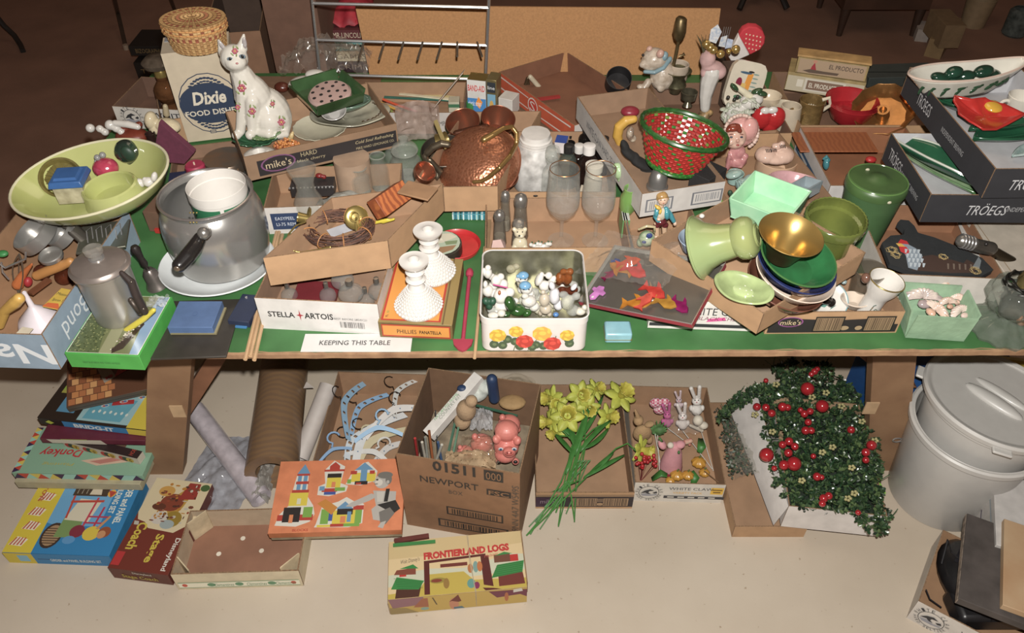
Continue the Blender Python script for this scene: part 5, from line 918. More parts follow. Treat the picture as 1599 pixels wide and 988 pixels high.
def candlestick(label, px, pb, pt, r, z0=.777):
    o, s, H = LT('milk_glass_candlestick', label, 'candlestick', px, pb, z0, pt, r, [(0,0),(.98,0),(1,.03),(.9,.12),(.62,.30),(.34,.45),(.26,.52),(.30,.56),(.42,.60),(.30,.64),(.28,.72),(.40,.76),(.28,.80),(.26,.86),(.50,.90),(.58,.95),(.60,.985),(.40,.97),(.22,1.0),(.2,.9),(0,.88)], cer('c9c5bf', .02),n=48)
    mb = MB()
    for j in range(9):
        tt = j/8; rr = s*(.97-.58*tt); z = H*(.05+.36*tt**.9); nn = 34
        for i in range(nn): a = 2*pi*(i+.5*(j % 2))/nn; mb.ell((cos(a)*rr, sin(a)*rr, z),(s*.075*(1-.5*tt), s*.075*(1-.5*tt), s*.07),n=6,c=None)
    mb.v = [v for v in mb.v]; g = mb.build('hobnails', cer('cdc9c3', .02), o); g['kind'] = 'stuff'; return o
candlestick('front white hobnail milk glass candlestick on the orange cigar box', 650,478,405,38)
candlestick('rear white hobnail milk glass candlestick behind the front one', 671,425,358,38,.78)
q = slab('table_sign', 'white paper sign lettered KEEPING THIS TABLE at the table edge', 'sign', (469,549),(641,549),D=(643,521),z=.7325,h=.0008,mat=m('cbc8c5', .7,var=.03)); text(q.root, 'KEEPING THIS TABLE', q.to(.48,.48), FX, FY, .145,.0135, '3c3a3a', bold=.01)
o, s, H = LT('red_plate', 'glossy red plastic plate lying on the green table', 'plate', 713,388,.732,380,38, [(.7,0),(.95,.3),(1,1)], m('b81c20', .35,coat=.3),t=.003)
o, s, H = LT('picture_paperweight', 'oval dark edged picture disc leaning on the red plate', 'plaque', 692,392,.742,378,30, [(1,0),(.98,.9),(0,1)], m('2f2820', .4),M=RX(4)); prints(o, (0,0, H), FX, FY, s*1.8, s*1.8, [('9caa96', el(.5,.5,.5,.5)),('bcb7a4', [(.1,.4),(.5,.5),(.9,.75),(.7,.9),(.3,.88),(.08,.65)]),('8a6a4c', [(.1,.25),(.4,.3),(.9,.4),(.8,.2),(.5,.04),(.2,.12)]),('6d7f5c', [(.55,.55),(.92,.6),(.9,.45),(.6,.4)]),('d0cbb8', [(.35,.6),(.42,.75),(.5,.6)])], r=.3)
f = Fig(735,490,.735); o = thing('plastic_trowel', 'long pink plastic spoon paddle lying at the table edge', 'spoon', f.P); a = W(733,432,.737)-f.P; b = W(723,530,.737)-f.P; c = W(723,553,.735)-f.P
part(o, 'rod', m('a8324c', .4), lambda mb: mb.tube([a, b], .0045,10)); part(o, 'bulb_end', m('a8324c', .4), lambda mb: mb.lathe([(.005,0),(.0085,.006),(.009,.016),(.006,.024),(0,.027)], 16,M=T(*a) @ RX(-90)));
part(o, 'paddle', m('a02c44', .4), lambda mb: mb.prism([(b.x-.021, b.y),(b.x-.018, b.y-.016),(b.x-.008, b.y-.029),(b.x, b.y-.033),(b.x+.008, b.y-.029),(b.x+.018, b.y-.016),(b.x+.021, b.y)], b.z-.003, b.z+.002))
f.mb = MB();
stick('wooden_stick', 'thin wooden stick hanging over the edge left of rose tin', (741,559),(757,386),0, 'b8946c', z=.737,r=.0035,cat='stick')
stick('wooden_stick', 'second thin stick edge running up beside the red plate', (752,500),(766,330),.008, '8a7050', z=.734,cat='stick', th=.006)
q = slab('striped_cloth', 'teal and white striped napkin folded under the copper tray', 'cloth', (706,334),(764,335),D=(766,318),z=.75,h=.016,mat=m('3f8f9c', .7)); front(q, [(c, rc(i/14,0, i/14+.035,1)) for i, c in enumerate(['cfd8d8', '2a5a70', 'b8d0c8', '1f4a40', 'cfd8d8', '2a7080', 'a8c8d0']*2)], 'stripes'); top(q, [(c, rc(i/14,0, i/14+.035,1)) for i, c in enumerate(['cfd8d8', '2a5a70', 'b8d0c8', '1f4a40', 'cfd8d8', '2a7080', 'a8c8d0']*2)], 'stripes')
# ---------------------------------------------------------------- rose tin with figurines
A, B, C = (748,497),(922,497),(757,391)
a = W(*A, .823); b = W(*B, .823); c = W(*C, .823); L_ = (b-a).length; D_ = c.y-a.y; zt = .092
tin = thing('rose_tin', 'open white tin painted with yellow and red roses, full of figurines', 'tin', (a.x+L_/2, a.y+D_/2,.7315))
def rr_loop(X, Y, r, z, n=6):
    out = []
    for cx, cy, a0 in ((X-r, -Y+r, -90),(X-r, Y-r, 0),(-X+r, Y-r, 90),(-X+r, -Y+r, 180)):
        for i in range(n+1): t = R(a0+90*i/n); out.append(V((cx+r*cos(t), cy+r*sin(t), z)))
    return out
def rr_wall(X, Y, r, zs, mat_in, name, parent, offs=None):
    mb = MB(); rows = [rr_loop(X+o_, Y+o_, r, z) for z, o_ in zs]; n = len(rows[0])
    for r0, r1 in zip(rows, rows[1:]): mb.add(r0+r1, [(i, (i+1) % n, n+(i+1) % n, n+i) for i in range(n)])
    return mb.build(name, mat_in, parent)
X, Y = L_/2-.003, D_/2
rr_wall(X, Y, .02, [(0,-.002),(.003,0),(zt*.80,0),(zt*.81,.0015),(zt*.99,.0015),(zt, .0025),(zt+.001,.001),(zt, 0)], m('cfc9c4', .35,coat=.3,var=.04), 'painted_wall', tin)
rr_wall(X-.0015, Y-.0015,.019, [(zt, 0),(.002,0)], m('a8a690', .3,.7, c2='7a785e', sc=30), 'inner_wall', tin)
part(tin, 'tin_bottom', m('8f8d7c', .35,.7), lambda mb: mb.prism([(v.x, v.y) for v in rr_loop(X, Y, .02,0)], 0.0,.002))
sh = []
def rose(x, y, r, c, d):
    for i in range(9): a_ = i*2*pi/9; sh.append((c if i % 2 else d, el(x+cos(a_)*r*.45, y+sin(a_)*r*1.25, r*.42, r*1.15,9)))
    sh.append((d, el(x, y, r*.5, r*1.2,12))); sh.append((c, el(x+.005, y+.02, r*.32, r*.7,10)))
def leaf_(x, y, rx, ry, c='3f5236'): sh.append((c, el(x, y, rx, ry, 12)))
for x, y in ((.22,.38),(.08,.18),(.17,.14),(.35,.1),(.52,.16),(.48,.08),(.87,.22),(.86,.38),(.60,.12),(.3,.3)): leaf_(x, y+.08,.05,.16); sh.append(('61734c', el(x+.004, y+.08,.022,.06,8)))
for x0_, x1_ in ((.28,.33),(.43,.55),(.7,.72)): sh.append(('50603c', [(x0_, .02),(x0_+.01,.02),(x1_+.01,.6),(x1_, .6)]))
rose(.12,.62,.105, 'd8b830', 'c49a20'); rose(.31,.78,.09, 'd8b830', 'c49a20'); rose(.58,.70,.12, 'dcb43a', 'cf9c34'); rose(.84,.64,.09, 'd8b830', 'c49a20'); rose(.40,.40,.11, 'cf4030', 'b02c20'); rose(.69,.32,.11, 'cf4030', 'b02c20')
prints(tin, (0,-Y-.0012, zt*.42), FX, FZ, (X-.010)*2, zt*.76, sh, 'painted_roses', r=.35,coat=.2)
TF = .78  # the pile's own level
def fig(label, name, base, els, col, vox=.0014,z=TF, extra=None):
    f = Fig(*base, z)
    for e in els:
        if len(e) == 2 and isinstance(e[0], (list, tuple)): pass
        f.e(*e[:4], dy=e[4] if len(e) > 4 else 0,rot=e[5] if len(e) > 5 else 0)
    o = f.done(name, col if not isinstance(col, str) else cer(col, .08,sc=60), label, 'figurine', vox=vox)
    if extra:
        for nm, c, es in extra:
            for e in es: f.e(*e[:4], dy=e[4] if len(e) > 4 else 0,rot=e[5] if len(e) > 5 else 0)
            f.done(nm, cer(c) if isinstance(c, str) else c, parent=o)
    return o
WH = 'd6d2ca'; GL = glass('dfe0da', .3,.05,1.9)
fig('small white bisque angel in the back left corner of the tin', 'angel_figurine', (763,438), [(762,426,7,10),(762,418,5,5),(755,424,4,7),(768,432,6,6)], WH)
fig('white crumpled lace rose figurine in the left part of the tin', 'rose_figurine', (780,450), [(775,438,9,10),(786,444,8,9),(782,432,6,6),(770,446,8,7)], WH)
fig('blue capped white baby face figurine, upper of two', 'baby_figurine', (817,446), [(816,434,9,8),(808,436,4,4)], WH, extra=[('blue_cap', '6a9cc0', [(817,430,9,6,-1),(809,431,3,3,-2)]),('eye', BLK, [(813,436,1.1,1.1,-9),(820,436,1.1,1.1,-9)])])
fig('blue capped white baby face figurine, lower of two', 'baby_figurine', (822,462), [(822,450,10,10),(828,458,6,6)], WH, extra=[('blue_cap', '6a9cc0', [(820,446,9.5,7,-2)]),('eye', BLK, [(818,452,1.1,1.1,-10),(826,452,1.1,1.1,-10)])])
fig('white china swan figurine with long neck at the tin centre', 'swan_figurine', (852,452), [(842,436,6,12,0,20),(850,446,9,9),(857,430,6,6,0,-30),(862,438,5,10,0,30),(846,428,4,4)], WH)
fig('tall white rabbit shaped china piece at right of the swan', 'rabbit_figurine', (866,482), [(866,462,9,15),(872,476,8,9),(862,446,5,8,0,-20),(896,448,4,7,0,35)], 'cfcdd0')
fig('amber glass bear figurine at the back right of the tin', 'bear_figurine', (882,446), [(874,434,7,10),(886,434,8,11),(880,424,6,5),(890,424,6,6)], glass('b0642a', .5,.05,1.8),vox=.0018)
fig('dark brown glass turtle figurine right of the white rabbit', 'turtle_figurine', (884,464), [(878,456,10,9),(892,454,8,7),(898,452,5,5)], glass('6a3018', .6,.05,1.8),vox=.0018)
fig('clear faceted glass animal at the front right of the tin', 'glass_figurine', (892,492), [(886,472,11,14),(894,484,11,10),(900,462,7,7),(880,460,8,6)], GL, vox=.003)
fig('dark green glass frog figurine at front left of tin', 'frog_figurine', (806,492), [(797,474,9,14,0,-20),(808,484,14,9),(822,488,9,6,0,-20),(790,490,8,4)], cer('2c5a20', .3, c2='1c3a14'),vox=.0016)
fig('flat green heart charm at the left front of the tin', 'heart_charm', (764,484), [(759,470,6,7,-6,-20),(769,470,6,7,-6,20),(764,477,6,7,-6)], m('1f4a34', .5),vox=.0015)
fig('white bunny lump figurine in the far left middle of tin', 'bunny_figurine', (764,462), [(762,454,9,10),(758,444,4,7),(772,458,8,7)], WH)
fig('white ruffled lady figurine with rust mark in the tin', 'lady_figurine', (782,476), [(782,462,12,13),(784,476,13,9),(796,456,8,8),(776,486,8,7)], WH, extra=[('rust_mark', 'a8603a', [(780,457,2.5,4,-12)])])
fig('white sheep figurine with grey curls at the tin middle', 'sheep_figurine', (830,482), [(826,470,12,9),(834,478,9,8),(820,462,6,5)], m('c6c2ba', .4,bump=.6,bsc=300))
fig('cream elephant figurine standing at front centre of the tin', 'elephant_figurine', (850,492), [(850,468,9,12),(852,482,10,9),(844,488,4,6),(858,490,4,5),(848,456,4,4)], 'b8ac98')
fig('tiny blue bird figurine at the front of the tin', 'bird_figurine', (868,494), [(868,491,5,4)], '4a78b0')
fig('small white lamb at the far right front of tin', 'lamb_figurine', (908,494), [(906,486,9,6),(913,480,5,5)], 'c9c3b4')
fig('white round china lump by the frog glass figurine', 'shell_figurine', (776,494), [(770,492,9,5),(783,489,7,6)], 'cdc7bc')
fig('frosted glass chess like piece behind the blue babies', 'glass_figurine', (800,428), [(798,420,8,7),(806,416,6,5)], glass('c9c4a8', .5,.1))
stick('pink_pick', 'thin pink plastic pick lying across the white figurines', (770,444),(796,450),0, 'c84a8c', z=.82,r=.0014,cat='pick')
rnd = random.Random(31)
for i in range(22):
    x = rnd.uniform(768,902); y = rnd.uniform(438,490); f = Fig(x, y+8,.755)
    for j in range(3): f.e(x+rnd.uniform(-7,7), y+rnd.uniform(-6,6), rnd.uniform(4,8), rnd.uniform(4,8),rot=rnd.uniform(0,90))
    f.done('china_trinket', [cer('cfccc4'), glass('dfe0da', .4,.05,1.9), cer('b8b29c')][i % 3], 'small pale china or glass trinket in the lower layer of the rose tin', 'trinket', vox=.0016,group='trinkets heaped in the tin')
# items behind tin: bear, pink pyramid, small flower basket, shakers
f = Fig(812,392,.737); f.e(812,380,12,13,rd=10); f.e(812,364,9.5,8,dy=-3); f.e(814,368,5,4,dy=-10); f.e(803,358,3.5,4,dy=0); f.e(820,358,3.5,4,dy=0); f.e(803,388,5,7,dy=-6); f.e(820,388,5,7,dy=-6); o = f.done('polar_bear', cer('c9bfa2'), 'small cream sitting bear figurine just behind the rose tin', 'figurine', vox=.0015); f.e(811,368,1.5,dy=-15); f.e(808,362,1,dy=-12); f.e(816,362,1,dy=-12); f.done('face_dot', BLK, parent=o)
mb = MB(); P = W(778,388,.737); mb.add([(-.017,-.01,0),(.017,-.01,0),(.018,.018,0),(-.016,.018,0),(-.012,.0,.024),(.006,-.002,.028),(.014,.01,.022)], [(3,2,1,0),(0,1,5,4),(1,2,6,5),(2,3,4,6),(3,0,4),(4,5,6)]); solo(mb, 'pink_crystal', 'pale pink folded paper box behind the tin\'s left corner', 'box', m('c9a8a0', .5), P)
f = Fig(845,390,.737)
for i in range(7): f.e(829+i*5,382+2*sin(i*2),3.5,3.5)
f.e(845,387,15,4); o = f.done('flower_basket', cer('cbc8c0'), 'white china basket edged with tiny green leaves behind tin', 'figurine', vox=.0015)
for i in range(7): f.e(831+i*5,378+2*sin(i*2),1.6,1.1,dy=-3)
f.done('leaf', cer('2f5a38'),parent=o)
SH = [(.8,0),(1,.05),(.9,.35),(.75,.7),(.8,.82)]
def shaker(label, px, pb, pt, r, z=.737,cap='9a9690', cl='b0a89a', n=12):
    o, s, H = LT('salt_shaker', label, 'shaker', px, pb, z, pt, r, SH, glass(cl, .2,.04,1.7),t=.002,n=n); part(o, 'metal_cap', m(cap, .28,1), lambda mb: mb.lathe([(s*.82, H*.80),(s*.85, H*.9),(s*.7, H*.98),(s*.3, H*1.03),(0, H*1.04)], 20)); part(o, 'contents', m('9a9486', .8), lambda mb: mb.lathe([(0,.003),(s*.8,.003),(s*.78, H*.3),(0, H*.3)], 14)); return o
shaker('tallest glass shaker with chrome dome cap beside the wine glass', 813,372,305,12.5); shaker('short glass shaker with flat metal cap in front of the tallest', 810,384,344,12,cap='b0aca4', cl='9a968c')
shaker('slim glass shaker at the far left of the shaker group', 780,382,330,11); shaker('rear slim glass shaker beside the copper tray corner', 789,358,300,9,cl='b8b0a0')
f = Fig(836,308,.78); f.t([(822,303,3),(832,304,3)]); f.e(836,303,8,4); f.e(842,303,5,5); f.done('iron_toy', m('2a2725', .5,.5), 'small dark iron trinket on the partition edge near wine glass', 'trinket', vox=.0015)
# wine glasses
def wine(label, px):
    o, s, H = LT('wine_glass', label, 'wine glass', px, 376,.737,263,26, [(0,.005),(.80,0),(.82,.012),(.2,.035),(.11,.06),(.11,.27),(.15,.31),(.5,.36),(.82,.44),(.98,.54),(1.0,.62),(.93,.84),(.88,1),(.85,1),(.90,.84),(.97,.62),(.95,.54),(.78,.455),(.45,.38),(0,.36)], glass('f6f6f2', .035,.02,1.45),n=48)
    part(o, 'gold_rim', m('b07848', .3,.8), lambda mb: mb.tube([(cos(2*pi*i/40)*s*.865, sin(2*pi*i/40)*s*.865, H) for i in range(40)], .0009,6,closed=True))
    part(o, 'etched_band', glass('ececea', .12,.3), lambda mb: mb.lathe([(s*.985, H*.52),(s*1.008, H*.62),(s*.97, H*.76)], 48)); return o
wine('left wine glass with etched winter trees and gold rim', 879); wine('right wine glass with etched winter trees and gold rim', 934)
# ---------------------------------------------------------------- bottles
def bottle(label, px, pb, pt, r, col, cap, prof=None, name='medicine_bottle', a=.5,capk=1.0,z=.737):
    o, s, H = LT(name, label, 'bottle', px, pb, z, pt, r, prof or [(0,0),(.95,0),(1,.03),(1,.60),(.85,.70),(.45,.78),(.42,.86)], glass(col, a, .04,1.7),n=28)
    if cap: part(o, 'cap', m(cap, .4), lambda mb: mb.lathe([(s*.5*capk, H*.82),(s*.52*capk, H*.99),(s*.45*capk, H*1.0),(0, H*1.0)], 24)); part(o, 'label_band', m('b8b09a', .7), lambda mb: mb.lathe([(s*1.01, H*.12),(s*1.01, H*.5)], 28)) if name == 'labelled_bottle' else None
    return o, s, H
bottle('brown glass bottle with white cap, front right of pair', 918,296,226,17, '2a1812', 'd4d0cc', capk=1.1); bottle('brown glass bottle with lettered white cap, behind left', 903,286,226,13, '2a1812', 'cfcbc6', capk=1.15)
bottle('clear glass bottle with black cap left of the brown bottles', 887,288,226,15, '7a8a80', '201e1e', a=.25); bottle('tall dark bottle with black cap right of white capped bottles', 942,268,214,13, '1c1413', '191718')
bottle('black capped dark bottle standing behind the white caps', 914,240,200,11, '1c1614', '1b1a1a'); bottle('small dark bottle with gold band near the tray lettering', 932,232,206,8, '2a1c14', '3a3228'); bottle('short dark bottle partly hidden left behind the clear one', 890,236,210,9, '1a1818', '1c1b1b')
bottle('white plastic pill bottle in front of the brown bottles', 926,312,256,14, 'c8c0b0', 'd8d2c4', a=1.6,capk=1.9); bottle('small white capped jar by the right wine glass', 924,300,260,6, 'c8c0b0', 'd2cdc4', a=1.2)
o, s, H = bottle('clear apothecary jar with round glass stopper', 862,310,234,16, 'dfe4de', None, [(0,0),(.95,0),(1,.04),(1,.50),(.9,.60),(.55,.68),(.55,.76),(.72,.80)], 'apothecary_jar', .12)
part(o, 'stopper', glass('e6eae4', .2,.03,1.9), lambda mb: mb.lathe([(s*.5, H*.80),(s*.72, H*.85),(s*.74, H*.95),(s*.6, H*1.04),(0, H*1.08)], 24))
o, s, H = LT('plastic_jug', 'large frosted plastic jug with ribbed white screw lid', 'jug', 836,290,.737,214,36, [(0,0),(.85,0),(.95,.05),(1,.55),(.85,.8),(.6,.92)], glass('d8d6d2', .75,.4,1.3),n=36); part(o, 'screw_lid', m('d2cec8', .45), lambda mb: mb.lathe([(s*.66, H*.86),(s*.68, H*.98),(s*.62, H*1.0),(s*.60, H*1.08),(0, H*1.09)], 40,flute=30,amp=.01)); [part(o, 'lid_ring', m('bdb9b4', .5), lambda mb: mb.tube([(cos(2*pi*i/40)*s*.685, sin(2*pi*i/40)*s*.685, H*zz_) for i in range(40)], .0012,5,closed=True)) for zz_ in (.88,.93)]
q = slab('eraser_box', 'small white and blue box top between jug and black bottles', 'box', (866,222),(884,224),D=(886,212),z=.83,h=.03,mat=m('cfc6c4', .5),tmat=m('27489a', .5))
q = slab('medicine_carton', 'small orange labelled medicine carton behind the wine glasses', 'box', (905,300),(925,302),D=(926,290),z=.775,h=.035,mat=m('cfc4b0', .5)); front(q, [('c8642c', rc(0,0,1,.4)),('a03028', rc(.1,.6,.9,.75))])
# ---------------------------------------------------------------- boy figurine tray, green vase
f = Fig(1034,384,.740)
f.t([(1026,368,4),(1025,350,4.5)]); f.t([(1038,368,4),(1037,350,4.5)]); f.e(1023,372,5,3,dy=-3); f.e(1039,372,5,3,dy=-3); boy = f.done('china_boy', cer('c9a888'), 'painted china boy figurine with blue jacket and yellow bird', 'figurine', vox=.0013)
f.e(1026,351,6,5); f.e(1038,351,6,5); f.e(1032,346,9,6); f.done('maroon_shorts', cer('5a1c22'),parent=boy, vox=.0013); f.e(1032,334,9,12,rd=6); f.done('cream_shirt', cer('c9bfa8'),parent=boy, vox=.0013)
f.t([(1026,326,4),(1024,338,4.5),(1028,344,4,-5)]); f.t([(1040,326,4),(1047,336,4.5),(1052,345,3.5)]); f.e(1041,334,5,10,dy=-1,rot=-10); f.e(1025,332,4,8,dy=-1); f.done('blue_jacket', cer('3f8f9c'),parent=boy, vox=.0013)
f.t([(1032,322,4),(1034,318,4)]); f.e(1035,312,8,8.5,dy=-2); f.done('skin', cer('cfae94'),parent=boy, vox=.0012); f.e(1034,306,9,6.5); f.e(1041,310,3.5,5); f.e(1028,309,3.5,5); f.e(1036,303,5,4); f.done('blond_hair', m('a8844a', .35, c2='8a6630', sc=120),parent=boy, vox=.0012)
f.e(1054,349,3,4); f.e(1029,342,3.5,3,dy=-8); f.done('hand', cer('cfae94'),parent=boy)
for x in (1032,1038): f.e(x, 312.5,.9,.7,dy=-10)
f.done('eye', BLK, parent=boy); f.e(1036,317,1.5,.8,dy=-9.5); f.done('mouth', m('a03c34', .4),parent=boy); f.e(1028,324,5,3,dy=-8,rot=30); f.e(1024,321,2,2,dy=-8); f.e(1031,330,2.5,5,dy=-8,rot=10); f.done('yellow_bird', cer('d0ac3c'),parent=boy, vox=.001)
f = Fig(1012,388,.740); f.e(1010,372,13,13); f.e(1000,378,6,8); tp = f.done('miniature_teapot', cer('b9c0a8', .2, c2='6a8a58', sc=60), 'little painted china teapot behind the cellophane bag', 'teapot', vox=.0015); f.t([(998,358,2),(1010,353,2.4),(1022,354,2.4),(1022,362,2)]); f.done('handle', cer('b9ac84'),parent=tp); f.e(1014,368,5,5,dy=-12,rd=2); f.e(1006,378,4,3,dy=-11,rd=2); f.done('blue_painting', cer('3a4a80'),parent=tp)
LT('green_vase', 'glossy apple green vase lying beside grey white carton', 'vase', 981,330,.79,288,13, [(.7,0),(1,.2),(1,.65),(.7,.9),(.75,1)], cer('6f9a4a'),M=RX(10),t=.002)
f = Fig(972,290,.82); f.e(966,268,9,12); f.e(972,278,9,9); f.e(964,259,7,5); o = f.done('celadon_figure', cer('9cba8a'), 'pale green china bird perched on the apple green vase', 'figurine', vox=.0016); f.e(961,262,2,dy=-8); f.done('eye', BLK, parent=o)
q = slab('green_tin', 'narrow white and green tin left of miniature teapot', 'tin', (973,344),(984,344),D=(984,322),z=.80,h=.05,mat=m('5f9a5c', .4),tmat=m('c4c4c0', .5))
# ---------------------------------------------------------------- basket in grey white carton (floor ~.806)
P = W(1049,258,.87); k = 1/PPM(P)
rb = thing('woven_basket', 'round basket woven in shiny red and green strips', 'basket', P, RX(-5) @ RY(11)); n = 54; rows = 15; r0, r1 = 40*k, 66*k; hh = .092; rnd = random.Random(8)
part(rb, 'basket_floor', m('8a241c', .5,var=.3,sc=90), lambda mb: mb.lathe([(0,.004),(r0*.99,.004),(r0*.99,.001),(0,.001)], 54))
mb = MB(); RED = 'b0241c'; GRN = '2c7a24'; YL = '6f8a34'
for j in range(rows):
    za = hh*j/rows; zb_ = hh*(j+.9)/rows; ra = r0+(r1-r0)*j/rows; rbb = r0+(r1-r0)*(j+.9)/rows; base_ = 'b02a22' if 1 < j < rows-1 else GRN
    for i in range(n):
        t0 = 2*pi*i/n; t1 = 2*pi*(i+.97)/n; up = (i+j) % 2; c = base_ if not ((i*3+j*5) % 7 == 0) else (GRN if base_ != GRN else YL)
        for sgn in (1,-1):
            o_ = .0032*(1 if up else .15) if sgn > 0 else -.0028*(.15 if up else 1)
            pts = [(cos(t)*r, sin(t)*r, z) for t, r, z in ((t0, ra, za),(t1, ra, za),(t1, rbb, zb_),(t0, rbb, zb_))]; tm = (t0+t1)/2; rm = (ra+rbb)/2+o_; mid = (cos(tm)*rm, sin(tm)*rm, (za+zb_)/2)
            off = V((0,0,0)); cc = c if sgn > 0 else ('a01c18' if c == base_ and c != GRN else c if (i % 3) else YL)
            mb.add(pts+[mid], [(0,1,4),(1,2,4),(2,3,4),(3,0,4)] if sgn > 0 else [(1,0,4),(2,1,4),(3,2,4),(0,3,4)], c=cc)
o = mb.build('woven_strips', pm(.3,.5), rb); o['kind'] = 'stuff'
part(rb, 'green_rim', m('1f5a1c', .35,coat=.4,var=.3,sc=90), lambda mb: mb.tube([(cos(2*pi*i/60)*r1*1.01, sin(2*pi*i/60)*r1*1.01, hh) for i in range(60)], [.0055+.0012*(i % 2) for i in range(60)], 8,closed=True)); part(rb, 'green_foot', m('1f5a1c', .35,coat=.4), lambda mb: mb.tube([(cos(2*pi*i/48)*r0, sin(2*pi*i/48)*r0,.002) for i in range(48)], .004,8,closed=True))
o, s, H = LT('egg_cup', 'small brushed aluminium dome cup in front of woven basket', 'cup', 1028,293,.834,264,17, [(0,0),(1,0),(1,.12),(.9,.16),(.86,.5),(.66,.85),(.35,.98),(0,1)], m('a8a6a2', .3,1),n=32)
q = slab('black_cloth_bundle', 'stiff black folded cloth at right of the silver cup', 'cloth', (1078,268),(1108,282),D=(1112,252),z=.88,h=.045,mat=m('1c1a1a', .8,bump=.4))
f = Fig(1000,262,.836); f.e(982,240,17,7,rot=40); f.e(1000,254,22,7,rot=30); f.e(976,228,12,6,rot=60); f.e(1012,266,14,5); f.e(992,248,8,12,rot=-20); f.done('black_cloth', m('191818', .9,bump=.6,bsc=90), 'crumpled black cloth under the left of the woven basket', 'cloth', vox=.003)
f = Fig(975,222,.836); f.t([(990,186,6),(978,188,8),(967,198,8.5),(964,212,8),(968,224,6)]); o = f.done('yellow_gourd', m('c79a34', .4), 'curved yellow plastic handle left of the woven basket', 'handle', vox=.002)
f = Fig(978,182,.836); f.e(984,174,15,8); f.done('red_disc', m('8a1c30', .4), 'dark red plastic piece behind the woven basket', 'scrap')
f = Fig(985,220,.836); f.e(984,208,6,12); f.e(988,216,6,6); f.done('striped_ornament', cer('c8bda8', c2='5a3424', sc=70), 'brown and cream china piece beside the yellow handle', 'ornament', vox=.002)
# ================================================================ pottery tray (tilted); floor about .79
def pot_at(name, label, u, v, dz, px_r, prof, mat, M=None, t=.003,H=.05,n=44,flute=0,amp=0, cat_='bowl', **k):
    P = t_pot.at(u, v, t_pot.t+dz); s = px_r/PPM(P); mb = MB(); pr = [(a*s, b*H) for a, b in prof]
    if t: pr = shell(pr, t)
    mb.lathe(pr, n, flute=flute, amp=amp); o = solo(mb, name, label, cat_, mat, P, M, **k); return o, s
# nested dishes seen at (1235,440)
PN = W(1226,450,.845)
def nest(label, z, r, H, mat, prof, M, name='pottery_bowl', dx=0,dy=0,t=.0035):
    P = PN+V((dx, dy, z)); s = r/PPM(P); mb = MB(); mb.lathe(shell([(a*s, b*H) for a, b in prof], t),52); return solo(mb, name, label, 'bowl', mat, P, M), s, H
TM = RX(10) @ RY(10); BP = [(.45,0),(.62,.1),(.85,.5),(1,1)]
nest('brown glazed dish at the bottom of the nested pottery stack', -.012,62,.042, cer('6d4030', .15, c2='54301f'), BP, TM, dx=-.012)
nest('cream pink dish, second from bottom of nested pottery', .012,64,.042, cer('bfa898', .12, c2='cfc0ae', sc=40), BP, TM)
nest('navy blue dish, third in the nested pottery stack', .030,63,.040, cer('1f2c5c', .1), BP, TM, dy=.004)
o, s, H = nest('dark green dish at the top of nested pottery', .048,60,.036, cer('1f6a38', .15, c2='185028', sc=20), BP, TM, dx=0,dy=.004)
part(o, 'rim_line', cer('3d6a34'), lambda mb: mb.tube([(cos(2*pi*i/48)*s*.995, sin(2*pi*i/48)*s*.995, H) for i in range(48)], .002,6,closed=True))
P = W(1231,375,.965); s = 51/PPM(P); mb = MB(); mb.lathe(shell([(.42*s, -.045),(.5*s, -.03),(.62*s, -.012),(.8*s, .006),(1.0*s, .016)], .0022),52); o = solo(mb, 'brass_bowl', 'brass flared bowl with dark outside, nested on top of green dish', 'bowl', m('b3924a', .28,1,var=.05), P, RX(6) @ RY(6))
part(o, 'dark_outside', m('4a4024', .35,.6), lambda mb: mb.lathe([(.43*s, -.0455),(.51*s, -.031),(.63*s, -.013),(.81*s, .0045),(1.0*s, .0145)], 52))
o, s, H = LT('ribbed_ramekin', 'olive green ribbed ramekin standing on the tray corner', 'bowl', 1297,382,.868,334,47, [(.62,0),(.78,.02),(.82,.1),(.88,.7),(.98,.74),(1,.96),(.98,1)], cer('67702a', .3, c2='4a5420', sc=12),M=RX(6),t=.004,n=72,flute=36,amp=.012)
# big lying vase
P = W(1117,381,.93); k = 1.0/PPM(P); f = Fig(1120,410,.875)
vs_ = thing('pottery_vase', 'large pale green flared pottery vase lying on its side', 'vase', P, RZ(-18) @ RY(62))
VG = cer('869a66', .15, c2='8a8c4e', sc=5)
part(vs_, 'vase_body', VG, lambda mb: mb.lathe(shell([(14*k, 66*k),(30*k, 64*k),(33*k, 56*k),(35*k, 46*k),(32*k, 36*k),(27*k, 28*k),(29*k, 10*k),(36*k, -12*k),(46*k, -26*k),(52*k, -32*k)][::1], .004) if False else [(0,67*k),(12*k, 66.5*k),(13*k, 65*k),(24*k, 64*k),(31*k, 58*k),(34*k, 48*k),(32*k, 38*k),(26*k, 31*k),(27*k, 26*k),(30*k, 8*k),(37*k, -10*k),(46*k, -20*k),(50*k, -27*k),(49*k, -29*k),(44*k, -20*k),(34*k, -8*k),(26*k, 10*k),(22*k, 28*k),(0,30*k)], 56))
part(vs_, 'foot_ring', VG, lambda mb: mb.tube([(cos(2*pi*i/32)*17*k, sin(2*pi*i/32)*17*k, 65.5*k) for i in range(32)], .0016,6,closed=True)); part(vs_, 'rim_ridge', VG, lambda mb: mb.tube([(cos(2*pi*i/44)*50*k, sin(2*pi*i/44)*50*k, -27.5*k) for i in range(44)], .0025,6,closed=True))
o = leafdish('oval_saucer', 'pale green oval pottery saucer at the front corner of tray', 1160,456,.880,47, '9aab72', n=2,wav=.0,h=.016,ry=.62,M=RZ(-32) @ RX(12)); part(o, 'raised_boss', cer('a3b37c'), lambda mb: mb.lathe([(.022,.002),(.02,.006),(.012,.0075),(0,.0078)], 28,sy=.6))
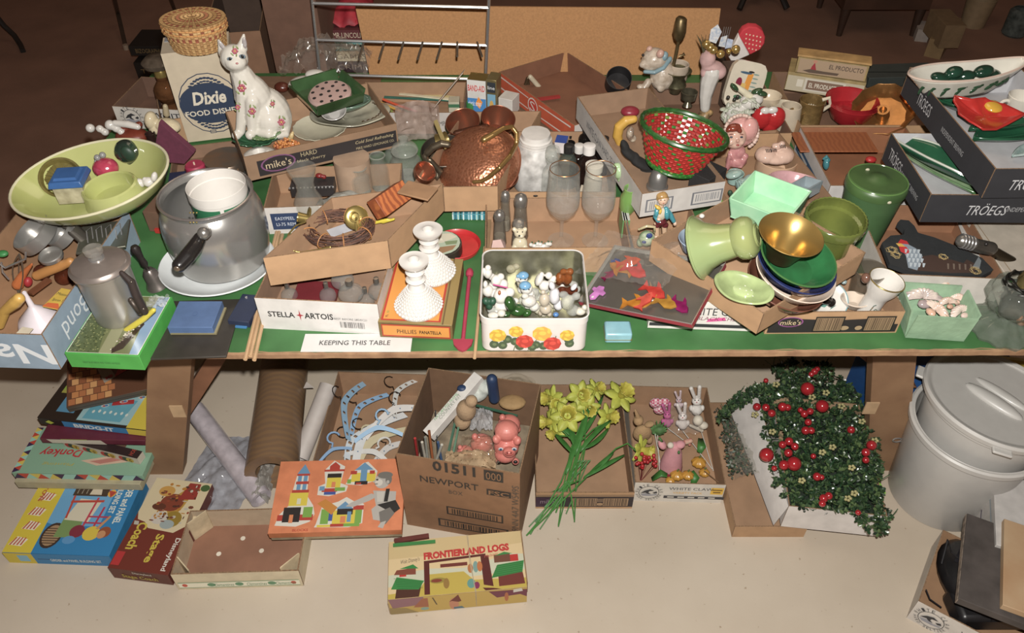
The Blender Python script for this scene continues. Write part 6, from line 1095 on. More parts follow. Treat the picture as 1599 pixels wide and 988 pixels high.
for i, (x, y) in enumerate(((1160,448),(1165,456),(1172,452),(1178,462),(1155,457),(1170,462))): part(o, 'glaze_fleck', m('d8dcc4', .1), lambda mb: mb.ell((( x-1160)*.0012,(455-y)*.0012,.010),(.0016,.0012,.0006),n=6))
LT('pale_blue_dish', 'light blue dish edge standing behind the large green vase', 'dish', 1088,388,.88,372,30, [(.7,0),(1,1)], cer('8d9cb0'),t=.003)
f = Fig(1096,345,.90); f.e(1096,337,5,4); f.done('ceramic_button', WHITE, 'small white china knob behind the large green vase', 'knob')
for i, (x, y, z) in enumerate(((1216,472,.80),(1221,476,.80),(1060,395,.84))): f = Fig(x, y, z); f.e(x, y, 2.2,1.5); f.done('ceramic_chip', WHITE, ['small white chip in front of nested dishes', 'second white chip in the pottery tray front', 'white chip near the left corner of pottery tray'][i], 'chip')
# ---------------------------------------------------------------- china in the barcode carton (floor .733)
o, s, H = LT('painted_plate', 'white plate painted with black olives at back of barcode carton', 'plate', 1290,470,.745,464,32, [(.6,0),(1,1)], WHITE, t=.003,M=RX(30)); part(o, 'blue_rim', cer('6a9aa4'), lambda mb: mb.tube([(cos(2*pi*i/40)*s, sin(2*pi*i/40)*s, H) for i in range(40)], .0014,6,closed=True))
prints(o, (0,0,.004), FX, FY, s*1.2, s*1.2, [('5a8a80', [(.05,.3),(.4,.2),(.6,.35),(.3,.4)]),('4a7a70', [(.6,.1),(.9,.3),(.7,.25)]),('5a6a60', [(.3,.9),(.9,.8),(.7,.86)]),('5a6a60', [(.5,.98),(.8,.6),(.6,.8)])], r=.2)
f = Fig(1296,478,.75); f.e(1288,466,13,8,rot=20); f.e(1298,472,7,8); f.done('black_olive', m('17120f', .12,coat=.6), 'glossy black china olive lying on the painted plate', 'ornament', vox=.0015)
o, s, H = LT('saucer_pair', 'shallow white china saucer left under the painted egg cup', 'saucer', 1334,478,.745,468,22, [(.5,0),(1,1)], cer('c9b8a6'),t=.004,M=RX(-6))
o, s, H = LT('egg_cup', 'white china egg cup with gold rim and painted bird', 'egg cup', 1364,486,.737,434,27, [(.62,0),(.60,.42),(.66,.56),(.9,.76),(1,1)], WHITE, t=.003,M=RY(8) @ RX(3)); part(o, 'gold_rim', BRASS, lambda mb: mb.tube([(cos(2*pi*i/40)*s*.99, sin(2*pi*i/40)*s*.99, H) for i in range(40)], .0015,6,closed=True))
part(o, 'painted_branch', cer('2f7a80', c2='7a5a30', sc=200), lambda mb: [mb.tube([(s*.64*cos(R(a)), s*.64*sin(R(a)), z*H) for a, z in pts], .0012,5) for pts in ([(-120,.1),(-105,.22),(-95,.32),(-85,.3)], [(-118,.12),(-112,.4),(-104,.44)], [(-90,.2),(-75,.28),(-64,.24)])])
f = Fig(1380,466,.80); f.e(1352,434,7,9,dy=0); f.done('shell_bead', m('6a4a3c', .2,coat=.5), 'brown shell resting at left rim of the egg cup', 'trinket', vox=.0016)
LT('glass_tumbler', 'smoky glass tumbler behind the gold rimmed egg cup', 'glass', 1352,460,.737,420,26, [(.8,0),(1,1)], glass('8a8070', .25),t=.002)
f = Fig(1316,446,.79); f.e(1318,440,5,4); f.done('blue_chip', cer('8aa0a0'), 'tiny pale blue china chip behind the painted plate', 'chip')
# ---------------------------------------------------------------- berry basket with shells
qb = tray('berry_basket', 'pale green moulded pulp berry basket holding seashells', (1432,488),(1526,494),(1408,444),z=.805,h=.07,out='7a9a7c', ins='86a688', t=.004,cat='basket', flare=.010)
for o in qb.root.children:
    for i in range(len(o.data.materials)): o.data.materials[i] = m('86a686', .9,bump=.8,bsc=50,var=.12)
rnd = random.Random(12)
for i, (x, y, rx, ry, c, lb) in enumerate([(1440,463,24,14, '9a8a8a', 'grey white barnacled seashell at left of berry basket'),(1482,446,13,12, 'c08a5c', 'tan orange scallop shell at the back of berry basket'),(1460,482,20,11, 'c8a088', 'peach ridged seashell in front of the berry basket'),(1496,464,10,8, 'cfa898', 'pink pointed conch shell at right of berry basket'),(1500,484,16,9, 'c9b0a6', 'pale smooth seashell at the front right of berry basket'),(1480,470,12,8, 'b89078', 'small brown pink shell at centre of berry basket')]):
    P = W(x, y+4,.775); k = 1/PPM(P); A_, B_ = rx*k*1.5, ry*k*2.2
    def sf(u, v): t = R(-82+164*u); w_ = v**.8; rr_ = 1+.03*cos(24*t); return V((sin(t)*A_*w_*rr_, (cos(t)*B_-B_*.4)*w_*rr_, .45*B_*sin(pi*(.12+.85*v))*(1+.05*cos(24*t))*cos(t*.8)))
    mb = MB(); mb.surf(sf, 60,10); o = solo(mb, 'seashell', lb, 'shell', cer(c, .3, c2='d2c4b8', sc=60), P, RZ(rnd.uniform(-70,70)) @ RX(rnd.uniform(0,30)),solid=.0018)
    part(o, 'hinge', cer(c), lambda mb: mb.ell((0,-B_*.35, B_*.12),(A_*.3, B_*.25, B_*.2),n=10))
# ---------------------------------------------------------------- glass lamp at right
f = Fig(1562,512,.7325)
lp = thing('crystal_lamp', 'heavy clear glass lamp base with brass rod, far right table edge', 'lamp', f.P)
k = f.k; GS = glass('b8c0b4', .16,.03,2.0)
part(lp, 'glass_foot', GS, lambda mb: mb.lathe([(0,0),(50*k, 0),(53*k, 6*k),(44*k, 16*k),(30*k, 24*k),(22*k, 30*k),(20*k, 34*k)], 60,flute=12,amp=.06));
part(lp, 'glass_bowl', GS, lambda mb: mb.lathe([(20*k, 34*k),(34*k, 44*k),(44*k, 60*k),(42*k, 78*k),(34*k, 88*k),(26*k, 92*k)], 60,flute=10,amp=.07)); part(lp, 'dark_core', m('22241f', .3,coat=.4), lambda mb: mb.lathe([(0,26*k),(16*k, 34*k),(22*k, 60*k),(14*k, 84*k),(0,90*k)], 24))
part(lp, 'wire_collar', m('1e1c18', .4,.6), lambda mb: [mb.tube([(cos(2*pi*i/30+j)*(30-j*3)*k, sin(2*pi*i/30+j)*(30-j*3)*k, (88+5*j+3*sin(i+j))*k) for i in range(30)], 1.8*k, 6,closed=True) for j in range(3)])
part(lp, 'brass_rod', m('7d6d44', .35,.9), lambda mb: mb.tube([(-.004,.01,92*k),(.10,.06,.26)], .010,14)); part(lp, 'rod_collar', m('8a7a4c', .35,.9), lambda mb: mb.lathe([(.014,86*k),(.017,96*k),(.011,106*k)], 20))
f = Fig(1596,508,.735); f.e(1596,500,8,10); f.e(1594,488,6,5); f.done('brown_china_pup', cer('7a3c28', c2='b8845c', sc=80), 'brown and tan china trinket at the right photo edge', 'figurine')
# ---------------------------------------------------------------- hen board tray
zr = .735
def at_tray(q, u, v, z): return q.at(u, v, z)
q = t_roost; hb = thing('hen_board', 'black whale shaped board painted with a grey hen', 'board', W(1450,398,.790), q.M.to_3x3().to_4x4() @ RX(6));
pts = [(-.10,.02),(-.098,-.045),(-.06,-.066),(.02,-.07),(.09,-.068),(.118,-.05),(.105,-.015),(.06,.02),(.02,.045),(-.012,.058),(-.014,.08),(-.022,.098),(-.040,.100),(-.050,.088),(-.040,.065),(-.045,.05),(-.075,.045)]
part(hb, 'board_body', m('1f2224', .75,bump=.3,bsc=120), lambda mb: mb.prism(pts, 0,.012),bev=.002)
prints(hb, (0,0,.012), FX, FY, 1,1, [(c, [(x+.5, y+.5) for x, y in pl]) for c, pl in [('3f2c24', [(-.055,-.062),(.02,-.066),(.075,-.062),(.085,-.035),(.07,-.022),(.06,-.034),(.03,-.022),(0,-.012),(-.03,-.02)]),('7d8a96', [(-.062,-.055),(-.045,-.062),(-.022,-.018),(-.03,.006),(-.048,.022),(-.062,.020),(-.058,-.02)]),('b02024', [(-.066,.02),(-.056,.034),(-.044,.028),(-.042,.018)]),('b8242a', [(-.066,.010),(-.05,.010),(-.046,-.006),(-.056,-.014),(-.066,-.006)]),('c9a040', [(-.070,.020),(-.058,.020),(-.052,.010),(-.066,.010)]),('6d7478', [(.075,-.045),(.098,-.012),(.100,-.024),(.088,-.05)])]]+[('a9b4bc', [(x+.5, y+.5),(x+.503, y+.5),(x+.505+.004, y+.512),(x+.503, y+.513)]) for x, y in [(-.058+.009*(i % 4),-.052+.014*(i//4)) for i in range(16)]]+[('6a5c50', [(.5+.02+.012*i, .445),(.503+.02+.012*i, .445),(.508+.02+.012*i, .462),(.504+.02+.012*i, .463)]) for i in range(5)], 'painted_hen')
rnd = random.Random(6)
for cx_, cy_ in ((-.080,-.02),(-.02+.04,-.02),(.075,-.058),(-.085,-.004)):
    for i in range(9):
        a0 = rnd.uniform(0,6.28); r_1 = rnd.uniform(.005,.012); part(hb, 'straw', m('9a8450', .7), lambda mb: mb.tube([(cx_+r_1*cos(a0+b*.5)+rnd.uniform(-.003,.003), cy_+r_1*sin(a0+b*.5),.0145+.002*(b % 2)) for b in range(7)], .0005,4))
f = Fig(1515,392,.82); o = thing('lamp_socket', 'silver threaded lamp socket lying in the hen board carton', 'socket', f.P)
f.t([(1520,382,11),(1546,388,11.5)]); f.done('socket_body', m('6d6860', .3,.9,var=.2),parent=o, vox=.0018)
for x in range(4): part(o, 'thread_ring', CHROME, lambda mb: mb.tube([f.at(1502+x*5,376+x*1.3)+V((.002*sin(t),.0145*cos(t),.0145*sin(t))) for t in [2*pi*i/18 for i in range(18)]], .0018,6,closed=True))
f.t([(1503,376,11),(1518,380,11)]); f.done('threaded_end', m('8d8a84', .3,.9),parent=o, vox=.0018); f.t([(1548,390,8),(1560,398,9),(1578,408,9)]); f.done('bronze_neck', m('4a4030', .35,.8),parent=o, vox=.0018); f.e(1540,381,3,3,dy=-11); f.done('switch', BLK, parent=o)
q = slab('white_card', 'large white card leaning at right of the hen board', 'card', (1520,408),(1640,420),(1480,332),z=.775,h=.003,mat=m('b5b2ac', .7)); q = slab('booklet', 'cream booklet with ruled line under brass lamp rod', 'booklet', (1572,430),(1680,430),(1564,344),z=.80,h=.01,mat=m('b3a99a', .7)); prints(q.root, q.to(.1,.5), FX, FY, .002, q.D*.9, [('8d7a60', rc(0,0,1,1))], 'ruled_line')
q = slab('leaflet', 'pink printed leaflet partly showing behind the glass lamp', 'leaflet', (1560,478),(1660,490),(1560,438),z=.77,h=.002,mat=m('b8b0a8', .7));
for i in range(3): text(q.root, 'Old Moore', q.to(.25,.75-.2*i), FX, FY, .05,.01, '8a5a5c', shear=.3)
# ---------------------------------------------------------------- green canister
o, s, H = LT('green_canister', 'tall green glazed pottery canister with lid, chipped glaze', 'canister', 1352,374,.737,292,44, [(0,0),(.72,0),(.76,.03),(.99,.98),(1.0,1.0),(0,1)], m('4a7042', .45, c2='3c5c34', sc=9,bump=.15,bsc=30),n=52)
part(o, 'lid', m('456430', .38, c2='324c26', sc=12), lambda mb: mb.lathe([(s*1.03, H*.99),(s*1.04, H*1.06),(s*1.0, H*1.12),(s*.92, H*1.15),(s*.5, H*1.15),(s*.3, H*1.17),(s*.18, H*1.2),(0, H*1.2)], 52)); part(o, 'lid_ridge', cer('5a8040'), lambda mb: mb.tube([(cos(2*pi*i/48)*s*.97, sin(2*pi*i/48)*s*.97, H*1.135) for i in range(48)], .002,6,closed=True))
for x, y in ((.1,-1.02),(-.2,.55)): part(o, 'glaze_chip', m('b9b49a', .8), lambda mb: mb.ell((x*s, y*s, H*1.03 if y < 0 else H*1.15),(.005,.003,.004),n=8))
q = slab('floorboard_panel', 'reddish wooden panel standing in the printed edge carton', 'panel', (1250,236),(1372,236),(1245,206),z=.80,h=.004,mat=m('96552c', .5, c2='8a4c28', kind='wave', sc=24))
f = Fig(1290,268,.75); f.e(1290,256,5,10,rot=-10); f.t([(1286,248,2),(1290,244,3),(1294,250,3)]); f.done('blue_bird', cer('3f8088'), 'small teal china bird in the printed edge carton', 'figurine', vox=.0014)
f = Fig(1362,256,.82); f.e(1360,249,9,5); f.done('red_stopper', m('a81c1c', .4), 'small red cap showing behind the green canister', 'cap')
# ---------------------------------------------------------------- baby planter, lidded jar, pale dishes
f = Fig(1148,262,.755)
f.e(1150,250,17,12,rd=13); f.e(1151,238,13,14,rd=11); f.t([(1153,218,8),(1152,232,9)]); f.t([(1136,262,4,-4),(1140,240,6,-6),(1147,258,4,-8),(1156,260,4,-8),(1164,244,5,-6)]); baby = f.done('baby_planter', cer('c98f8c', .15, c2='a8686c', sc=60), 'pink china baby head planter wearing a ruffled bonnet', 'planter', vox=.0016)
f.e(1158,206,25,25,dy=8,rd=15); f.e(1170,202,14,19,dy=0,rd=12); f.done('bonnet', cer('cf9690', .1),parent=baby, vox=.002)
for i in range(26):
    a_ = R(-60+i*11); x, y = 1158+cos(a_)*25*(1.02),206-sin(a_)*26; f.e(x, y, 3.4,3.0,dy=3+2*(i % 2),n=8)
f.done('ruffle', cer('cdb0a2', .1),parent=baby, vox=.0014)
f.e(1148,214,17.5,18.5,dy=-6,rd=15); f.e(1148,222,13,10,dy=-9,rd=12); f.e(1141,222,5,5,dy=-16); f.e(1157,222,5,5,dy=-16); f.e(1152,220,2.2,3,dy=-22); f.done('face', cer('cfb09c', .06, c2='c49484', sc=60),parent=baby, vox=.0013)
f.e(1146,199,11,6,dy=-14,rd=8,rot=-8); f.e(1154,203,6,4,dy=-17,rot=40); f.e(1138,202,5,4,dy=-16,rot=-40); f.done('hair_curls', cer('8a3c28', .2, c2='6a2818', sc=90),parent=baby, vox=.0013)
for x in (1142,1158): f.e(x, 214,2.3,1.4,dy=-22,rd=1.5,n=8)
f.done('eye', m('2c3c50', .15),parent=baby)
for x in (1142,1158): f.e(x, 209.5,3.2,.6,dy=-21.5,rd=1,n=8,rot=-8 if x < 1150 else 8)
f.done('brow', m('8a5040', .4),parent=baby); f.e(1152,226.5,2.6,1.3,dy=-22,rd=1.6,n=8); f.done('mouth', m('a84040', .3),parent=baby)
o, s, H = LT('lidded_jar', 'pink cream china jar with lid painted with lashes', 'jar', 1211,272,.735,248,31, [(.85,0),(1,.3),(1,1)], cer('c4a284'),t=.003);
f = Fig(1211,272,.735); f.P = o.location.copy(); f.e(1196,242,17,12,rd=18); f.e(1222,242,18,13,rd=18); f.e(1210,244,24,10,rd=20); f.e(1213,228,8,5); f.e(1221,225,5,5); f.e(1226,231,4,3); f.done('lid', cer('cfae9c'),parent=o, vox=.002)
for x, y, r_2 in ((1196,233,20),(1204,232,10),(1218,226,8)):
    for i in range(4): f.t([(x+i*2.4, y, .5,-14),(x+i*2.4+1.4, y+4.5,.5,-16)], n=5)
f.done('painted_lash', BLK, parent=o)
leafdish('pink_dish', 'glossy pink oval china bowl in front of the lidded jar', 1234,296,.77,37, 'c99a9e', n=2,wav=0,h=.03,ry=.62,M=RZ(-15) @ RX(8))
def block_planter(label, px, py, z, w_, d_, h_, col, M=None, name='block_planter'):
    P = W(px, py, z); o = thing(name, label, 'planter', P, M); X, Y = w_/2, d_/2
    for (p0, p1) in (((-X, -Y),(X, -Y)),((X, -Y),(X, Y)),((X, Y),(-X, Y)),((-X, Y),(-X, -Y))):
        a = V((*p0,0)); b = V((*p1,0)); n_ = (b-a).normalized().cross(V((0,0,1))); fl = .010
        mb = MB(); t_ = .004; mb.hex([a*.86, b*.86,(b-n_*t_)*.86,(a-n_*t_)*.86], [a*1.0+V((0,0, h_)), b*1.0+V((0,0, h_)), b-n_*t_+V((0,0, h_)), a-n_*t_+V((0,0, h_))]); mb.build('side', col, o, bev=.001)
    mb = MB(); mb.box(-X*.87,-Y*.87,0, X*.87, Y*.87,.005); mb.build('bottom', col, o); return o
P4 = (1193,348)
block_planter('mint green square glazed planter in front of pale blue dishes', 1196,334,.925,.125,.115,.05, cer('8ac49a', .15, c2='a8d4ac', sc=20), RZ(-38) @ RX(4), 'square_planter')
f = Fig(1160,305,.75)
for i, (x, y, rx, ry) in enumerate(((1146,272,13,6),(1158,288,10,10),(1172,280,12,8),(1186,276,8,8),(1168,294,14,10))): f.e(x, y, rx, ry, rot=-20)
o = f.done('shoe_planter', cer('8fa8a0', .12), 'pale blue green china bootee planter left of the pink bowl', 'planter', vox=.002)
for i in range(6): f.t([(1150+i*4,282+i*.5,1,-13),(1152+i*4,298,1,-14)], n=5)
f.done('moulded_line', cer('6f8a84'),parent=o); LT('blue_cup', 'small pale teal cup left of the bootee planter', 'cup', 1148,284,.76,270,13, [(.8,0),(1,1)], cer('8fb0a8'),t=.003)
block_planter('grey blue rectangular dish propped right of mint planter', 1250,306,.80,.10,.05,.028, cer('8c9aa0', .1), RZ(38) @ RX(-12), 'oblong_dish')
f = Fig(1160,320,.74); f.t([(1140,300,4),(1146,314,3)]); f.done('dark_green_stick', m('2a4a34', .5), 'dark green plastic edge left of the mint planter', 'stick')
q = slab('green_napkin', 'bright green scalloped paper below the grey white carton', 'paper', (1100,322),(1130,314),(1104,306),z=.80,h=.002,mat=m('6f9a38', .7))
# ---------------------------------------------------------------- leaf dishes in black trays
def leaf_boat(name, label, q, u, v, L, Wd, mat, rz=0,h=.03,z=.004,curl=.0,vein=True, rx=0,edge=None, tip=1.4):
    o = thing(name, label, 'dish', q.at(u, v, z+.003), q.M.to_3x3().to_4x4() @ RZ(rz) @ RX(rx))
    def prof(s_): return max(0.0, sin(pi*min(1, max(0, s_)))**.8)*(1-.15*s_)
    def fn(a, b):
        x = (a-.5)*L; w_ = Wd/2*prof(a); y = (b-.5)*2*w_; return V((x, y+curl*sin(pi*a), h*(abs(b-.5)*2)**1.8*(.4+.6*sin(pi*a))+h*.5*abs(a-.5)**tip))
    mb = MB(); mb.surf(fn, 30,12); mb.build('leaf_body', mat, o, solid=.004)
    if edge:
        for b in (0,1): part(o, 'white_edge', edge, lambda mb: mb.tube([fn(i/30, b)+V((0,0,.002)) for i in range(1,30)], .0026,6))
    if vein: part(o, 'midrib', edge or mat, lambda mb: mb.tube([fn(i/30,.5)+V((0,0,.0025)) for i in range(2,29)], .0022,6))
    return o
GR = cer('0c3a26', .3, c2='165436', sc=14); GR2 = cer('3f6a38', .3, c2='8a9a7c', sc=16); ED = cer('b8bcb0')
def leaf_px(label, pa, pb, z, Wd, mat, h=.03, **k):
    a = W(*pa, z); b = W(*pb, z); q = Tray(); q.at = lambda u, v, zz: a*.5+b*.5; q.M = I4; d = b-a
    return leaf_boat('leaf_dish', label, q, 0,0, d.length, Wd, mat, rz=math.degrees(math.atan2(d.y, d.x)),h=h, z=0, **k)
leaf_px('long dark green leaf dish with white edge in lower black tray', (1388,224),(1530,298),.895,.075, GR, h=.032,edge=ED)
leaf_px('lighter green leaf dish lying beside white edged one in lower tray', (1404,240),(1524,306),.876,.05, GR2,h=.015,vein=False)
# upper tray dishes : boat, red leaf, green leaves
bt = thing('boat_planter', 'white china boat dish painted with green holly leaves, upper black tray', 'dish', W(1490,145,.985), RZ(9))
k = 1/PPM(bt.matrix_world.translation)
def boat(a, b):
    t = 2*pi*a; rr_ = b; x = cos(t)*(92+ (12 if cos(t) > 0 else -4))*k*(.55+.45*b); y = sin(t)*30*k*(.45+.55*b)*(1-.15*cos(t)); return V((x, y, 36*k*b*(1+.35*max(0, cos(t))**2*b)))
part(bt, 'boat_body', cer('cdc9bc', .05), lambda mb: (mb.surf(boat, 60,8,cu=True), mb.surf(lambda a, b: boat(a, 0)*1.0 if b > .5 else V((0,0,0)),60,1,cu=True)),solid=.004)
part(bt, 'cream_rim', cer('c9b3a4'), lambda mb: mb.tube([boat(i/60,1) for i in range(60)], .0028,6,closed=True))
for i in range(7):
    a = .56+.055*i; p_ = boat(a, .55); tdir = (boat(a+.01,.55)-boat(a-.01,.55)).normalized()
    for sg in (-1,0,1):
        mb = MB(); mb.ell((0,0,0),(.011,.0016,.0045),M=T(*(p_+V((sg*.006,-.0035, sg*.008+.002)))) @ RY(-40+40*sg+10*i),n=8); mb.build('holly_leaf', cer('24462c', .2), bt)
f = Fig(1490,140,.99); f.P = bt.location.copy()
for x, y, rx, ry, rt in ((1466,118,16,7,10),(1490,112,14,9,-10),(1512,118,14,7,0),(1540,114,16,9,-10),(1556,118,14,6,10),(1500,125,26,6,4)): f.e(x, y, rx, ry, dy=4,rot=rt)
f.done('green_leaves', cer('0f3a2a', .2),parent=bt, vox=.0022)
mb = MB(); q = t_tr2; rd_ = thing('red_leaf_dish', 'glossy red leaf shaped dish with yellow centre, upper black tray', 'dish', W(1538,184,.985), RX(12) @ RZ(-4)); k = 1/PPM(W(1538,184,.985))
ol = [(-46,28),(-22,20),(0,26),(10,22),(28,16),(52,-6),(40,-14),(22,-24),(0,-36),(-22,-40),(-40,-26),(-50,-10),(-46,6),(-50,18)]
def rl(a, b):
    n = len(ol); i = int(a*n) % n; f_ = a*n-int(a*n); p0, p1 = ol[i], ol[(i+1) % n]; x = (p0[0]*(1-f_)+p1[0]*f_)*k*b; y = (p0[1]*(1-f_)+p1[1]*f_)*k*1.15*b; return V((x, y, .022*b**2+.003*sin(a*20)*b))
part(rd_, 'leaf_body', cer('b02018', .12), lambda mb: mb.surf(rl, 56,8,cu=True),solid=.004); part(rd_, 'yellow_centre', cer('c99a1c'), lambda mb: mb.ell((14*k, 18*k, .012),(14*k, 14*k, .008)))
leaf_px('dark green leaf dish under the red one in upper tray', (1458,158),(1540,186),.955,.06, GR, h=.02)
leaf_px('green leaf dish below the red one, upper tray middle', (1512,206),(1612,196),.965,.055, GR, h=.02)
leaf_px('big green leaf dish in the front left corner of upper tray', (1518,222),(1640,206),.955,.10, GR, h=.025)
leaf_px('pale blue green leaf dish at the right photo edge', (1580,246),(1640,228),.952,.04, cer('3a6a68', .3, c2='a9b8b4', sc=30),h=.012)
o, s, H = LT('white_cup', 'white china cup with ring handle at far right edge', 'cup', 1592,180,.96,150,22, [(.7,0),(1,1)], cer('c9c3b6'),t=.003); part(o, 'ring_handle', cer('c9c3b6'), lambda mb: mb.tube([(-s*1.1+.011*cos(t),0, H*.55+.011*sin(t)) for t in [2*pi*i/20 for i in range(20)]], .004,8,closed=True)); part(o, 'cherry', m('7a1830', .3), lambda mb: mb.ell((-s*1.1,.004, H*.5),.005))
# ---------------------------------------------------------------- tin lid with plastic fish, cellophane bag, ring box
q = tray('tin_lid', 'shallow red rimmed tin lid holding clear coloured plastic fish', (903,470),(1080,506),(926,378),z=.768,zB=.835,zC=.79,h=.012,out='8f2430', ins='8f8d86', t=.0015,cat='lid', base='6d6862')
for o in q.root.children:
    if o.name.startswith('base'): o.data.materials[0] = m('7a766e', .3,.7,var=.05)
part(q.root, 'bright_edge', CHROME, lambda mb: mb.tube([(-q.L/2,-q.D/2,.012),(q.L/2,-q.D/2,.012),(q.L/2, q.D/2,.012),(-q.L/2, q.D/2,.012)], .0012,6,closed=True))
lidM = q.M.to_3x3().to_4x4(); lidn = q.M.to_3x3() @ V((0,0,1)); lid0 = q.M.translation.copy()
def on_lid(px, py, h=.003):
    d = ray(px, py); o_ = V((0,0, CZ)); t = (lid0+lidn*h-o_).dot(lidn)/d.dot(lidn); return o_+d*t
def fish(label, px, py, col, rz, s_, z=.745,name='plastic_fish'):
    s_ *= 1.3
    P = on_lid(px, py, z-.742); o = thing(name, label, 'toy', P, lidM @ RZ(rz) @ RX(8)); G = glass(col, .5,.05,1.6)
    pts = [(.9,0),(.6,.28),(.1,.40),(-.35,.2),(-.6,.12),(-1,.42),(-.9,0),(-1,-.42),(-.6,-.12),(-.35,-.2),(.1,-.40),(.6,-.28)]
    part(o, 'body', G, lambda mb: mb.prism([(x*s_, y*s_) for x, y in pts], 0,.004)); part(o, 'fin', G, lambda mb: mb.prism([(x*s_, y*s_) for x, y in [(.3,.36),(-.1,.36),(-.3,.7),(.0,.6)]], .001,.003)); part(o, 'eye', G, lambda mb: mb.lathe([(.06*s_, 0),(.06*s_, .0055),(0,.0055)], 10,M=T(.6*s_, .05*s_, 0))); return o
fish('amber plastic fish with coral fin at front of the lid', 995,474, 'd8901c', 15,.026); fish('coral red plastic fish over the amber fish', 1022,456, 'e0483c', -20,.026,.752); fish('amber tailed plastic fish right of the coral fish', 1040,474, 'c8942c', -8,.022,.750)
fish('magenta plastic fish at the right end of the lid', 1062,478, 'a01868', -30,.022); fish('coral plastic fish standing upright at lid middle', 1008,470, 'e2503c', 80,.02,.757)
fish('amber plastic fish at the back left in the bag', 970,420, 'd8901c', 165,.028,.750); fish('coral plastic fish at back of the lid in bag', 992,424, 'e0342c', -15,.026,.757); fish('magenta plastic fish behind the amber one in the bag', 952,430, 'a01858', 60,.014); fish('orange plastic fish lying under the coral one in bag', 982,410, 'e0602c', 30,.022,.752); fish('blue plastic fish at the back of the bag', 962,408, '3a5ab0', 20,.008,.752)
P = on_lid(934,456,.004); o = thing('plastic_cross', 'pink violet flat plastic flower charm at left of the lid', 'toy', P, lidM @ RZ(-10)); G = glass('c87ac0', .8,.1)
part(o, 'body', G, lambda mb: mb.prism([(x*.9, y*.9) for x, y in [(-.008,.016),(.006,.018),(.010,.008),(.020,.004),(.018,-.006),(.008,-.006),(.008,-.022),(-.002,-.028),(-.010,-.020),(-.008,-.004),(-.018,0),(-.018,.008),(-.010,.008)]], 0,.003)); part(o, 'hole', m('c9c0c4', .5), lambda mb: mb.lathe([(0,.0034),(.003,.0034)], 10,M=T(0,-.018,0)))
mb = MB(); P = on_lid(985,412,.012)
mb.surf(lambda u, v: V(((u-.5)*.21+.02*v, (v-.5)*.12,.022*sin(pi*u)*sin(pi*v)+.012*noise.noise(V((u*5, v*4,8)))+.006*noise.noise(V((u*16, v*14,1)))+.012+.03*max(0, v-.6))),44,26); solo(mb, 'cellophane_bag', 'clear cellophane bag draped over the back half of the tin lid', 'bag', glass('f2efe8', .05,.12,1.8), P, lidM)
o = slab('ring_box', 'small light blue hinged ring box at the table front', 'box', (946,522),(988,522),(947,500),z=.757,h=.026,mat=m('7fb0bc', .35,coat=.2),bev=.004); part(o.root, 'gilt_seam', BRASS, lambda mb: mb.box(-o.L/2-.0006,-o.D/2-.0006,.009, o.L/2+.0006, o.D/2,.0105));
# ================================================================ floor: games at left
GB = m('d0c8b4', .6)
q = slab('building_set_box', 'blue and yellow construction set box at the floor front left', 'box', (3,862),(170,868),(60,742),z=.048,h=.048,mat=m('2478a8', .5)); gq = q
def bldg(x, y, s_, c='b04a38', d='d8d0b8'): return [(d, [(x-s_, y-s_*.6),(x+s_*.6, y-s_*.8),(x+s_, y+s_*.3),(x-s_*.4, y+s_*.7)])]+[(c, [(x-s_*.9+i*s_*.42, y-s_*.62),(x-s_*.7+i*s_*.42, y-s_*.64),(x-s_*.35+i*s_*.36, y+s_*.55),(x-s_*.5+i*s_*.36, y+s_*.57)]) for i in range(4)]
sh = [('2278ac', rc(0,0,1,1)),('c9b41c', rc(0,0,.27,1)),('5f9cc4', rc(.27,.35,.78,1)),('2278ac', [(.27,0),(1,0),(1,.3),(.78,.36),(.5,.3),(.27,.38)]),('3f3024', rc(.38,.74,.72,.98)),('c4b8a0', [(.54,.76),(.66,.76),(.63,.9),(.56,.9)]),('a83828', rc(.52,.90,.70,.97))]
for x, y in ((.14,.9),(.14,.72),(.12,.52),(.14,.34),(.10,.14)): sh += bldg(x, y, .08)
sh += [('3c2c22', el(.38,.22,.10,.16)),('9a7c5a', el(.38,.22,.08,.13))]+[('3c2c22', rc(.30,.12+i*.03,.46,.13+i*.03)) for i in range(7)]
sh += [('6f8a50', [(.4,.2),(.62,.2),(.6,.5),(.42,.5)]),('c8c0a8', [(.42,.42),(.66,.40),(.70,.68),(.48,.70)]),('b8384a', [(.62,.35),(.64,.35),(.66,.72),(.64,.72)]),('b04030', [(.40,.64),(.72,.66),(.72,.69),(.40,.67)]),('b04030', [(.42,.44),(.44,.44),(.42,.74),(.40,.74)]),('a8304a', [(.72,.3),(.74,.3),(.76,.6),(.74,.6)]),('a8304a', rc(.64,.46,.84,.48)),('a8304a', rc(.62,.38,.82,.40)),('7a2838', el(.60,.28,.07,.08)),('4f8ab8', el(.56,.17,.06,.05)),('c9b02c', el(.74,.26,.08,.09)),('8a4a2c', el(.86,.28,.06,.07)),('b88458', el(.84,.25,.04,.05)),('b88458', [(.76,.32),(.79,.31),(.86,.48),(.84,.49)]),('d0a02c', el(.76,.78,.04,.05)),('a83828', [(.72,.82),(.80,.80),(.76,.72)])]
top(q, sh, r=.4,coat=.2); CW = ((0,-1,0),(1,0,0))
text(q.root, 'GIRDER and PANEL', q.to(.925,.68)+UP, *CW, q.D*.58,.019, 'd2d4c4', bold=.02); text(q.root, 'BUILDING SET', q.to(.83,.72)+UP, *CW, q.D*.40,.016, 'd2d4c4', bold=.02)
for i in range(5): text(q.root, 'build your own houses', q.to(.42+.045*i, .86)+UP, *CW, .045,.005, 'c9c0a8')
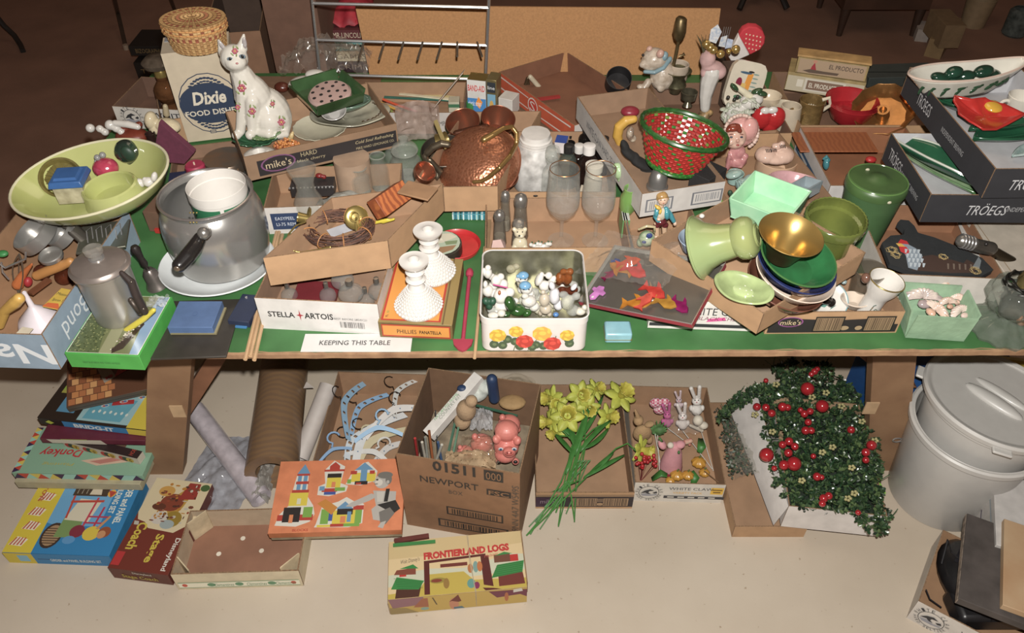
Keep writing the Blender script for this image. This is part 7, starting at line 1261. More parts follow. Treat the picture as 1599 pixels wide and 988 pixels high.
front(q, [('2278ac', rc(0,0,1,1)),('c9b41c', rc(0,0,.27,1)),('7ab0c8', rc(.12,.2,.22,.8)),('1f3a5c', rc(.3,.45,.42,.5))]); text(q.root, 'GIRDER and PANEL BUILDING SET', q.fo(.66,.45)+V((0,-.001,0)), FX, FZ, q.L*.48,.012, 'c9d0cc', bold=.02); text(q.root, 'TOYS', q.to(.09,.75)+UP, *CW, .05,.012, 'a85024', bold=.03)
q = slab('board_game_box', 'brown box lettered Stage Coach with western picture on floor', 'box', (168,886),(262,898),(214,742),z=.052,h=.050,mat=m('5f2a20', .5))
sh = [('6a2c20', rc(0,0,1,1)),('c4b490', [(0,.60),(.06,.52),(.2,.50),(.3,.44),(.75,.42),(.9,.5),(1,.52),(1,1),(0,1)]),('a8802c', [(.35,.72),(.6,.9),(.8,.98),(.7,.7),(.6,.55)]),('8a7020', el(.62,.56,.16,.09)),('7a3824', el(.48,.74,.20,.10)),('8a2c24', [(.55,.78),(.85,.80),(.82,.98),(.62,.98)]),('b8b0a4', el(.40,.56,.14,.07)),('3a2a22', ring(.40,.56,.15,.08,.02, '3a2a22')[0][1]),('8f9a98', el(.58,.50,.12,.05)),('3f5a30', el(.92,.94,.08,.04)),('b88a3c', el(.3,.86,.14,.06)),('5a3020', el(.30,.68,.12,.04)),('a8a498', [(.02,.5),(.10,.5),(.12,.46),(.04,.46)])]
rnd = random.Random(3)
for i in range(60): sh.append((rnd.choice(['4a2a20', '8a3c24', 'a8701f', 'b0a898', '6a3a28']), el(rnd.uniform(.25,.85), rnd.uniform(.52,.95), rnd.uniform(.01,.05), rnd.uniform(.004,.02),6)))
sh.append(('a82c2c', rc(.02,.03,.16,.17))); top(q, sh, r=.3,coat=.3)
text(q.root, 'Coach', q.to(.20,.345)+UP, *CW, q.D*.29,.028, 'b8a428', bold=.03); text(q.root, 'Stage', q.to(.56,.24)+UP, *CW, q.D*.30,.028, 'b8a428', bold=.03); text(q.root, 'Disneyland', q.to(.88,.20)+UP, *CW, q.D*.34,.017, 'c9c4b8', bold=.02); text(q.root, 'PARKER', q.to(.09,.10)+UP, *CW, .034,.008, 'd0c4b8')
text(q.root, 'Stage Coach', q.fo(.48,.36), FX, FZ, q.L*.60,.020, 'a8942c', bold=.02); text(q.root, 'Disneyland', q.fo(.55,.78), FX, FZ, q.L*.32,.011, 'b8b4a8', bold=.02)
# donkey party
q = slab('party_game_box', 'pale green party game box with donkey picture and triangle border', 'box', (18,738),(222,742),(74,668),z=.100,h=.022,mat=m('7ea58a', .5));
cols = ['3a2448', '8fc0b0', 'b8402c', 'c9b44a', '8fc0b0']; sh = [('7ea58a', rc(0,0,1,1))]
for i in range(9): sh.append((cols[i % 5], [(-.0, i/9),(.05,(i+.5)/9),(0,(i+1)/9)])); sh.append((cols[(i+2) % 5], [(.05,(i+.5)/9),(.05,(i+1.5)/9 if i < 8 else 1),(0,(i+1)/9)]))
sh += [('c4a890', [(.48,.28),(.62,.18),(.92,.30),(.86,.50),(.70,.40)]),('b07468', [(.55,.27),(.64,.22),(.86,.34),(.80,.40)]),('6a5040', el(.66,.62,.12,.10)),('c4a890', el(.56,.64,.05,.1))]
top(q, sh, r=.4); text(q.root, 'Donkey', q.to(.30,.46)+UP, (-1,0,0),(0,-1,0), q.L*.34,.034, 'b0242c', bold=.02,shear=.2); text(q.root, 'Party', q.to(.42,.82)+UP, (-1,0,0),(0,-1,0), q.L*.22,.024, 'b0242c', bold=.02,shear=.2); text(q.root, 'Planting', q.to(.32,.20)+UP, (-1,0,0),(0,-1,0), q.L*.25,.012, 'a89a3c', shear=.2)
front(q, [(cols[i % 5], [(i/11,0),((i+.5)/11,1),((i+1)/11,0)]) for i in range(11)]+[(cols[(i+2) % 5], [((i+.5)/11,1),((i+1.5)/11,1),((i+1)/11,0)]) for i in range(10)], 'triangle_border')
slab('party_game_box', 'plain cream bottom half of the donkey party game box', 'box', (22,752),(218,756),(76,680),z=.078,h=.028,mat=m('a8a080', .6))
q = slab('card_game_box', 'white edged card game box with coloured discs, above donkey game', 'box', (96,688),(214,716),(106,677),z=.128,h=.026,mat=m('bcb4a4', .6),tmat=m('2c1c1c', .4)); sh = []
for i in range(4): x = .07+.24*i; sh += [('a82c28', el(x, .5,.045,.36)),('24402c', el(x+.045,.5,.045,.36)),('b89c2c', el(x+.10,.48,.05,.36))]
front(q, sh, 'disc_border'); [text(q.root, c, q.fo(.18+.24*i, .48)+V((0,-.001,0)), FX, FZ, .008,.011, '4a2a20', bold=.03) for i, c in enumerate('TOUC')]; text(q.root, 'HOE', q.to(.9,.6), FY, (-1,0,0),.02,.012, 'b8402c')
q = slab('maroon_game_box', 'maroon and white game box between bridge game and card game', 'box', (62,684),(226,688),(90,654),z=.150,h=.020,mat=m('5f1c30', .5)); front(q, [('b8b0a0', [(.1,.1),(.62,0),(.58,.9),(.06,.9)]),('8a9a30', rc(.2,.88,.45,1))])
q = slab('bridge_game_box', 'black game box with blue band lettered BRIDG-IT', 'box', (58,652),(232,672),(122,575),z=.178,h=.026,mat=m('1f1712', .5)); q2_ = q
top(q, [('2c1f16', rc(0,0,1,1)),('8aa838', [(.05,.55),(.28,.55),(.28,1),(.05,1)]),('b8a8b0', rc(.14,.7,.27,1)),('4f88a8', rc(.12,.15,.28,.5)),('a09a3c', rc(.05,.5,.28,.56)),('8fb4b8', [(.34,.04),(.8,.04),(.82,.6),(.34,.6)]),('5a9cae', [(.38,.08),(.72,.08),(.76,.5),(.4,.5)]),('a82c2c', [(.56,.36),(.74,.44),(.72,.52),(.55,.44)]),('c9b42c', rc(.8,0,1,.7)),('8a2a24', rc(.82,.62,1,.72))]+[('c9d0c8', el(.44+.05*i, .22+.02*(i % 2),.012,.03,8)) for i in range(7)], r=.4)
front(q, [('2a78ac', rc(.22,.06,.80,.95)),('c9b42c', rc(.80,.03,1,.95)),('a8b42c', [(.06,.5),(.10,.2),(.14,.5),(.10,.85)])], 'blue_band'); text(q.root, 'BRIDG-IT', q.fo(.50,.5)+V((0,-.001,0)), FX, FZ, q.L*.36,.016, 'c9d4d4', bold=.04)
q = slab('record_game_box', 'brown gilt game box with brick print lettered THE BEATLES at top of stack', 'box', (104,636),(238,606),(100,566),z=.215,zC=.24,h=.022,mat=m('4a3a2c', .5))
sh = [('5f3c28', rc(0,0,1,1))]
for i in range(6):
    for j in range(7):
        x0_, y0_ = .02+i*.085+(j % 2)*.04,.02+j*.14
        if x0_+.08 < .55-.5*y0_*.8+.1: sh.append((['a8683c', 'b87a44', '8a5230', 'c49058'][(i*3+j) % 4], rc(x0_, y0_, x0_+.078, y0_+.125)))
sh += [('8d8478', [(.30,.95),(.42,.95),(.58,.42),(.44,.34)]),('a82c2c', [(.56,.42),(.62,.62),(1,.92),(1,.70)])]; top(q, sh, r=.25,coat=.3); text(q.root, 'THE BEATLES', q.to(.80,.67)+UP, (1,.35,0),(-.35,1,0), q.L*.40,.016, 'c9b8ac', bold=.03); text(q.root, 'MB', q.to(.50,.45)+UP, (1,.35,0),(-.35,1,0),.02,.010, 'a82c34', bold=.04)
front(q, [('4f4438', rc(0,0,1,1)),('2a2420', rc(0,.4,1,.5))])
for i, x in enumerate((.40,.62,.84)): prints(q.root, q.fo(x, -.35)+V((0,-.0,0)), FX, FZ, .022,.014, [('b8b4ac', el(.5,.5,.5,.5)),('a83c3c', el(.4,.5,.2,.3)),('3c6a9c', el(.65,.5,.2,.3))], 'round_badge')
# ---------------------------------------------------------------- rolls and plastic
def roll(name, label, p, q_, r, mat, z=None, cap=None, inner=True):
    a = W(*p, r if z is None else z[0]); b = W(*q_, r if z is None else z[1]); d = (b-a); L_ = d.length; o = thing(name, label, 'roll', a, d.to_track_quat('Z', 'Y').to_matrix().to_4x4())
    part(o, 'outer_layer', mat, lambda mb: mb.lathe([(r*.6,0),(r, 0),(r, L_),(r*.6, L_),(r*.6,0)], 40)); part(o, 'sheet_edge', mat, lambda mb: mb.box(r*.99,-.0008,0, r*1.02,.002, L_)); return o
roll('plastic_roll', 'roll of shiny clear plastic leaning beside the left table leg', (304,640),(408,778),.030, m('b8aeb4', .18,coat=.7,var=.15,sc=40,bump=.3,bsc=30),z=(.06,.035))
mb = MB(); P = W(352,742,.0); mb.surf(lambda u, v: V(((u-.5)*.20+(v-.5)*.06,(v-.5)*.26,.012+.022*sin(pi*u)*sin(pi*v)*(1+noise.noise(V((u*5, v*5,3))))+.010*noise.noise(V((u*12, v*12,9))))),34,34); solo(mb, 'plastic_sheet', 'crumpled translucent plastic sheet under the clear plastic roll', 'sheet', glass('c8cad4', .35,.12,1.7), P)
roll('contact_paper_roll', 'wide wood grain contact paper roll standing under the table', (424,738),(446,560),.072, m('7d5f40', .45, c2='745940', kind='wavez', sc=16,coat=.2),z=(.075,.078))
roll('white_paper_roll', 'narrow white paper roll beside the wood grain roll', (468,716),(513,602),.026, m('b5aca6', .6,var=.06),z=(.03,.12))
mb = MB(); P = W(480,606,.10); mb.add([(-.012,0,0),(.02,0,.002),(.002,0,.028),(-.012,.001,0.0),(.02,.001,.002),(.002,.001,.028)], [(0,1,2),(5,4,3)]); solo(mb, 'torn_paper', 'tiny torn white paper triangle on the wood grain roll', 'paper', m('c9c0b8', .7), P)
# plastic bag by crate right
mb = MB(); P = W(412,758,.02); mb.surf(lambda u, v: V(((u-.5)*.05,(v-.5)*.12,.05*sin(pi*u)+.02*noise.noise(V((u*8, v*8,3))))),14,18); solo(mb, 'bread_bag', 'wrinkled clear bag under the wood grain roll', 'bag', glass('d0ccc4', .4,.15), P)
# ---------------------------------------------------------------- hangers
def hanger(label, px, py, z, rz, s_, col, style=0,tilt=0):
    P = W(px, py, z); o = thing('baby_hanger', label, 'hanger', P, RZ(rz) @ RX(tilt)); C_ = m(col, .35,var=.04)
    mb = MB(); n = 22; w_ = .022*s_/.15
    for sg in (0,):
        up = []; dn = []
        for i in range(n+1):
            t = -1+2*i/n; x = t*s_; y = -.42*s_*abs(t)**1.5; up.append((x, y+w_*(.8-.3*abs(t)))); dn.append((x*.97, y-w_*.6))
        for i in range(n):
            if style == 1 and i % 3 == 1: # slotted: two thin rails
                for (f0, f1) in ((0,.22),(.78,1)):
                    a0 = [up[i][k_]*(1-f0)+dn[i][k_]*f0 for k_ in (0,1)]; a1 = [up[i+1][k_]*(1-f0)+dn[i+1][k_]*f0 for k_ in (0,1)]; b0 = [up[i][k_]*(1-f1)+dn[i][k_]*f1 for k_ in (0,1)]; b1 = [up[i+1][k_]*(1-f1)+dn[i+1][k_]*f1 for k_ in (0,1)]
                    mb.hex([(*b0,0),(*b1,0),(*a1,0),(*a0,0)], [(*b0,.003),(*b1,.003),(*a1,.003),(*a0,.003)])
            else: mb.hex([(*dn[i], 0),(*dn[i+1], 0),(*up[i+1], 0),(*up[i], 0)], [(*dn[i], .003),(*dn[i+1], .003),(*up[i+1], .003),(*up[i], .003)])
    mb.build('arms', C_, o)
    part(o, 'hook', m('3a3634', .3,.8) if style != 2 else C_, lambda mb: mb.tube([(0, w_, .0015)]+[(.016-.018*cos(t),.035+.018*sin(t),.0015) for t in [R(-60+i*30) for i in range(9)]], .0015 if style != 2 else .003,6))
    if style == 0:
        for i in range(6): part(o, 'printed_dot', m('5f7a9a', .5), lambda mb: mb.lathe([(0,.0033),(.0022,.0033)], 8,M=T((-.75+.3*i)*s_, -.42*s_*abs(-.75+.3*i)**1.5,0)))
    return o
HG = [(('pale blue slotted hanger standing up at the left of the box'),538,628,.10,86,.11, '8fb4d0', 1,50),('white hanger with blue dots lying across the hanger box middle', 570,678,.06,62,.13, 'cfd0d0', 0,20),('cream hanger under the white dotted one', 580,690,.045,50,.12, 'c4b896', 2,15),('white hanger lettered, along the right wall of the box', 616,640,.08,28,.11, 'd0ccc8', 0,24),('pale blue looped hanger at the centre of the box', 590,668,.085,10,.07, '8ab0d0', 2,30),('white hanger in the bottom right of the hanger box', 606,700,.03,40,.10, 'ccc8c4', 0,5),('thick white hanger with dark hook at the front of box', 584,706,.05,-20,.08, 'd2d0cc', 2,12),('pale blue hanger end at the front left of box', 520,702,.06,30,.05, '86a8cc', 2,10),('white hanger with blue edge leaning at left middle of box', 548,690,.05,70,.10, 'c4ccd2', 1,20),('clear white hanger at the back right of the box', 620,612,.085,70,.08, 'c9c9c6', 1,30),('slotted blue hanger lying under the upright blue one', 562,636,.06,60,.09, '86aacc', 1,14)]
for h in HG: hanger(*h)
# ---------------------------------------------------------------- orange block set box
q = slab('block_set_box', 'orange building block game box with boy picture leaning on crate', 'box', (418,833),(627,827),(423,721),z=.105,h=.024,mat=m('c9784a', .6),tmat=m('cf7a4e', .55),zC=.125)
R_, Y_, B_, G_, K_, L_ = 'a83828', 'c9b42c', '5f88a8', '6f9a3c', '2a2220', '3a5090'
sh = []
def blk(c, x0, y0, x1, y1): sh.append((c, rc(x0, y0, x1, y1)))
def tri(c, x0, y0, x1, y1): sh.append((c, [(x0, y0),(x1, y0),((x0+x1)/2, y1)]))
def outl(pl): sh.append(('c9c4b8', pl))
outl([(.04,.10),(.06,.24),(.12,.36),(.15,.8),(.19,.9),(.24,.8),(.25,.5),(.31,.36),(.33,.24),(.30,.14),(.2,.08)])
blk(R_, .05,.16,.32,.24); blk(K_, .09,.14,.22,.34); blk('c9784a', .14,.13,.17,.24); blk(G_, .24,.2,.31,.34); blk(Y_, .12,.36,.26,.54); blk('c4c0a8', .18,.38,.21,.46); blk(R_, .13,.54,.26,.58); blk(B_, .16,.58,.19,.70); blk(B_, .205,.58,.235,.70); blk(R_, .15,.66,.25,.70); blk(B_, .16,.70,.19,.78); blk(B_, .205,.70,.235,.78); blk(R_, .15,.78,.25,.81); tri(B_, .15,.81,.25,.95)
outl([(.33,.5),(.33,.62),(.38,.66),(.36,.85),(.43,.99),(.52,.9),(.50,.66),(.56,.62),(.55,.54),(.42,.48)])
blk(L_, .38,.50,.47,.56); blk(R_, .36,.54,.48,.59); blk(G_, .46,.55,.54,.60); blk(B_, .34,.56,.38,.62); blk(Y_, .39,.60,.50,.74); blk('c9784a', .43,.60,.46,.68); blk(K_, .39,.74,.50,.80); blk(R_, .36,.83,.52,.86); blk(R_, .40,.86,.48,.91); tri(R_, .40,.91,.48,.97)
outl([(.54,.64),(.58,.8),(.66,.94),(.70,.96),(.78,.82),(.77,.68),(.66,.62)])
blk(G_, .55,.65,.58,.71); blk(Y_, .58,.67,.77,.80); blk(B_, .65,.68,.70,.84); blk(K_, .61,.63,.71,.68); blk(R_, .62,.63,.66,.66); blk(R_, .57,.78,.62,.83); blk(R_, .72,.78,.76,.83); tri(B_, .60,.84,.75,.95)
outl([(.34,.06),(.35,.1),(.38,.34),(.50,.40),(.56,.46),(.62,.40),(.70,.36),(.70,.1),(.6,.05)])
blk(G_, .38,.10,.44,.30); blk(L_, .44,.14,.48,.28); blk(Y_, .47,.10,.64,.28); blk(K_, .50,.22,.62,.30); blk('c9784a', .53,.11,.57,.20); blk(B_, .58,.12,.61,.26); blk(G_, .64,.10,.69,.30); blk(R_, .46,.06,.56,.10); blk(Y_, .36,.06,.46,.09); blk(R_, .62,.28,.70,.34); tri(B_, .49,.30,.62,.40); blk(G_, .56,.06,.68,.10)
sh.append(('b87828', [(.34,.38),(.40,.44),(.50,.32),(.46,.22)]))
sk, sd, dk = 'a8a29a', '6d6862', '2a2624'
sh += [(sk, [(.56,.33),(.60,.38),(.75,.50),(.80,.46),(.74,.40),(.62,.32)]),(sk, [(.76,.54),(.94,.52),(.94,.30),(.80,.28)]),(dk, [(.80,.34),(.94,.40),(.98,.28),(.92,.20),(.82,.26)]),(dk, [(.86,.56),(.89,.56),(.88,.38),(.85,.38)]),(sk, el(.825,.67,.06,.105)),(sd, el(.845,.755,.06,.05)),(sd, el(.875,.69,.025,.07)),('c4bdb2', el(.80,.65,.03,.05)),(sk, el(.87,.655,.012,.025)),(sk, el(.762,.665,.010,.014)),(sk, [(.76,.28),(.80,.34),(.88,.26),(.84,.12),(.78,.14)]),(sd, [(.82,.24),(.90,.30),(.94,.22),(.88,.08),(.84,.06)]),(sk, [(.84,.10),(.88,.12),(.86,.02),(.82,.04)]),(dk, el(.785,.69,.01,.012,8)),(sd, el(.78,.63,.016,.008,8)),('b8b2a8', [(.79,.52),(.85,.52),(.84,.38),(.80,.38)])]
top(q, sh, r=.5); part(q.root, 'worn_lower_tray', m('a89878', .8,var=.2), lambda mb: mb.box(-q.L/2+.002,-q.D/2+.002,-.016, q.L/2-.002, q.D/2-.002,0)); text(q.root, 'BLOCKS', q.to(.24,.03)+UP, FX, FY, .04,.007, 'a8482c', bold=.03)
# ---------------------------------------------------------------- log set box
q = slab('log_set_box', 'worn log toy box lettered FRONTIERLAND LOGS tied with string', 'box', (606,936),(823,916),(613,846),z=.075,h=.073,mat=m('b89a6c', .7,var=.15))
BR, GN, RD = '54221f', '2f7a3a', 'b02a24'
sh = [('c9b184', rc(0,0,1,1)),('bda676', [(0,.68),(.5,.70),(1,.78),(1,1),(0,1)]),('b8b8a0', [(0,.40),(.3,.46),(.55,.42),(.9,.6),(1,.58),(1,.3),(0,.2)]),('b09a3c', [(0,0),(1,0),(1,.16),(.62,.2),(.55,.36),(.30,.36),(.22,.1),(0,.08)]),(BR, [(.26,.02),(.30,.02),(.30,.56),(.26,.56)]),(BR, [(.69,.1),(.76,.06),(.74,.60),(.68,.62)]),(BR, [(.26,.55),(.72,.60),(.72,.64),(.26,.60)]),('6a3028', rc(.38,.46,.58,.52)),('4a2a20', [(.05,0),(.22,0),(.24,.2),(.06,.18)]),(GN, [(.02,.16),(.22,.12),(.26,.26),(.06,.36)]),(RD, rc(.08,.36,.13,.44)),('7a4030', [(.04,.4),(.20,.38),(.2,.5),(.06,.48)]),(GN, [(.08,.5),(.18,.56),(.22,.48)]),('6a3028', [(.80,.05),(.99,.06),(.98,.28),(.80,.24)]),(GN, [(.75,.2),(.98,.26),(1,.46),(.80,.42)]),(RD, rc(.90,.46,.96,.58)),('6a4030', rc(.78,.46,.90,.6)),(GN, [(.78,.58),(.86,.64),(.92,.60)]),('8a7a30', el(.36,.24,.06,.05)),('7a3828', el(.35,.24,.04,.03)),('8a6a30', el(.42,.18,.022,.09)),('a86838', el(.60,.4,.02,.08)),('6f9088', el(.64,.42,.02,.1)),('b06838', el(.67,.42,.02,.09)),('5a8a80', el(.60,.14,.03,.08)),('7a2c50', el(.64,.1,.02,.06)),(BR, [(.68,.05),(.76,.03),(.82,.0),(.70,0)])]
for i in range(6): sh.append(('1f5a2a', [(.04+.006*i, .34-.035*i),(.24+.002*i, .25-.022*i),(.24+.002*i, .245-.022*i),(.04+.006*i, .333-.035*i)])); sh.append(('1f5a2a', [(.79-.006*i, .40-.035*i),(.99-.003*i, .445-.035*i),(.99-.003*i, .438-.035*i),(.79-.006*i, .393-.035*i)]))
top(q, sh, r=.4,coat=.2); text(q.root, 'FRONTIERLAND LOGS', q.to(.58,.70)+UP, (1,.03,0),(-.03,1,0), q.L*.64,.021, 'b02a24', bold=.06); text(q.root, "Walt Disney's", q.to(.16,.62)+UP, (1,.12,0),(-.12,1,0), q.L*.14,.014, '4a4038', shear=.3); text(q.root, 'Halsam', q.to(.76,.60)+UP, (1,.15,0),(-.15,1,0),.035,.008, 'a84a3c', shear=.3)
front(q, [('b89a48', rc(0,0,1,1)),('8a6068', [(.02,.4),(.25,.5),(.25,1),(.0,1)]),('9a5a3c', [(.17,.35),(.24,.9),(.28,.9),(.28,.3)]),('7a9a90', el(.25,.2,.03,.1)),('b87a5c', el(.465,.35,.035,.4)),('6a2a20', [(.43,.5),(.50,.95),(.52,.5),(.5,.45),(.45,.55)]),('4a6a78', [(.46,0),(.54,0),(.52,.15),(.46,.12)]),('5a4a30', [(.32,.9),(.345,.4),(.335,.4),(.31,.9)]),('6a2c40', [(.78,.5),(.95,.6),(1,.4),(1,.9),(.72,.95)]),('a86038', el(.85,.5,.015,.3)),('c4c0b8', [(.9,.75),(.97,.8),(.96,1),(.9,.95)]),('8f7a48', [(0,0),(.2,0),(.12,.35),(0,.45)])], 'painted_front')
for y0_, yy in ((0,0),(.004,.01)): part(q.root, 'string', m('a8987c', .9), lambda mb: mb.tube([(.035+yy*.3, q.D/2+.001,.01),(.030+yy*.3, q.D/2+.001, q.h+.0015),(.036-yy*.3,0, q.h+.0025),(.042+yy*.2,-q.D/2-.001, q.h+.0015),(.043,-q.D/2-.001,.002)], .0008,5))
part(q.root, 'torn_flap', m('b0946a', .8,var=.2), lambda mb: mb.box(-q.L/2-.003,-q.D/2,.0,-q.L/2, q.D/2,.055)); part(q.root, 'torn_flap', m('8a6a48', .8,var=.2), lambda mb: mb.box(q.L/2,-q.D/2+.01,.03, q.L/2+.003, q.D/2, q.h+.004))
stick('log_piece', 'dark red wooden log strip poking from behind the log box', (616,846),(670,838),.012, '5f2a24', z=.082,cat='log', th=.008); stick('log_piece', 'green roof slat poking out behind the log box', (614,852),(680,846),.008, '2f7a3a', z=.080,cat='slat', th=.005)
# ---------------------------------------------------------------- tall carton contents
q = t_case; zc = .16
mb = MB(); mb.box(-q.L/2+.006,-q.D/2+.006,.02, q.L/2-.006, q.D/2-.006,.14); mb.build('packing_layer', m('8a7a62', .9,bump=1,bsc=20,var=.3), q.root)
q2 = slab('craft_kit_box', 'long white slim kit box standing diagonally in the tall carton', 'box', (660,672),(672,682),(738,578),z=.25,zC=.33,h=.03,mat=m('cfcac4', .6)); text(q2.root, 'COUNTRY KIT', q2.to(.5,.45), FY, (-1,0,0), q2.D*.40,.010, '6d7a6a'); text(q2.root, 'NATURE FIX FRAME', q2.to(.2,.42), FY, (-1,0,0), q2.D*.44,.007, '5a9a5c')
def pig(label, px, py, z, rot=0, s_=1.0,face=False, M=None):
    f = Fig(px, py, z); x, y = px, py-10
    PK = m('cf7d70', .45,coat=.25,var=.06, c2='c46a60', sc=20)
    if not face:
        f.e(x, y, 24*s_, 20*s_); f.e(x-14*s_, y-14*s_, 7*s_, 8*s_); f.e(x+16*s_, y+10*s_, 9*s_, 9*s_); f.e(x-16*s_, y+12*s_, 8*s_, 8*s_); o = f.done('rubber_pig', PK, label, 'toy', vox=.002); return o
    f.e(x, y-24,19,16); f.e(x, y, 20,19,dy=-8); f.e(x-2, y+12,17,14,dy=-16); f.e(x+4, y+10,10,8,dy=-28); f.e(x-16, y-10,6,8,dy=-14,rot=-20); f.e(x+17, y-8,6,8,dy=-14,rot=20); f.e(x-12, y+22,6,6,dy=-16); f.e(x+14, y+24,6,6,dy=-16); o = f.done('rubber_pig', PK, label, 'toy', vox=.0018)
    for dx in (-9,12): f.e(x+dx, y+5,4,3.4,dy=-29,rd=2)
    f.done('eye', m('d0d0d0', .2),parent=o)
    for dx in (-9,12): f.e(x+dx, y+5.5,2.2,2.2,dy=-31,rd=1.4)
    f.done('pupil', m('2c4a70', .2),parent=o)
    f.e(x+4, y+12,7,5,dy=-36,rd=3); f.done('snout', m('c86a60', .35),parent=o)
    for dx in (-12,14): f.e(x+dx, y+25,3.6,3,dy=-21,rd=2.5)
    f.done('black_trotter', BLK, parent=o)
    for dx in (1,7): f.e(x+dx, y+11,1.2,1.8,dy=-39,n=8)
    f.done('nostril', m('7a2c28', .5),parent=o); return o
pig('pink rubber pig toy facing us at right of the tall carton', 791,706,.205,face=True)
pig('pink rubber pig lying at the back right behind facing pig', 795,672,.20, s_=.75); pig('pink rubber pig wrapped in clear bag at carton middle', 752,702,.18, s_=.75); pig('second bagged pink rubber pig at the front of carton', 726,716,.175, s_=.55)
for i, (x, y, w_, h_, c, lb) in enumerate([(756,700,.12,.09, 'e0ccb4', 'crumpled clear bag over the bagged pigs'),(735,718,.13,.05, 'd8b890', 'crumpled tan tissue at the front of the tall carton'),(752,655,.06,.07, 'e8e8ea', 'shiny crumpled cellophane packet at the carton middle')]):
    mb = MB(); P = W(x, y, .215); mb.surf(lambda u, v: V(((u-.5)*w_, (v-.5)*h_, .03*sin(pi*u)*sin(pi*v)+.02*noise.noise(V((u*6+i, v*6,3)))+.008*noise.noise(V((u*20, v*20,3))))),26,22); solo(mb, 'crumpled_wrapper', lb, 'wrapper', glass(c, [.12,.5,.35][i], .08,1.8), P)
f = Fig(728,655,.24); f.e(728,640,16,18); f.e(722,656,14,16); f.e(736,626,10,10); f.done('doll_clothes', m('a88a68', .9,bump=.8,var=.2), 'tan crumpled cloth bundle beside the slim kit box', 'cloth', vox=.003)
f = Fig(775,620,.27); f.t([(768,592,9),(772,622,9)]); f.e(722,606,9,5); f.done('navy_tube', m('1f3558', .5), 'dark blue tube at the back of the tall carton', 'tube', vox=.003)
f = Fig(750,612,.27); f.e(746,612,20,14,rot=-30); f.e(758,604,14,12); f.done('lace_bundle', m('9aa09a', .8,bump=1,bsc=80, c2='c4c8c0', sc=60), 'grey white lace bundle behind the slim kit box', 'lace', vox=.003)
mb = MB(); mb.surf(lambda u, v: V(((u-.5)*.11,(v-.5)*.06,.05*sin(pi*u)*(1-v*.3)+.012*noise.noise(V((u*5, v*5,3))))),20,14); solo(mb, 'clear_packet', 'clear bulging packet at the back right of the tall carton', 'packet', glass('c8bca8', .2,.08), W(806,608,.23))
f = Fig(800,632,.24); f.e(800,628,22,8); f.done('straw_bundle', m('9a7a4c', .8,bump=1,bsc=80), 'tan straw bundle at the right back of tall carton', 'straw', vox=.003)
stick('green_bar', 'dark green plastic frame bar standing in the tall carton', (697,722),(712,655),.006, '2a5a44', z=.20, z2=.24,cat='frame', th=.004); stick('green_bar', 'dark green plastic bar along the back of the pigs', (738,632),(808,650),.006, '2a5a44', z=.24,cat='frame', th=.004); stick('green_bar', 'second upright green bar near the paint brushes', (706,718),(716,668),.005, '3a6a4c', z=.20, z2=.24,cat='frame', th=.004)
for i, (p, q_, c, n_) in enumerate([((652,712),(648,684), 'a82828', 'red tipped'),((660,716),(655,686), '3a3028', 'dark brown'),((668,718),(664,682), '8a8a80', 'grey'),((676,720),(670,672), '8a4c24', 'orange wooden'),((684,722),(680,640), '2a2a2a', 'long thin black'),((690,722),(684,690), '3f5a80', 'blue'),((664,716),(659,690), 'c0b8a8', 'white'),((680,722),(690,694), 'b8b4a8', 'pale')]):
    stick('paint_brush', '%s handled brush in the bundle at left of tall carton' % n_, p, q_, 0, c, z=.19, z2=.28,r=.0035 if i != 4 else .0016,cat='brush')
# ---------------------------------------------------------------- daffodils
def daff(label, px, py, z, stem, rx, rz, s_=1.0,group=None, col='b8bc3c'):
    s_ *= 1.22; P = W(px, py, z); o = thing('daffodil', label, 'flower', P, RZ(rz) @ RX(rx), group)
    Y1 = m(col, .55,var=.10, c2='9aa030', sc=40); k = .034*s_
    for i in range(6):
        a = i*pi/3
        def pf(u, v, a=a, i=i): x = v*k; y = (u-.5)*k*.62*sin(pi*min(1, v*.86+.12))**.7; zz = .006*v*(1 if i % 2 else 1.6)-.010*v**3+.0025*cos((u-.5)*6); return V((cos(a)*x-sin(a)*y, sin(a)*x+cos(a)*y, zz))
        mb = MB(); mb.surf(pf, 6,8); mb.build('petal', Y1, o, solid=.001)
    part(o, 'trumpet', m('bcb838', .55, c2='a8982c', sc=60), lambda mb: mb.surf(lambda u, v: V((cos(2*pi*u)*k*(.20+.12*v+.14*v**4*(1+.35*cos(2*pi*u*9))), sin(2*pi*u)*k*(.20+.12*v+.14*v**4*(1+.35*cos(2*pi*u*9))),.003+k*.75*v)),36,8,cu=True),solid=.001)
    part(o, 'stamen', m('c4b040', .6), lambda mb: mb.lathe([(.0015,0),(.002, k*.5),(0, k*.55)], 8))
    inv = o.matrix_world.inverted(); pts = [inv @ P, inv @ (P+V((0,-.012,-.008)))]+[inv @ W(x, y, zz) for x, y, zz in stem]
    part(o, 'stem', m('3c7a2c', .5), lambda mb: mb.tube(pts, .0022,6)); return o
B0 = [(905,680,.11),(898,720,.10)]
ends = [(822,836),(858,770),(872,820),(897,812),(855,806),(838,812),(880,790),(828,834),(868,800)]
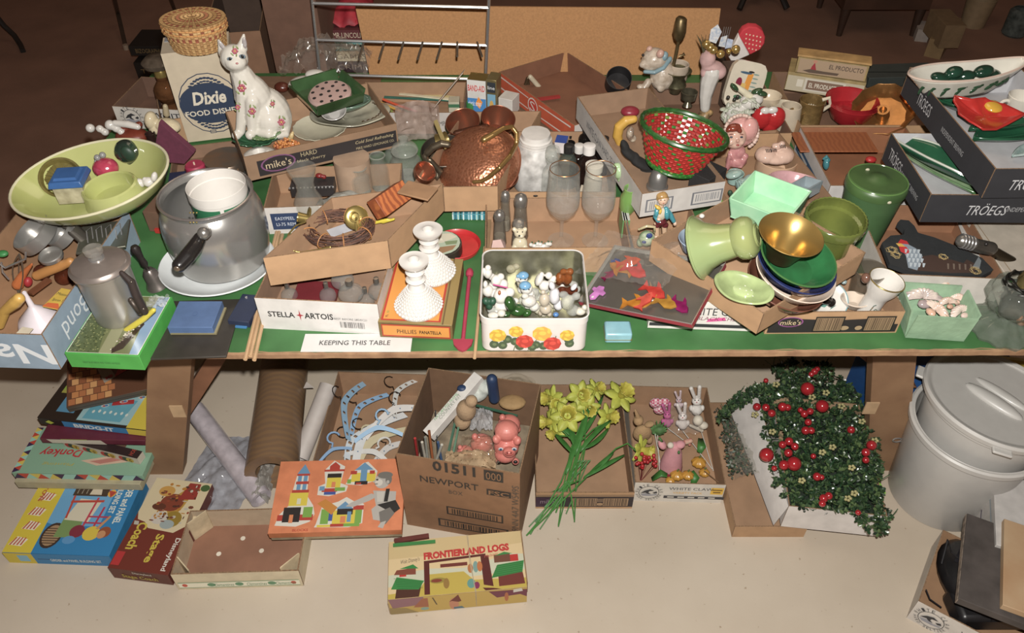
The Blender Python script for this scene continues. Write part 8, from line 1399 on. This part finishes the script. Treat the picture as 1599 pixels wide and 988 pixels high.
heads = [(862,622,.12,60,-60,1.0, 'outward facing yellow daffodil at the far left of bunch'),(906,616,.15,45,20,1.05, 'yellow daffodil at the top centre of bunch'),(930,608,.12,40,60,.85, 'smaller yellow daffodil tucked right of the top centre one'),(969,618,.14,25,60,1.25, 'largest open yellow daffodil at the upper right'),(886,650,.15,25,0,1.2, 'open front facing yellow daffodil in the left middle'),(862,658,.12,70,-70,1.0, 'frilled yellow daffodil facing left below the outward one'),(872,632,.11,40,-30,.9, 'pale yellow daffodil half hidden behind the front one'),(948,650,.12,55,50,.95, 'yellow daffodil under the largest one, facing right'),(918,636,.13,60,10,.95, 'frilly yellow daffodil in the centre of bunch'),(868,672,.10,80,-40,.8, 'low yellow daffodil at the bottom left of bunch')]
rnd = random.Random(5)
for i, (x, y, z, rx, rz, s_, lb) in enumerate(heads):
    e = ends[i % len(ends)]; mx = 905+rnd.uniform(-10,14); daff(lb, x, y, z, [((x+mx)/2+rnd.uniform(-5,5),(y+690)/2,.115),(mx-4,700,.10),(mx-18+rnd.uniform(-5,5),750,.095),(e[0], e[1], .012)], rx, rz, s_, 'yellow daffodils of the bunch')
o = daff('single yellow daffodil lying apart across the carton edge', 1000,702,.10, [(980,692,.10),(962,700,.095),(930,730,.09),(915,745,.09),(885,775,.085),(822,836,.01)], 75,60,1.05)
def blade(label, pts, w_, name='daffodil_leaf'):
    P = [W(*p) for p in pts]; mb = MB(); vs = []; n = len(P)
    for i, p in enumerate(P):
        d = (P[min(i+1, n-1)]-P[max(i-1,0)]).normalized(); s = d.cross(V((0,0,1))).normalized()*w_*sin(pi*(i+.35)/(n-.3))**.6; vs += [p-s-P[0], p+V((0,0,-.0015))-P[0], p+s-P[0]]
    fs = []
    for i in range(n-1): fs += [(i*3, i*3+1, i*3+4, i*3+3),(i*3+1, i*3+2, i*3+5, i*3+4)]
    mb.add(vs, fs); return solo(mb, name, label, 'leaf', m('3a7a2c', .5, c2='2c6420', sc=40), P[0], solid=.0012)
BL = [([(905,690,.11),(886,672,.13),(872,662,.12)], 'short blade leaf pointing left below the daffodils'),([(898,710,.11),(910,670,.14),(922,628,.13)], 'long blade leaf rising in the middle of the bunch'),([(906,705,.12),(920,680,.14),(955,655,.12)], 'broad blade leaf pointing right under the daffodils'),([(900,700,.12),(890,680,.13),(888,640,.11)], 'upright blade leaf behind front facing flower'),([(900,690,.12),(925,660,.13),(942,616,.12)], 'tall blade leaf toward the upper right daffodil'),([(884,740,.11),(896,700,.13),(912,660,.12)], 'lower blade leaf along the gathered stems'),([(912,700,.12),(935,690,.12),(950,668,.10)], 'curled blade leaf at the right of the bunch'),([(912,745,.10),(940,728,.105),(975,710,.10)], 'blade leaf beside the lone daffodil stem'),([(918,742,.10),(935,728,.10),(958,706,.11)], 'narrow bud sheath beside lone daffodil'),([(895,708,.12),(880,690,.12),(866,676,.09)], 'arched blade leaf at the lower left')]
for pts, lb in BL:
    a, b, c = [V(p) for p in pts]; ps = [tuple((a*(1-t)+b*t)*(1-t)+(b*(1-t)+c*t)*t) for t in [i/7 for i in range(8)]]; blade(lb, ps, .007)
for i, e in enumerate([(872,822),(897,815),(862,790),(877,775),(836,815),(850,792),(843,826),(884,802),(826,822)]): stick('loose_stem', ['green stem end hanging straight below barcode', 'rightmost green stem end over the carton front', 'green stem end crossing the printed band', 'short green stem behind the other stems', 'long green stem reaching lower left', 'thin green stem left of the emblem', 'second long stem reaching past the front', 'thin stem just left of the rightmost one', 'outermost left thin green stem'][i], (898+i*3,718), e, 0, '35702a', z=.10, z2=.02,r=.0018,cat='stem')
# ---------------------------------------------------------------- floral picks
f = Fig(1031,650,.05); f.e(1024,629,10,10,rd=6,rot=15); f.e(1037,629,10,10,rd=6,rot=-15); f.e(1031,639,11,10,rd=6); o = f.done('gingham_heart', m('b8506c', .9, c2='d8bcc0', kind='check', sc=150), 'puffy pink gingham heart pick at back of the picks tray', 'heart', vox=.0018)
def bunny(label, px, py, z, c, s_=1.0,ear='cfcac4', rot=0, stick_=None):
    f = Fig(px, py, z); f.e(px, py-10*s_, 8*s_, 9*s_); f.e(px, py-22*s_, 7*s_, 6.5*s_); f.t([(px-3*s_, py-27*s_, 2.6*s_),(px-8*s_, py-40*s_, 3*s_)]); f.t([(px+3*s_, py-27*s_, 2.6*s_),(px+4*s_, py-42*s_, 3*s_)]); f.e(px-8*s_, py-12*s_, 3*s_, 5*s_); f.e(px+8*s_, py-12*s_, 3*s_, 5*s_)
    o = f.done('bunny_pick', m(c, .8,bump=.5,var=.06), label, 'ornament', vox=.0016); f.e(px-2.5*s_, py-23*s_, .9,dy=-7*s_); f.e(px+2.5*s_, py-23*s_, .9,dy=-7*s_); f.done('eye', BLK, parent=o); f.e(px, py-20*s_, 1.2,.9,dy=-7.5*s_); f.done('nose', m('c07a80', .5),parent=o)
    if stick_:
        a = W(px, py, z)-f.P; b = W(*stick_)-f.P; part(o, 'pick_stick', m('c4c0b8', .3), lambda mb: mb.tube([a, b], .0012,6))
    return o
bunny('white bunny pick with long ears, farthest right at back', 1088,650,.06, 'cfcac4', 1.1, stick_=(1114,735,.02)); bunny('pink felt bunny pick in front of the gingham heart', 1042,668,.05, 'b85a8c', .9, stick_=(1078,695,.02)); bunny('small white bunny pick in clear wrap at tray centre', 1066,672,.055, 'd0c8c4', 1.0, stick_=(1112,732,.02)); bunny('white and pink bunny pick behind the wrapped one', 1060,640,.06, 'c8b4b8', .7)
f = Fig(1095,672,.05); f.e(1090,656,8,9); f.e(1098,664,8,6); f.t([(1078,664,2.5),(1096,672,3)]); f.done('lily_pick', m('c8bfae', .6), 'cream silk flower pick at right wall of the tray', 'flower', vox=.0018)
f = Fig(1008,692,.05); f.e(1003,676,15,18,rd=9); f.e(997,656,8,9); f.t([(992,640,2),(996,650,4)]); f.e(1014,662,8,4,rot=-20); f.e(1014,686,6,8); f.done('burlap_doll', m('a08058', .95,bump=.8,bsc=160), 'burlap cloth doll at the left of the picks tray', 'doll', vox=.002)
f = Fig(1028,680,.05)
for i in range(14): a_ = i*.45; f.t([(1028,678,2,0),(1028+14*cos(a_),668+14*sin(a_)*.8,1.4,-4)], n=5)
f.e(1030,670,8,9); f.done('green_foliage_pick', m('5a8a4c', .6,var=.3), 'green leafy pick with pale tips below the gingham heart', 'foliage')
part_o = None
f = Fig(1049,740,.03); mb = MB(); o, s, H = LT('felt_elf', 'pink felt cone doll with red hem in the picks tray', 'doll', 1050,732,.01,698,18, [(1,0),(.95,.3),(.7,.8),(.35,1.1),(0,1.15)], m('c88a90', .95,bump=.4)); part(o, 'red_hem', m('a01c34', .9), lambda mb: mb.lathe([(s*1.03,0),(s*1.01,.018)], 36)); f = Fig(1050,732,.01); f.P = o.location.copy(); f.e(1047,695,5,5,dy=-3); f.done('pompom', m('c9c0b0', .9),parent=o); f.e(1034,694,6,9,rot=-30); f.e(1062,694,8,6,rot=-20); f.done('pink_wing', m('c88a90', .95),parent=o); f.e(1060,706,2,3,dy=-14); f.t([(1034,690,2),(1030,684,2)]); f.done('green_bow', m('3c6a30', .7),parent=o)
f = Fig(1076,700,.03); f.t([(1070,690,4.5),(1078,688,4.5)]); f.e(1077,694,3,2.5); f.done('cork_cap', m('c4b49a', .6, c2='a82c2c', sc=60), 'cream cork piece with red dot beside the felt elf', 'cork')
rnd = random.Random(2); f = Fig(1008,740,.02); o = thing('berry_pick', 'cluster of shiny red berries with red stems at left front', 'berry pick', f.P)
for i in range(26): x = 990+rnd.uniform(2,34); y = 712+rnd.uniform(-5,20)-.25*abs(x-1010); p = f.at(x, y, -rnd.uniform(0,14)); part(o, 'berry', m('a8141e', .2,coat=.6), lambda mb: mb.ell(tuple(p),.0055,n=10)); part(o, 'berry_stem', m('7a2028', .5), lambda mb: mb.tube([p, f.at(1000,752,-5)], .0008,4)) if i % 3 == 0 else None
def pumpkin(label, px, py, z, r):
    f = Fig(px, py, z); rr = r*f.k; o = thing('mini_pumpkin', label, 'pumpkin', W(px, py+r*.6, z), RX(-12)); part(o, 'ribbed_body', m('c08a24', .4,coat=.3,var=.1,sc=50), lambda mb: mb.surf(lambda u, v: V((cos(2*pi*u)*sin(pi*v)*rr*(1-.10*abs(sin(2*pi*u*4.5))), sin(2*pi*u)*sin(pi*v)*rr*(1-.10*abs(sin(2*pi*u*4.5))), rr*.8-cos(pi*v)*rr*.78*(1-.18*sin(pi*v)))),45,14,cu=True)); part(o, 'stalk', m('5a6a2c', .6), lambda mb: mb.tube([(0,0, rr*1.5),(0,0, rr*1.7),(.003,0, rr*1.95)], .0022,6)); return o
pumpkin('largest little orange pumpkin at the right of pumpkin cluster', 1090,722,.02,12); pumpkin('little orange pumpkin front left of the cluster', 1056,742,.02,11); pumpkin('little orange pumpkin front centre of the cluster', 1073,742,.022,10); pumpkin('small pumpkin behind the largest at lower right', 1099,738,.012,9); pumpkin('small pumpkin half under the leaves at front', 1046,750,.012,8)
for i, pts in enumerate([[(1042,742,.05),(1032,738,.055),(1018,748,.03)], [(1080,735,.04),(1086,746,.035),(1082,756,.02)], [(1092,706,.06),(1096,696,.07),(1094,684,.06)]]): blade(['olive pumpkin leaf at left front of the cluster', 'dark leaf between the front and right pumpkins', 'green curled pumpkin stem leaf above the largest'][i], pts, .012, 'pumpkin_leaf')
for i, (p, q_) in enumerate([((1022,672),(1034,740)),((1026,664),(1030,738)),((1100,735),(1126,756))]): stick('pick_stick', ['left white plastic pick stick in front of foliage', 'second white plastic pick stick beside the first', 'thin brown pick wire in the right front corner'][i], p, q_, 0, ['c4c0b8', 'c4c0b8', '8a6a4c'][i], z=.07, z2=.02,r=.0013,cat='stick')
mb = MB(); mb.surf(lambda u, v: V(((u-.5)*.10,(v-.5)*.10,.02*sin(pi*u)*sin(pi*v)+.012*noise.noise(V((u*6, v*6,3))))),18,18); solo(mb, 'clear_wrap', 'clear wrap over the white bunny picks', 'wrapper', glass('f0ece8', .1,.1), W(1066,655,.09))
# ---------------------------------------------------------------- holly garland
gl_ = thing('holly_garland', 'dark green artificial holly garland with red berries piled in tray', 'garland', W(1290,720,.10)); P0 = gl_.location.copy(); rnd = random.Random(21)
region = [(1205,575),(1230,562),(1290,566),(1312,590),(1340,612),(1352,660),(1370,690),(1376,730),(1372,760),(1390,800),(1384,828),(1362,834),(1330,806),(1290,800),(1238,788),(1210,764),(1204,730),(1197,700),(1192,664),(1186,642),(1180,622),(1200,606),(1216,596)]
def inside(x, y, pl):
    c = False; j = len(pl)-1
    for i in range(len(pl)):
        if (pl[i][1] > y) != (pl[j][1] > y) and x < (pl[j][0]-pl[i][0])*(y-pl[i][1])/(pl[j][1]-pl[i][1])+pl[i][0]: c = not c
        j = i
    return c
tb_ = MB(); pts_in = []
while len(pts_in) < 1350:
    x = rnd.uniform(1160,1395); y = rnd.uniform(558,836)
    if inside(x, y, region): pts_in.append((x, y))
strand = [(1128+i*6,650-42*sin(i/14*pi*.62),0) for i in range(12)]
pts_in += [(x+rnd.uniform(-9,9), y+rnd.uniform(-7,7)) for x, y, _ in strand for r in range(9)]
cols = ['1f3a20', '2a4424', '16281a', '3a5230', '4f6438', '22381c']
for x, y in pts_in:
    edge = 0; z = .15+.05*noise.noise(V((x*.02, y*.02,1)))+rnd.uniform(-.03,.02)
    p = W(x, y, z)-P0; a0 = rnd.uniform(0,2*pi); tl = rnd.uniform(15,75)
    M_ = T(*p) @ RZ(math.degrees(a0)) @ RX(tl)
    for j in range(5):
        a = j*72+rnd.uniform(-15,15); l = rnd.uniform(.010,.016); w_ = l*.30; c = rnd.choice(cols)
        X = M_ @ RZ(a) @ RX(rnd.uniform(15,50))
        tb_.add([(0,0,0),(w_, l*.55,.002),(w_*.75, l*.9,.001),(0, l, 0),(-w_*.75, l*.9,.001),(-w_, l*.55,.002),(0, l*.55,-.001)], [(0,1,6),(1,2,6),(2,3,6),(3,4,6),(4,5,6),(5,0,6)], M=X, c=c)
o = tb_.build('leaves', pm(.28,.4), gl_); o['kind'] = 'stuff'
mb = MB()
for x, y in pts_in[::14]:
    p = W(x, y, .13)-P0; mb.tube([p, p+V((rnd.uniform(-.04,.04), rnd.uniform(-.04,.04), rnd.uniform(.01,.04)))], .001,4)
o = mb.build('wire_stems', m('24502c', .4), gl_); o['kind'] = 'stuff'
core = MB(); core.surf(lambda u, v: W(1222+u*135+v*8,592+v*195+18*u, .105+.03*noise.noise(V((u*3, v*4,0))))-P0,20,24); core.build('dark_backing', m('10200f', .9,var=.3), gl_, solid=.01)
for x, y, r in [(1261,607,9.5),(1284,634,9),(1272,580,5),(1276,576,4),(1267,584,4),(1182,635,5.5),(1196,636,5.5),(1205,645,5.5),(1222,635,6.5),(1230,636,5),(1265,642,5),(1256,646,5.5),(1262,659,5),(1258,672,6),(1267,672,5),(1222,694,5.5),(1232,689,6),(1241,697,5.5),(1231,707,6),(1197,710,10),(1224,726,7),(1240,724,10),(1329,671,5.5),(1361,695,7),(1352,706,6),(1352,718,5),(1276,744,6),(1283,745,4),(1270,712,4),(1286,778,6),(1294,774,5.5),(1284,786,5),(1209,731,4),(1196,594,3.5),(1340,800,4),(1250,640,4)]:
    p = W(x, y, .19)-P0; k = 1/PPM(W(x, y, .19)); part(gl_, 'berry', m('a0101c', .18,coat=.7,var=.08), lambda mb: mb.ell(tuple(p), r*k*1.12,n=14))
for x, y in [(1268,620),(1290,613),(1314,634),(1346,658),(1206,674),(1179,647),(1252,750),(1330,730),(1284,706),(1300,698),(1334,770),(1324,778),(1212,600),(1366,688)]:
    for j in range(5): part(gl_, 'cream_floret', m('a8a06a', .6), lambda mb: mb.ell(tuple(W(x+4*cos(j*1.3), y+3*sin(j*1.3),.185)-P0),.0042,n=6))
o = MB(); o.surf(lambda u, v: V(((u-.5)*.09+v*.05,(v-.5)*.26,.03*sin(pi*u)+.012*noise.noise(V((u*5, v*9,3)))+.006*noise.noise(V((u*22, v*30,3))))),20,40); pb_ = W(1152,690,.052); ob = solo(o, 'garland_bag', 'clear plastic bag of dull green garland left of the tray', 'bag', glass('e0dcd2', .1,.1,1.9), pb_, RZ(4))
tb_ = MB()
for i in range(260):
    x = rnd.uniform(-.045,.045); y = rnd.uniform(-.12,.12); M_ = T(x+.1*y, y, rnd.uniform(.004,.022)) @ RZ(rnd.uniform(0,360)) @ RX(rnd.uniform(0,60)); l = .012
    for j in range(3): tb_.add([(0,0,0),(l*.3, l*.6,.001),(0, l, 0),(-l*.3, l*.6,.001)], [(0,1,2,3)], M=M_ @ RZ(j*120),c=rnd.choice(['4a4f40', '2f4a30', '5f5a4c', '3a3c34']))
q = tb_.build('bagged_leaves', pm(.5), ob); q['kind'] = 'stuff'
# ---------------------------------------------------------------- pails
PM_ = m('b8b5b0', .38,var=.03,coat=.15)
P = W(1462,768,.002); a_ = 1.0
k_low = .158
pl_ = thing('plastic_pail', 'lower big white plastic pail nested at right under the table', 'pail', P)
def pail(o, r0, r1, h, nm='pail_body'):
    part(o, nm, PM_, lambda mb: mb.lathe(shell([(r0*.97,0),(r0,.006),(r1*.985, h*.9),(r1, h)], .003),72)); part(o, 'rolled_rim', PM_, lambda mb: mb.lathe([(r1, h-.018),(r1+.010, h-.016),(r1+.011, h-.002),(r1+.006, h+.002),(r1-.002, h)], 72)); part(o, 'handle_boss', PM_, lambda mb: mb.lathe([(.010,0),(.010,.006),(.006,.008),(0,.008)], 16,M=T(-r1*.90*cos(.3),-r1*.9*sin(.3), h-.045) @ RZ(197-180+0) @ RY(-90)))
pail(pl_, .130,.155,.30)
up_ = thing('plastic_pail', 'upper white plastic pail nested in the lower one', 'pail', P+V((.012,.012,.075)), RY(2) @ RX(-1)); pail(up_, .128,.155,.30)
ld = thing('pail_cover', 'round white pail cover with moulded grip resting on the upper pail', 'lid', P+V((.018,.016,.379)), RY(5) @ RX(-2))
part(ld, 'disc', PM_, lambda mb: mb.lathe([(.166,-.012),(.172,-.012),(.174,0),(.170,.007),(.162,.006),(.157,.001),(.150,0),(0,.001)], 72)); part(ld, 'moulded_grip', PM_, lambda mb: (mb.ell((-.018,-.002,.001),(.022,.075,.014),M=RZ(38),n=24), mb.ell((.026,-.002,.001),(.016,.070,.010),M=RZ(38),n=24)))
for a in (150,250): part(ld, 'pull_tab', PM_, lambda mb: mb.box(.160,-.022,-.014,.188,.022,-.006,M=RZ(a)),bev=.003)
# blue tote, yellow box
q = slab('blue_tote', 'big bright blue plastic tote behind the right table leg', 'tote', (1382,606),(1600,596),(1312,538),z=.24,h=.24,mat=m('0f4a86', .5,bump=.4,bsc=8)); part(q.root, 'rim', m('0f4a86', .45), lambda mb: mb.box(-q.L/2-.008,-q.D/2-.008, q.h-.02, q.L/2+.008, q.D/2+.008, q.h+.002))
q = slab('yellow_box', 'flat yellow box with red print on the blue tote', 'box', (1556,600),(1680,616),(1566,556),z=.27,h=.03,mat=m('b8a02c', .5)); top(q, [('b02820', [(.2,.3),(.3,.3),(.32,.6),(.22,.55)]),('d0c890', rc(0,.9,1,1))])
q = slab('green_note', 'bright lime green card on the floor behind the garland', 'card', (1364,772),(1384,770),(1362,744),z=.004,h=.002,mat=m('7ac41c', .6))
o = part(tb, 'eye_bolt', CHROME, lambda mb: mb.tube([(.95+.012*cos(t),.22,.16+.008*sin(t)) for t in [2*pi*i/14 for i in range(14)]], .002,6,closed=True))
# ---------------------------------------------------------------- bottom right things
q = slab('foam_box', 'tall white foam box with purple line behind the dark slab', 'box', (1556,850),(1720,900),(1610,742),z=.20,h=.20,mat=m('b4b0ac', .7)); prints(q.root, q.lo(.5,.7), NY, FZ, q.D*.8,.10, [('3c2a50', [(0,.5),(.75,.1),(.76,.14),(.02,.54)]),('3c2a50', [(.6,.1),(.64,.1),(.78,.6),(.74,.6)]),('8a98a0', rc(0,.85,1,.9))], 'marker_line')
f = Fig(1480,930,.02); zq = .06
bg = thing('black_bag', 'black vinyl bag with thin strap in the corner carton', 'bag', W(1505,920,.012)); kk = bg.location
part(bg, 'bag_body', m('141214', .35,var=.2,coat=.2), lambda mb: mb.ell((0,0,.05),(.075,.11,.05),n=24)); part(bg, 'bag_corner', m('1a181a', .35), lambda mb: mb.box(-.07,-.11,.0,.12,-.02,.062),bev=.012)
part(bg, 'strap', m('17151a', .5), lambda mb: mb.tube([W(1470,880,.09)-kk, W(1480,842,.12)-kk, W(1486,862,.12)-kk, W(1498,872,.13)-kk, W(1512,872,.13)-kk], .0022,6)); part(bg, 'strap', m('17151a', .5), lambda mb: mb.tube([W(1446,920,.08)-kk, W(1452,935,.07)-kk, W(1470,948,.06)-kk], .0018,6))
part(bg, 'folded_flap', m('26242c', .5), lambda mb: mb.add([W(1490,876,.12)-kk, W(1510,828,.14)-kk, W(1520,830,.15)-kk, W(1505,882,.13)-kk], [(0,3,2,1),(0,1,2,3)]))
q = slab('slate_slab', 'dark rough slate slab leaning over the corner carton', 'slab', (1497,934),(1680,1006),(1524,806),z=.19,h=.022,mat=m('332c28', .8,var=.35, c2='4c4440', sc=18,bump=.6,bsc=30)); part(q.root, 'chipped_edge', m('8a7a6c', .9,var=.4,sc=60), lambda mb: mb.box(-q.L/2-.001,-q.D/2,.001,-q.L/2+.001, q.D/2, q.h-.004))
q = slab('wooden_board', 'pale wooden board lying on the dark slate slab', 'board', (1566,944),(1720,1000),(1552,804),z=.215,h=.018,mat=m('b39a78', .6, c2='a07a54', sc=7))
for x, y in ((.3,.75),(.25,.35)): part(q.root, 'knot', m('7a4a2c', .6), lambda mb: mb.lathe([(0, q.h+.0006),(.004, q.h+.0006)], 12,M=T((x-.5)*q.L, (y-.5)*q.D, 0)))
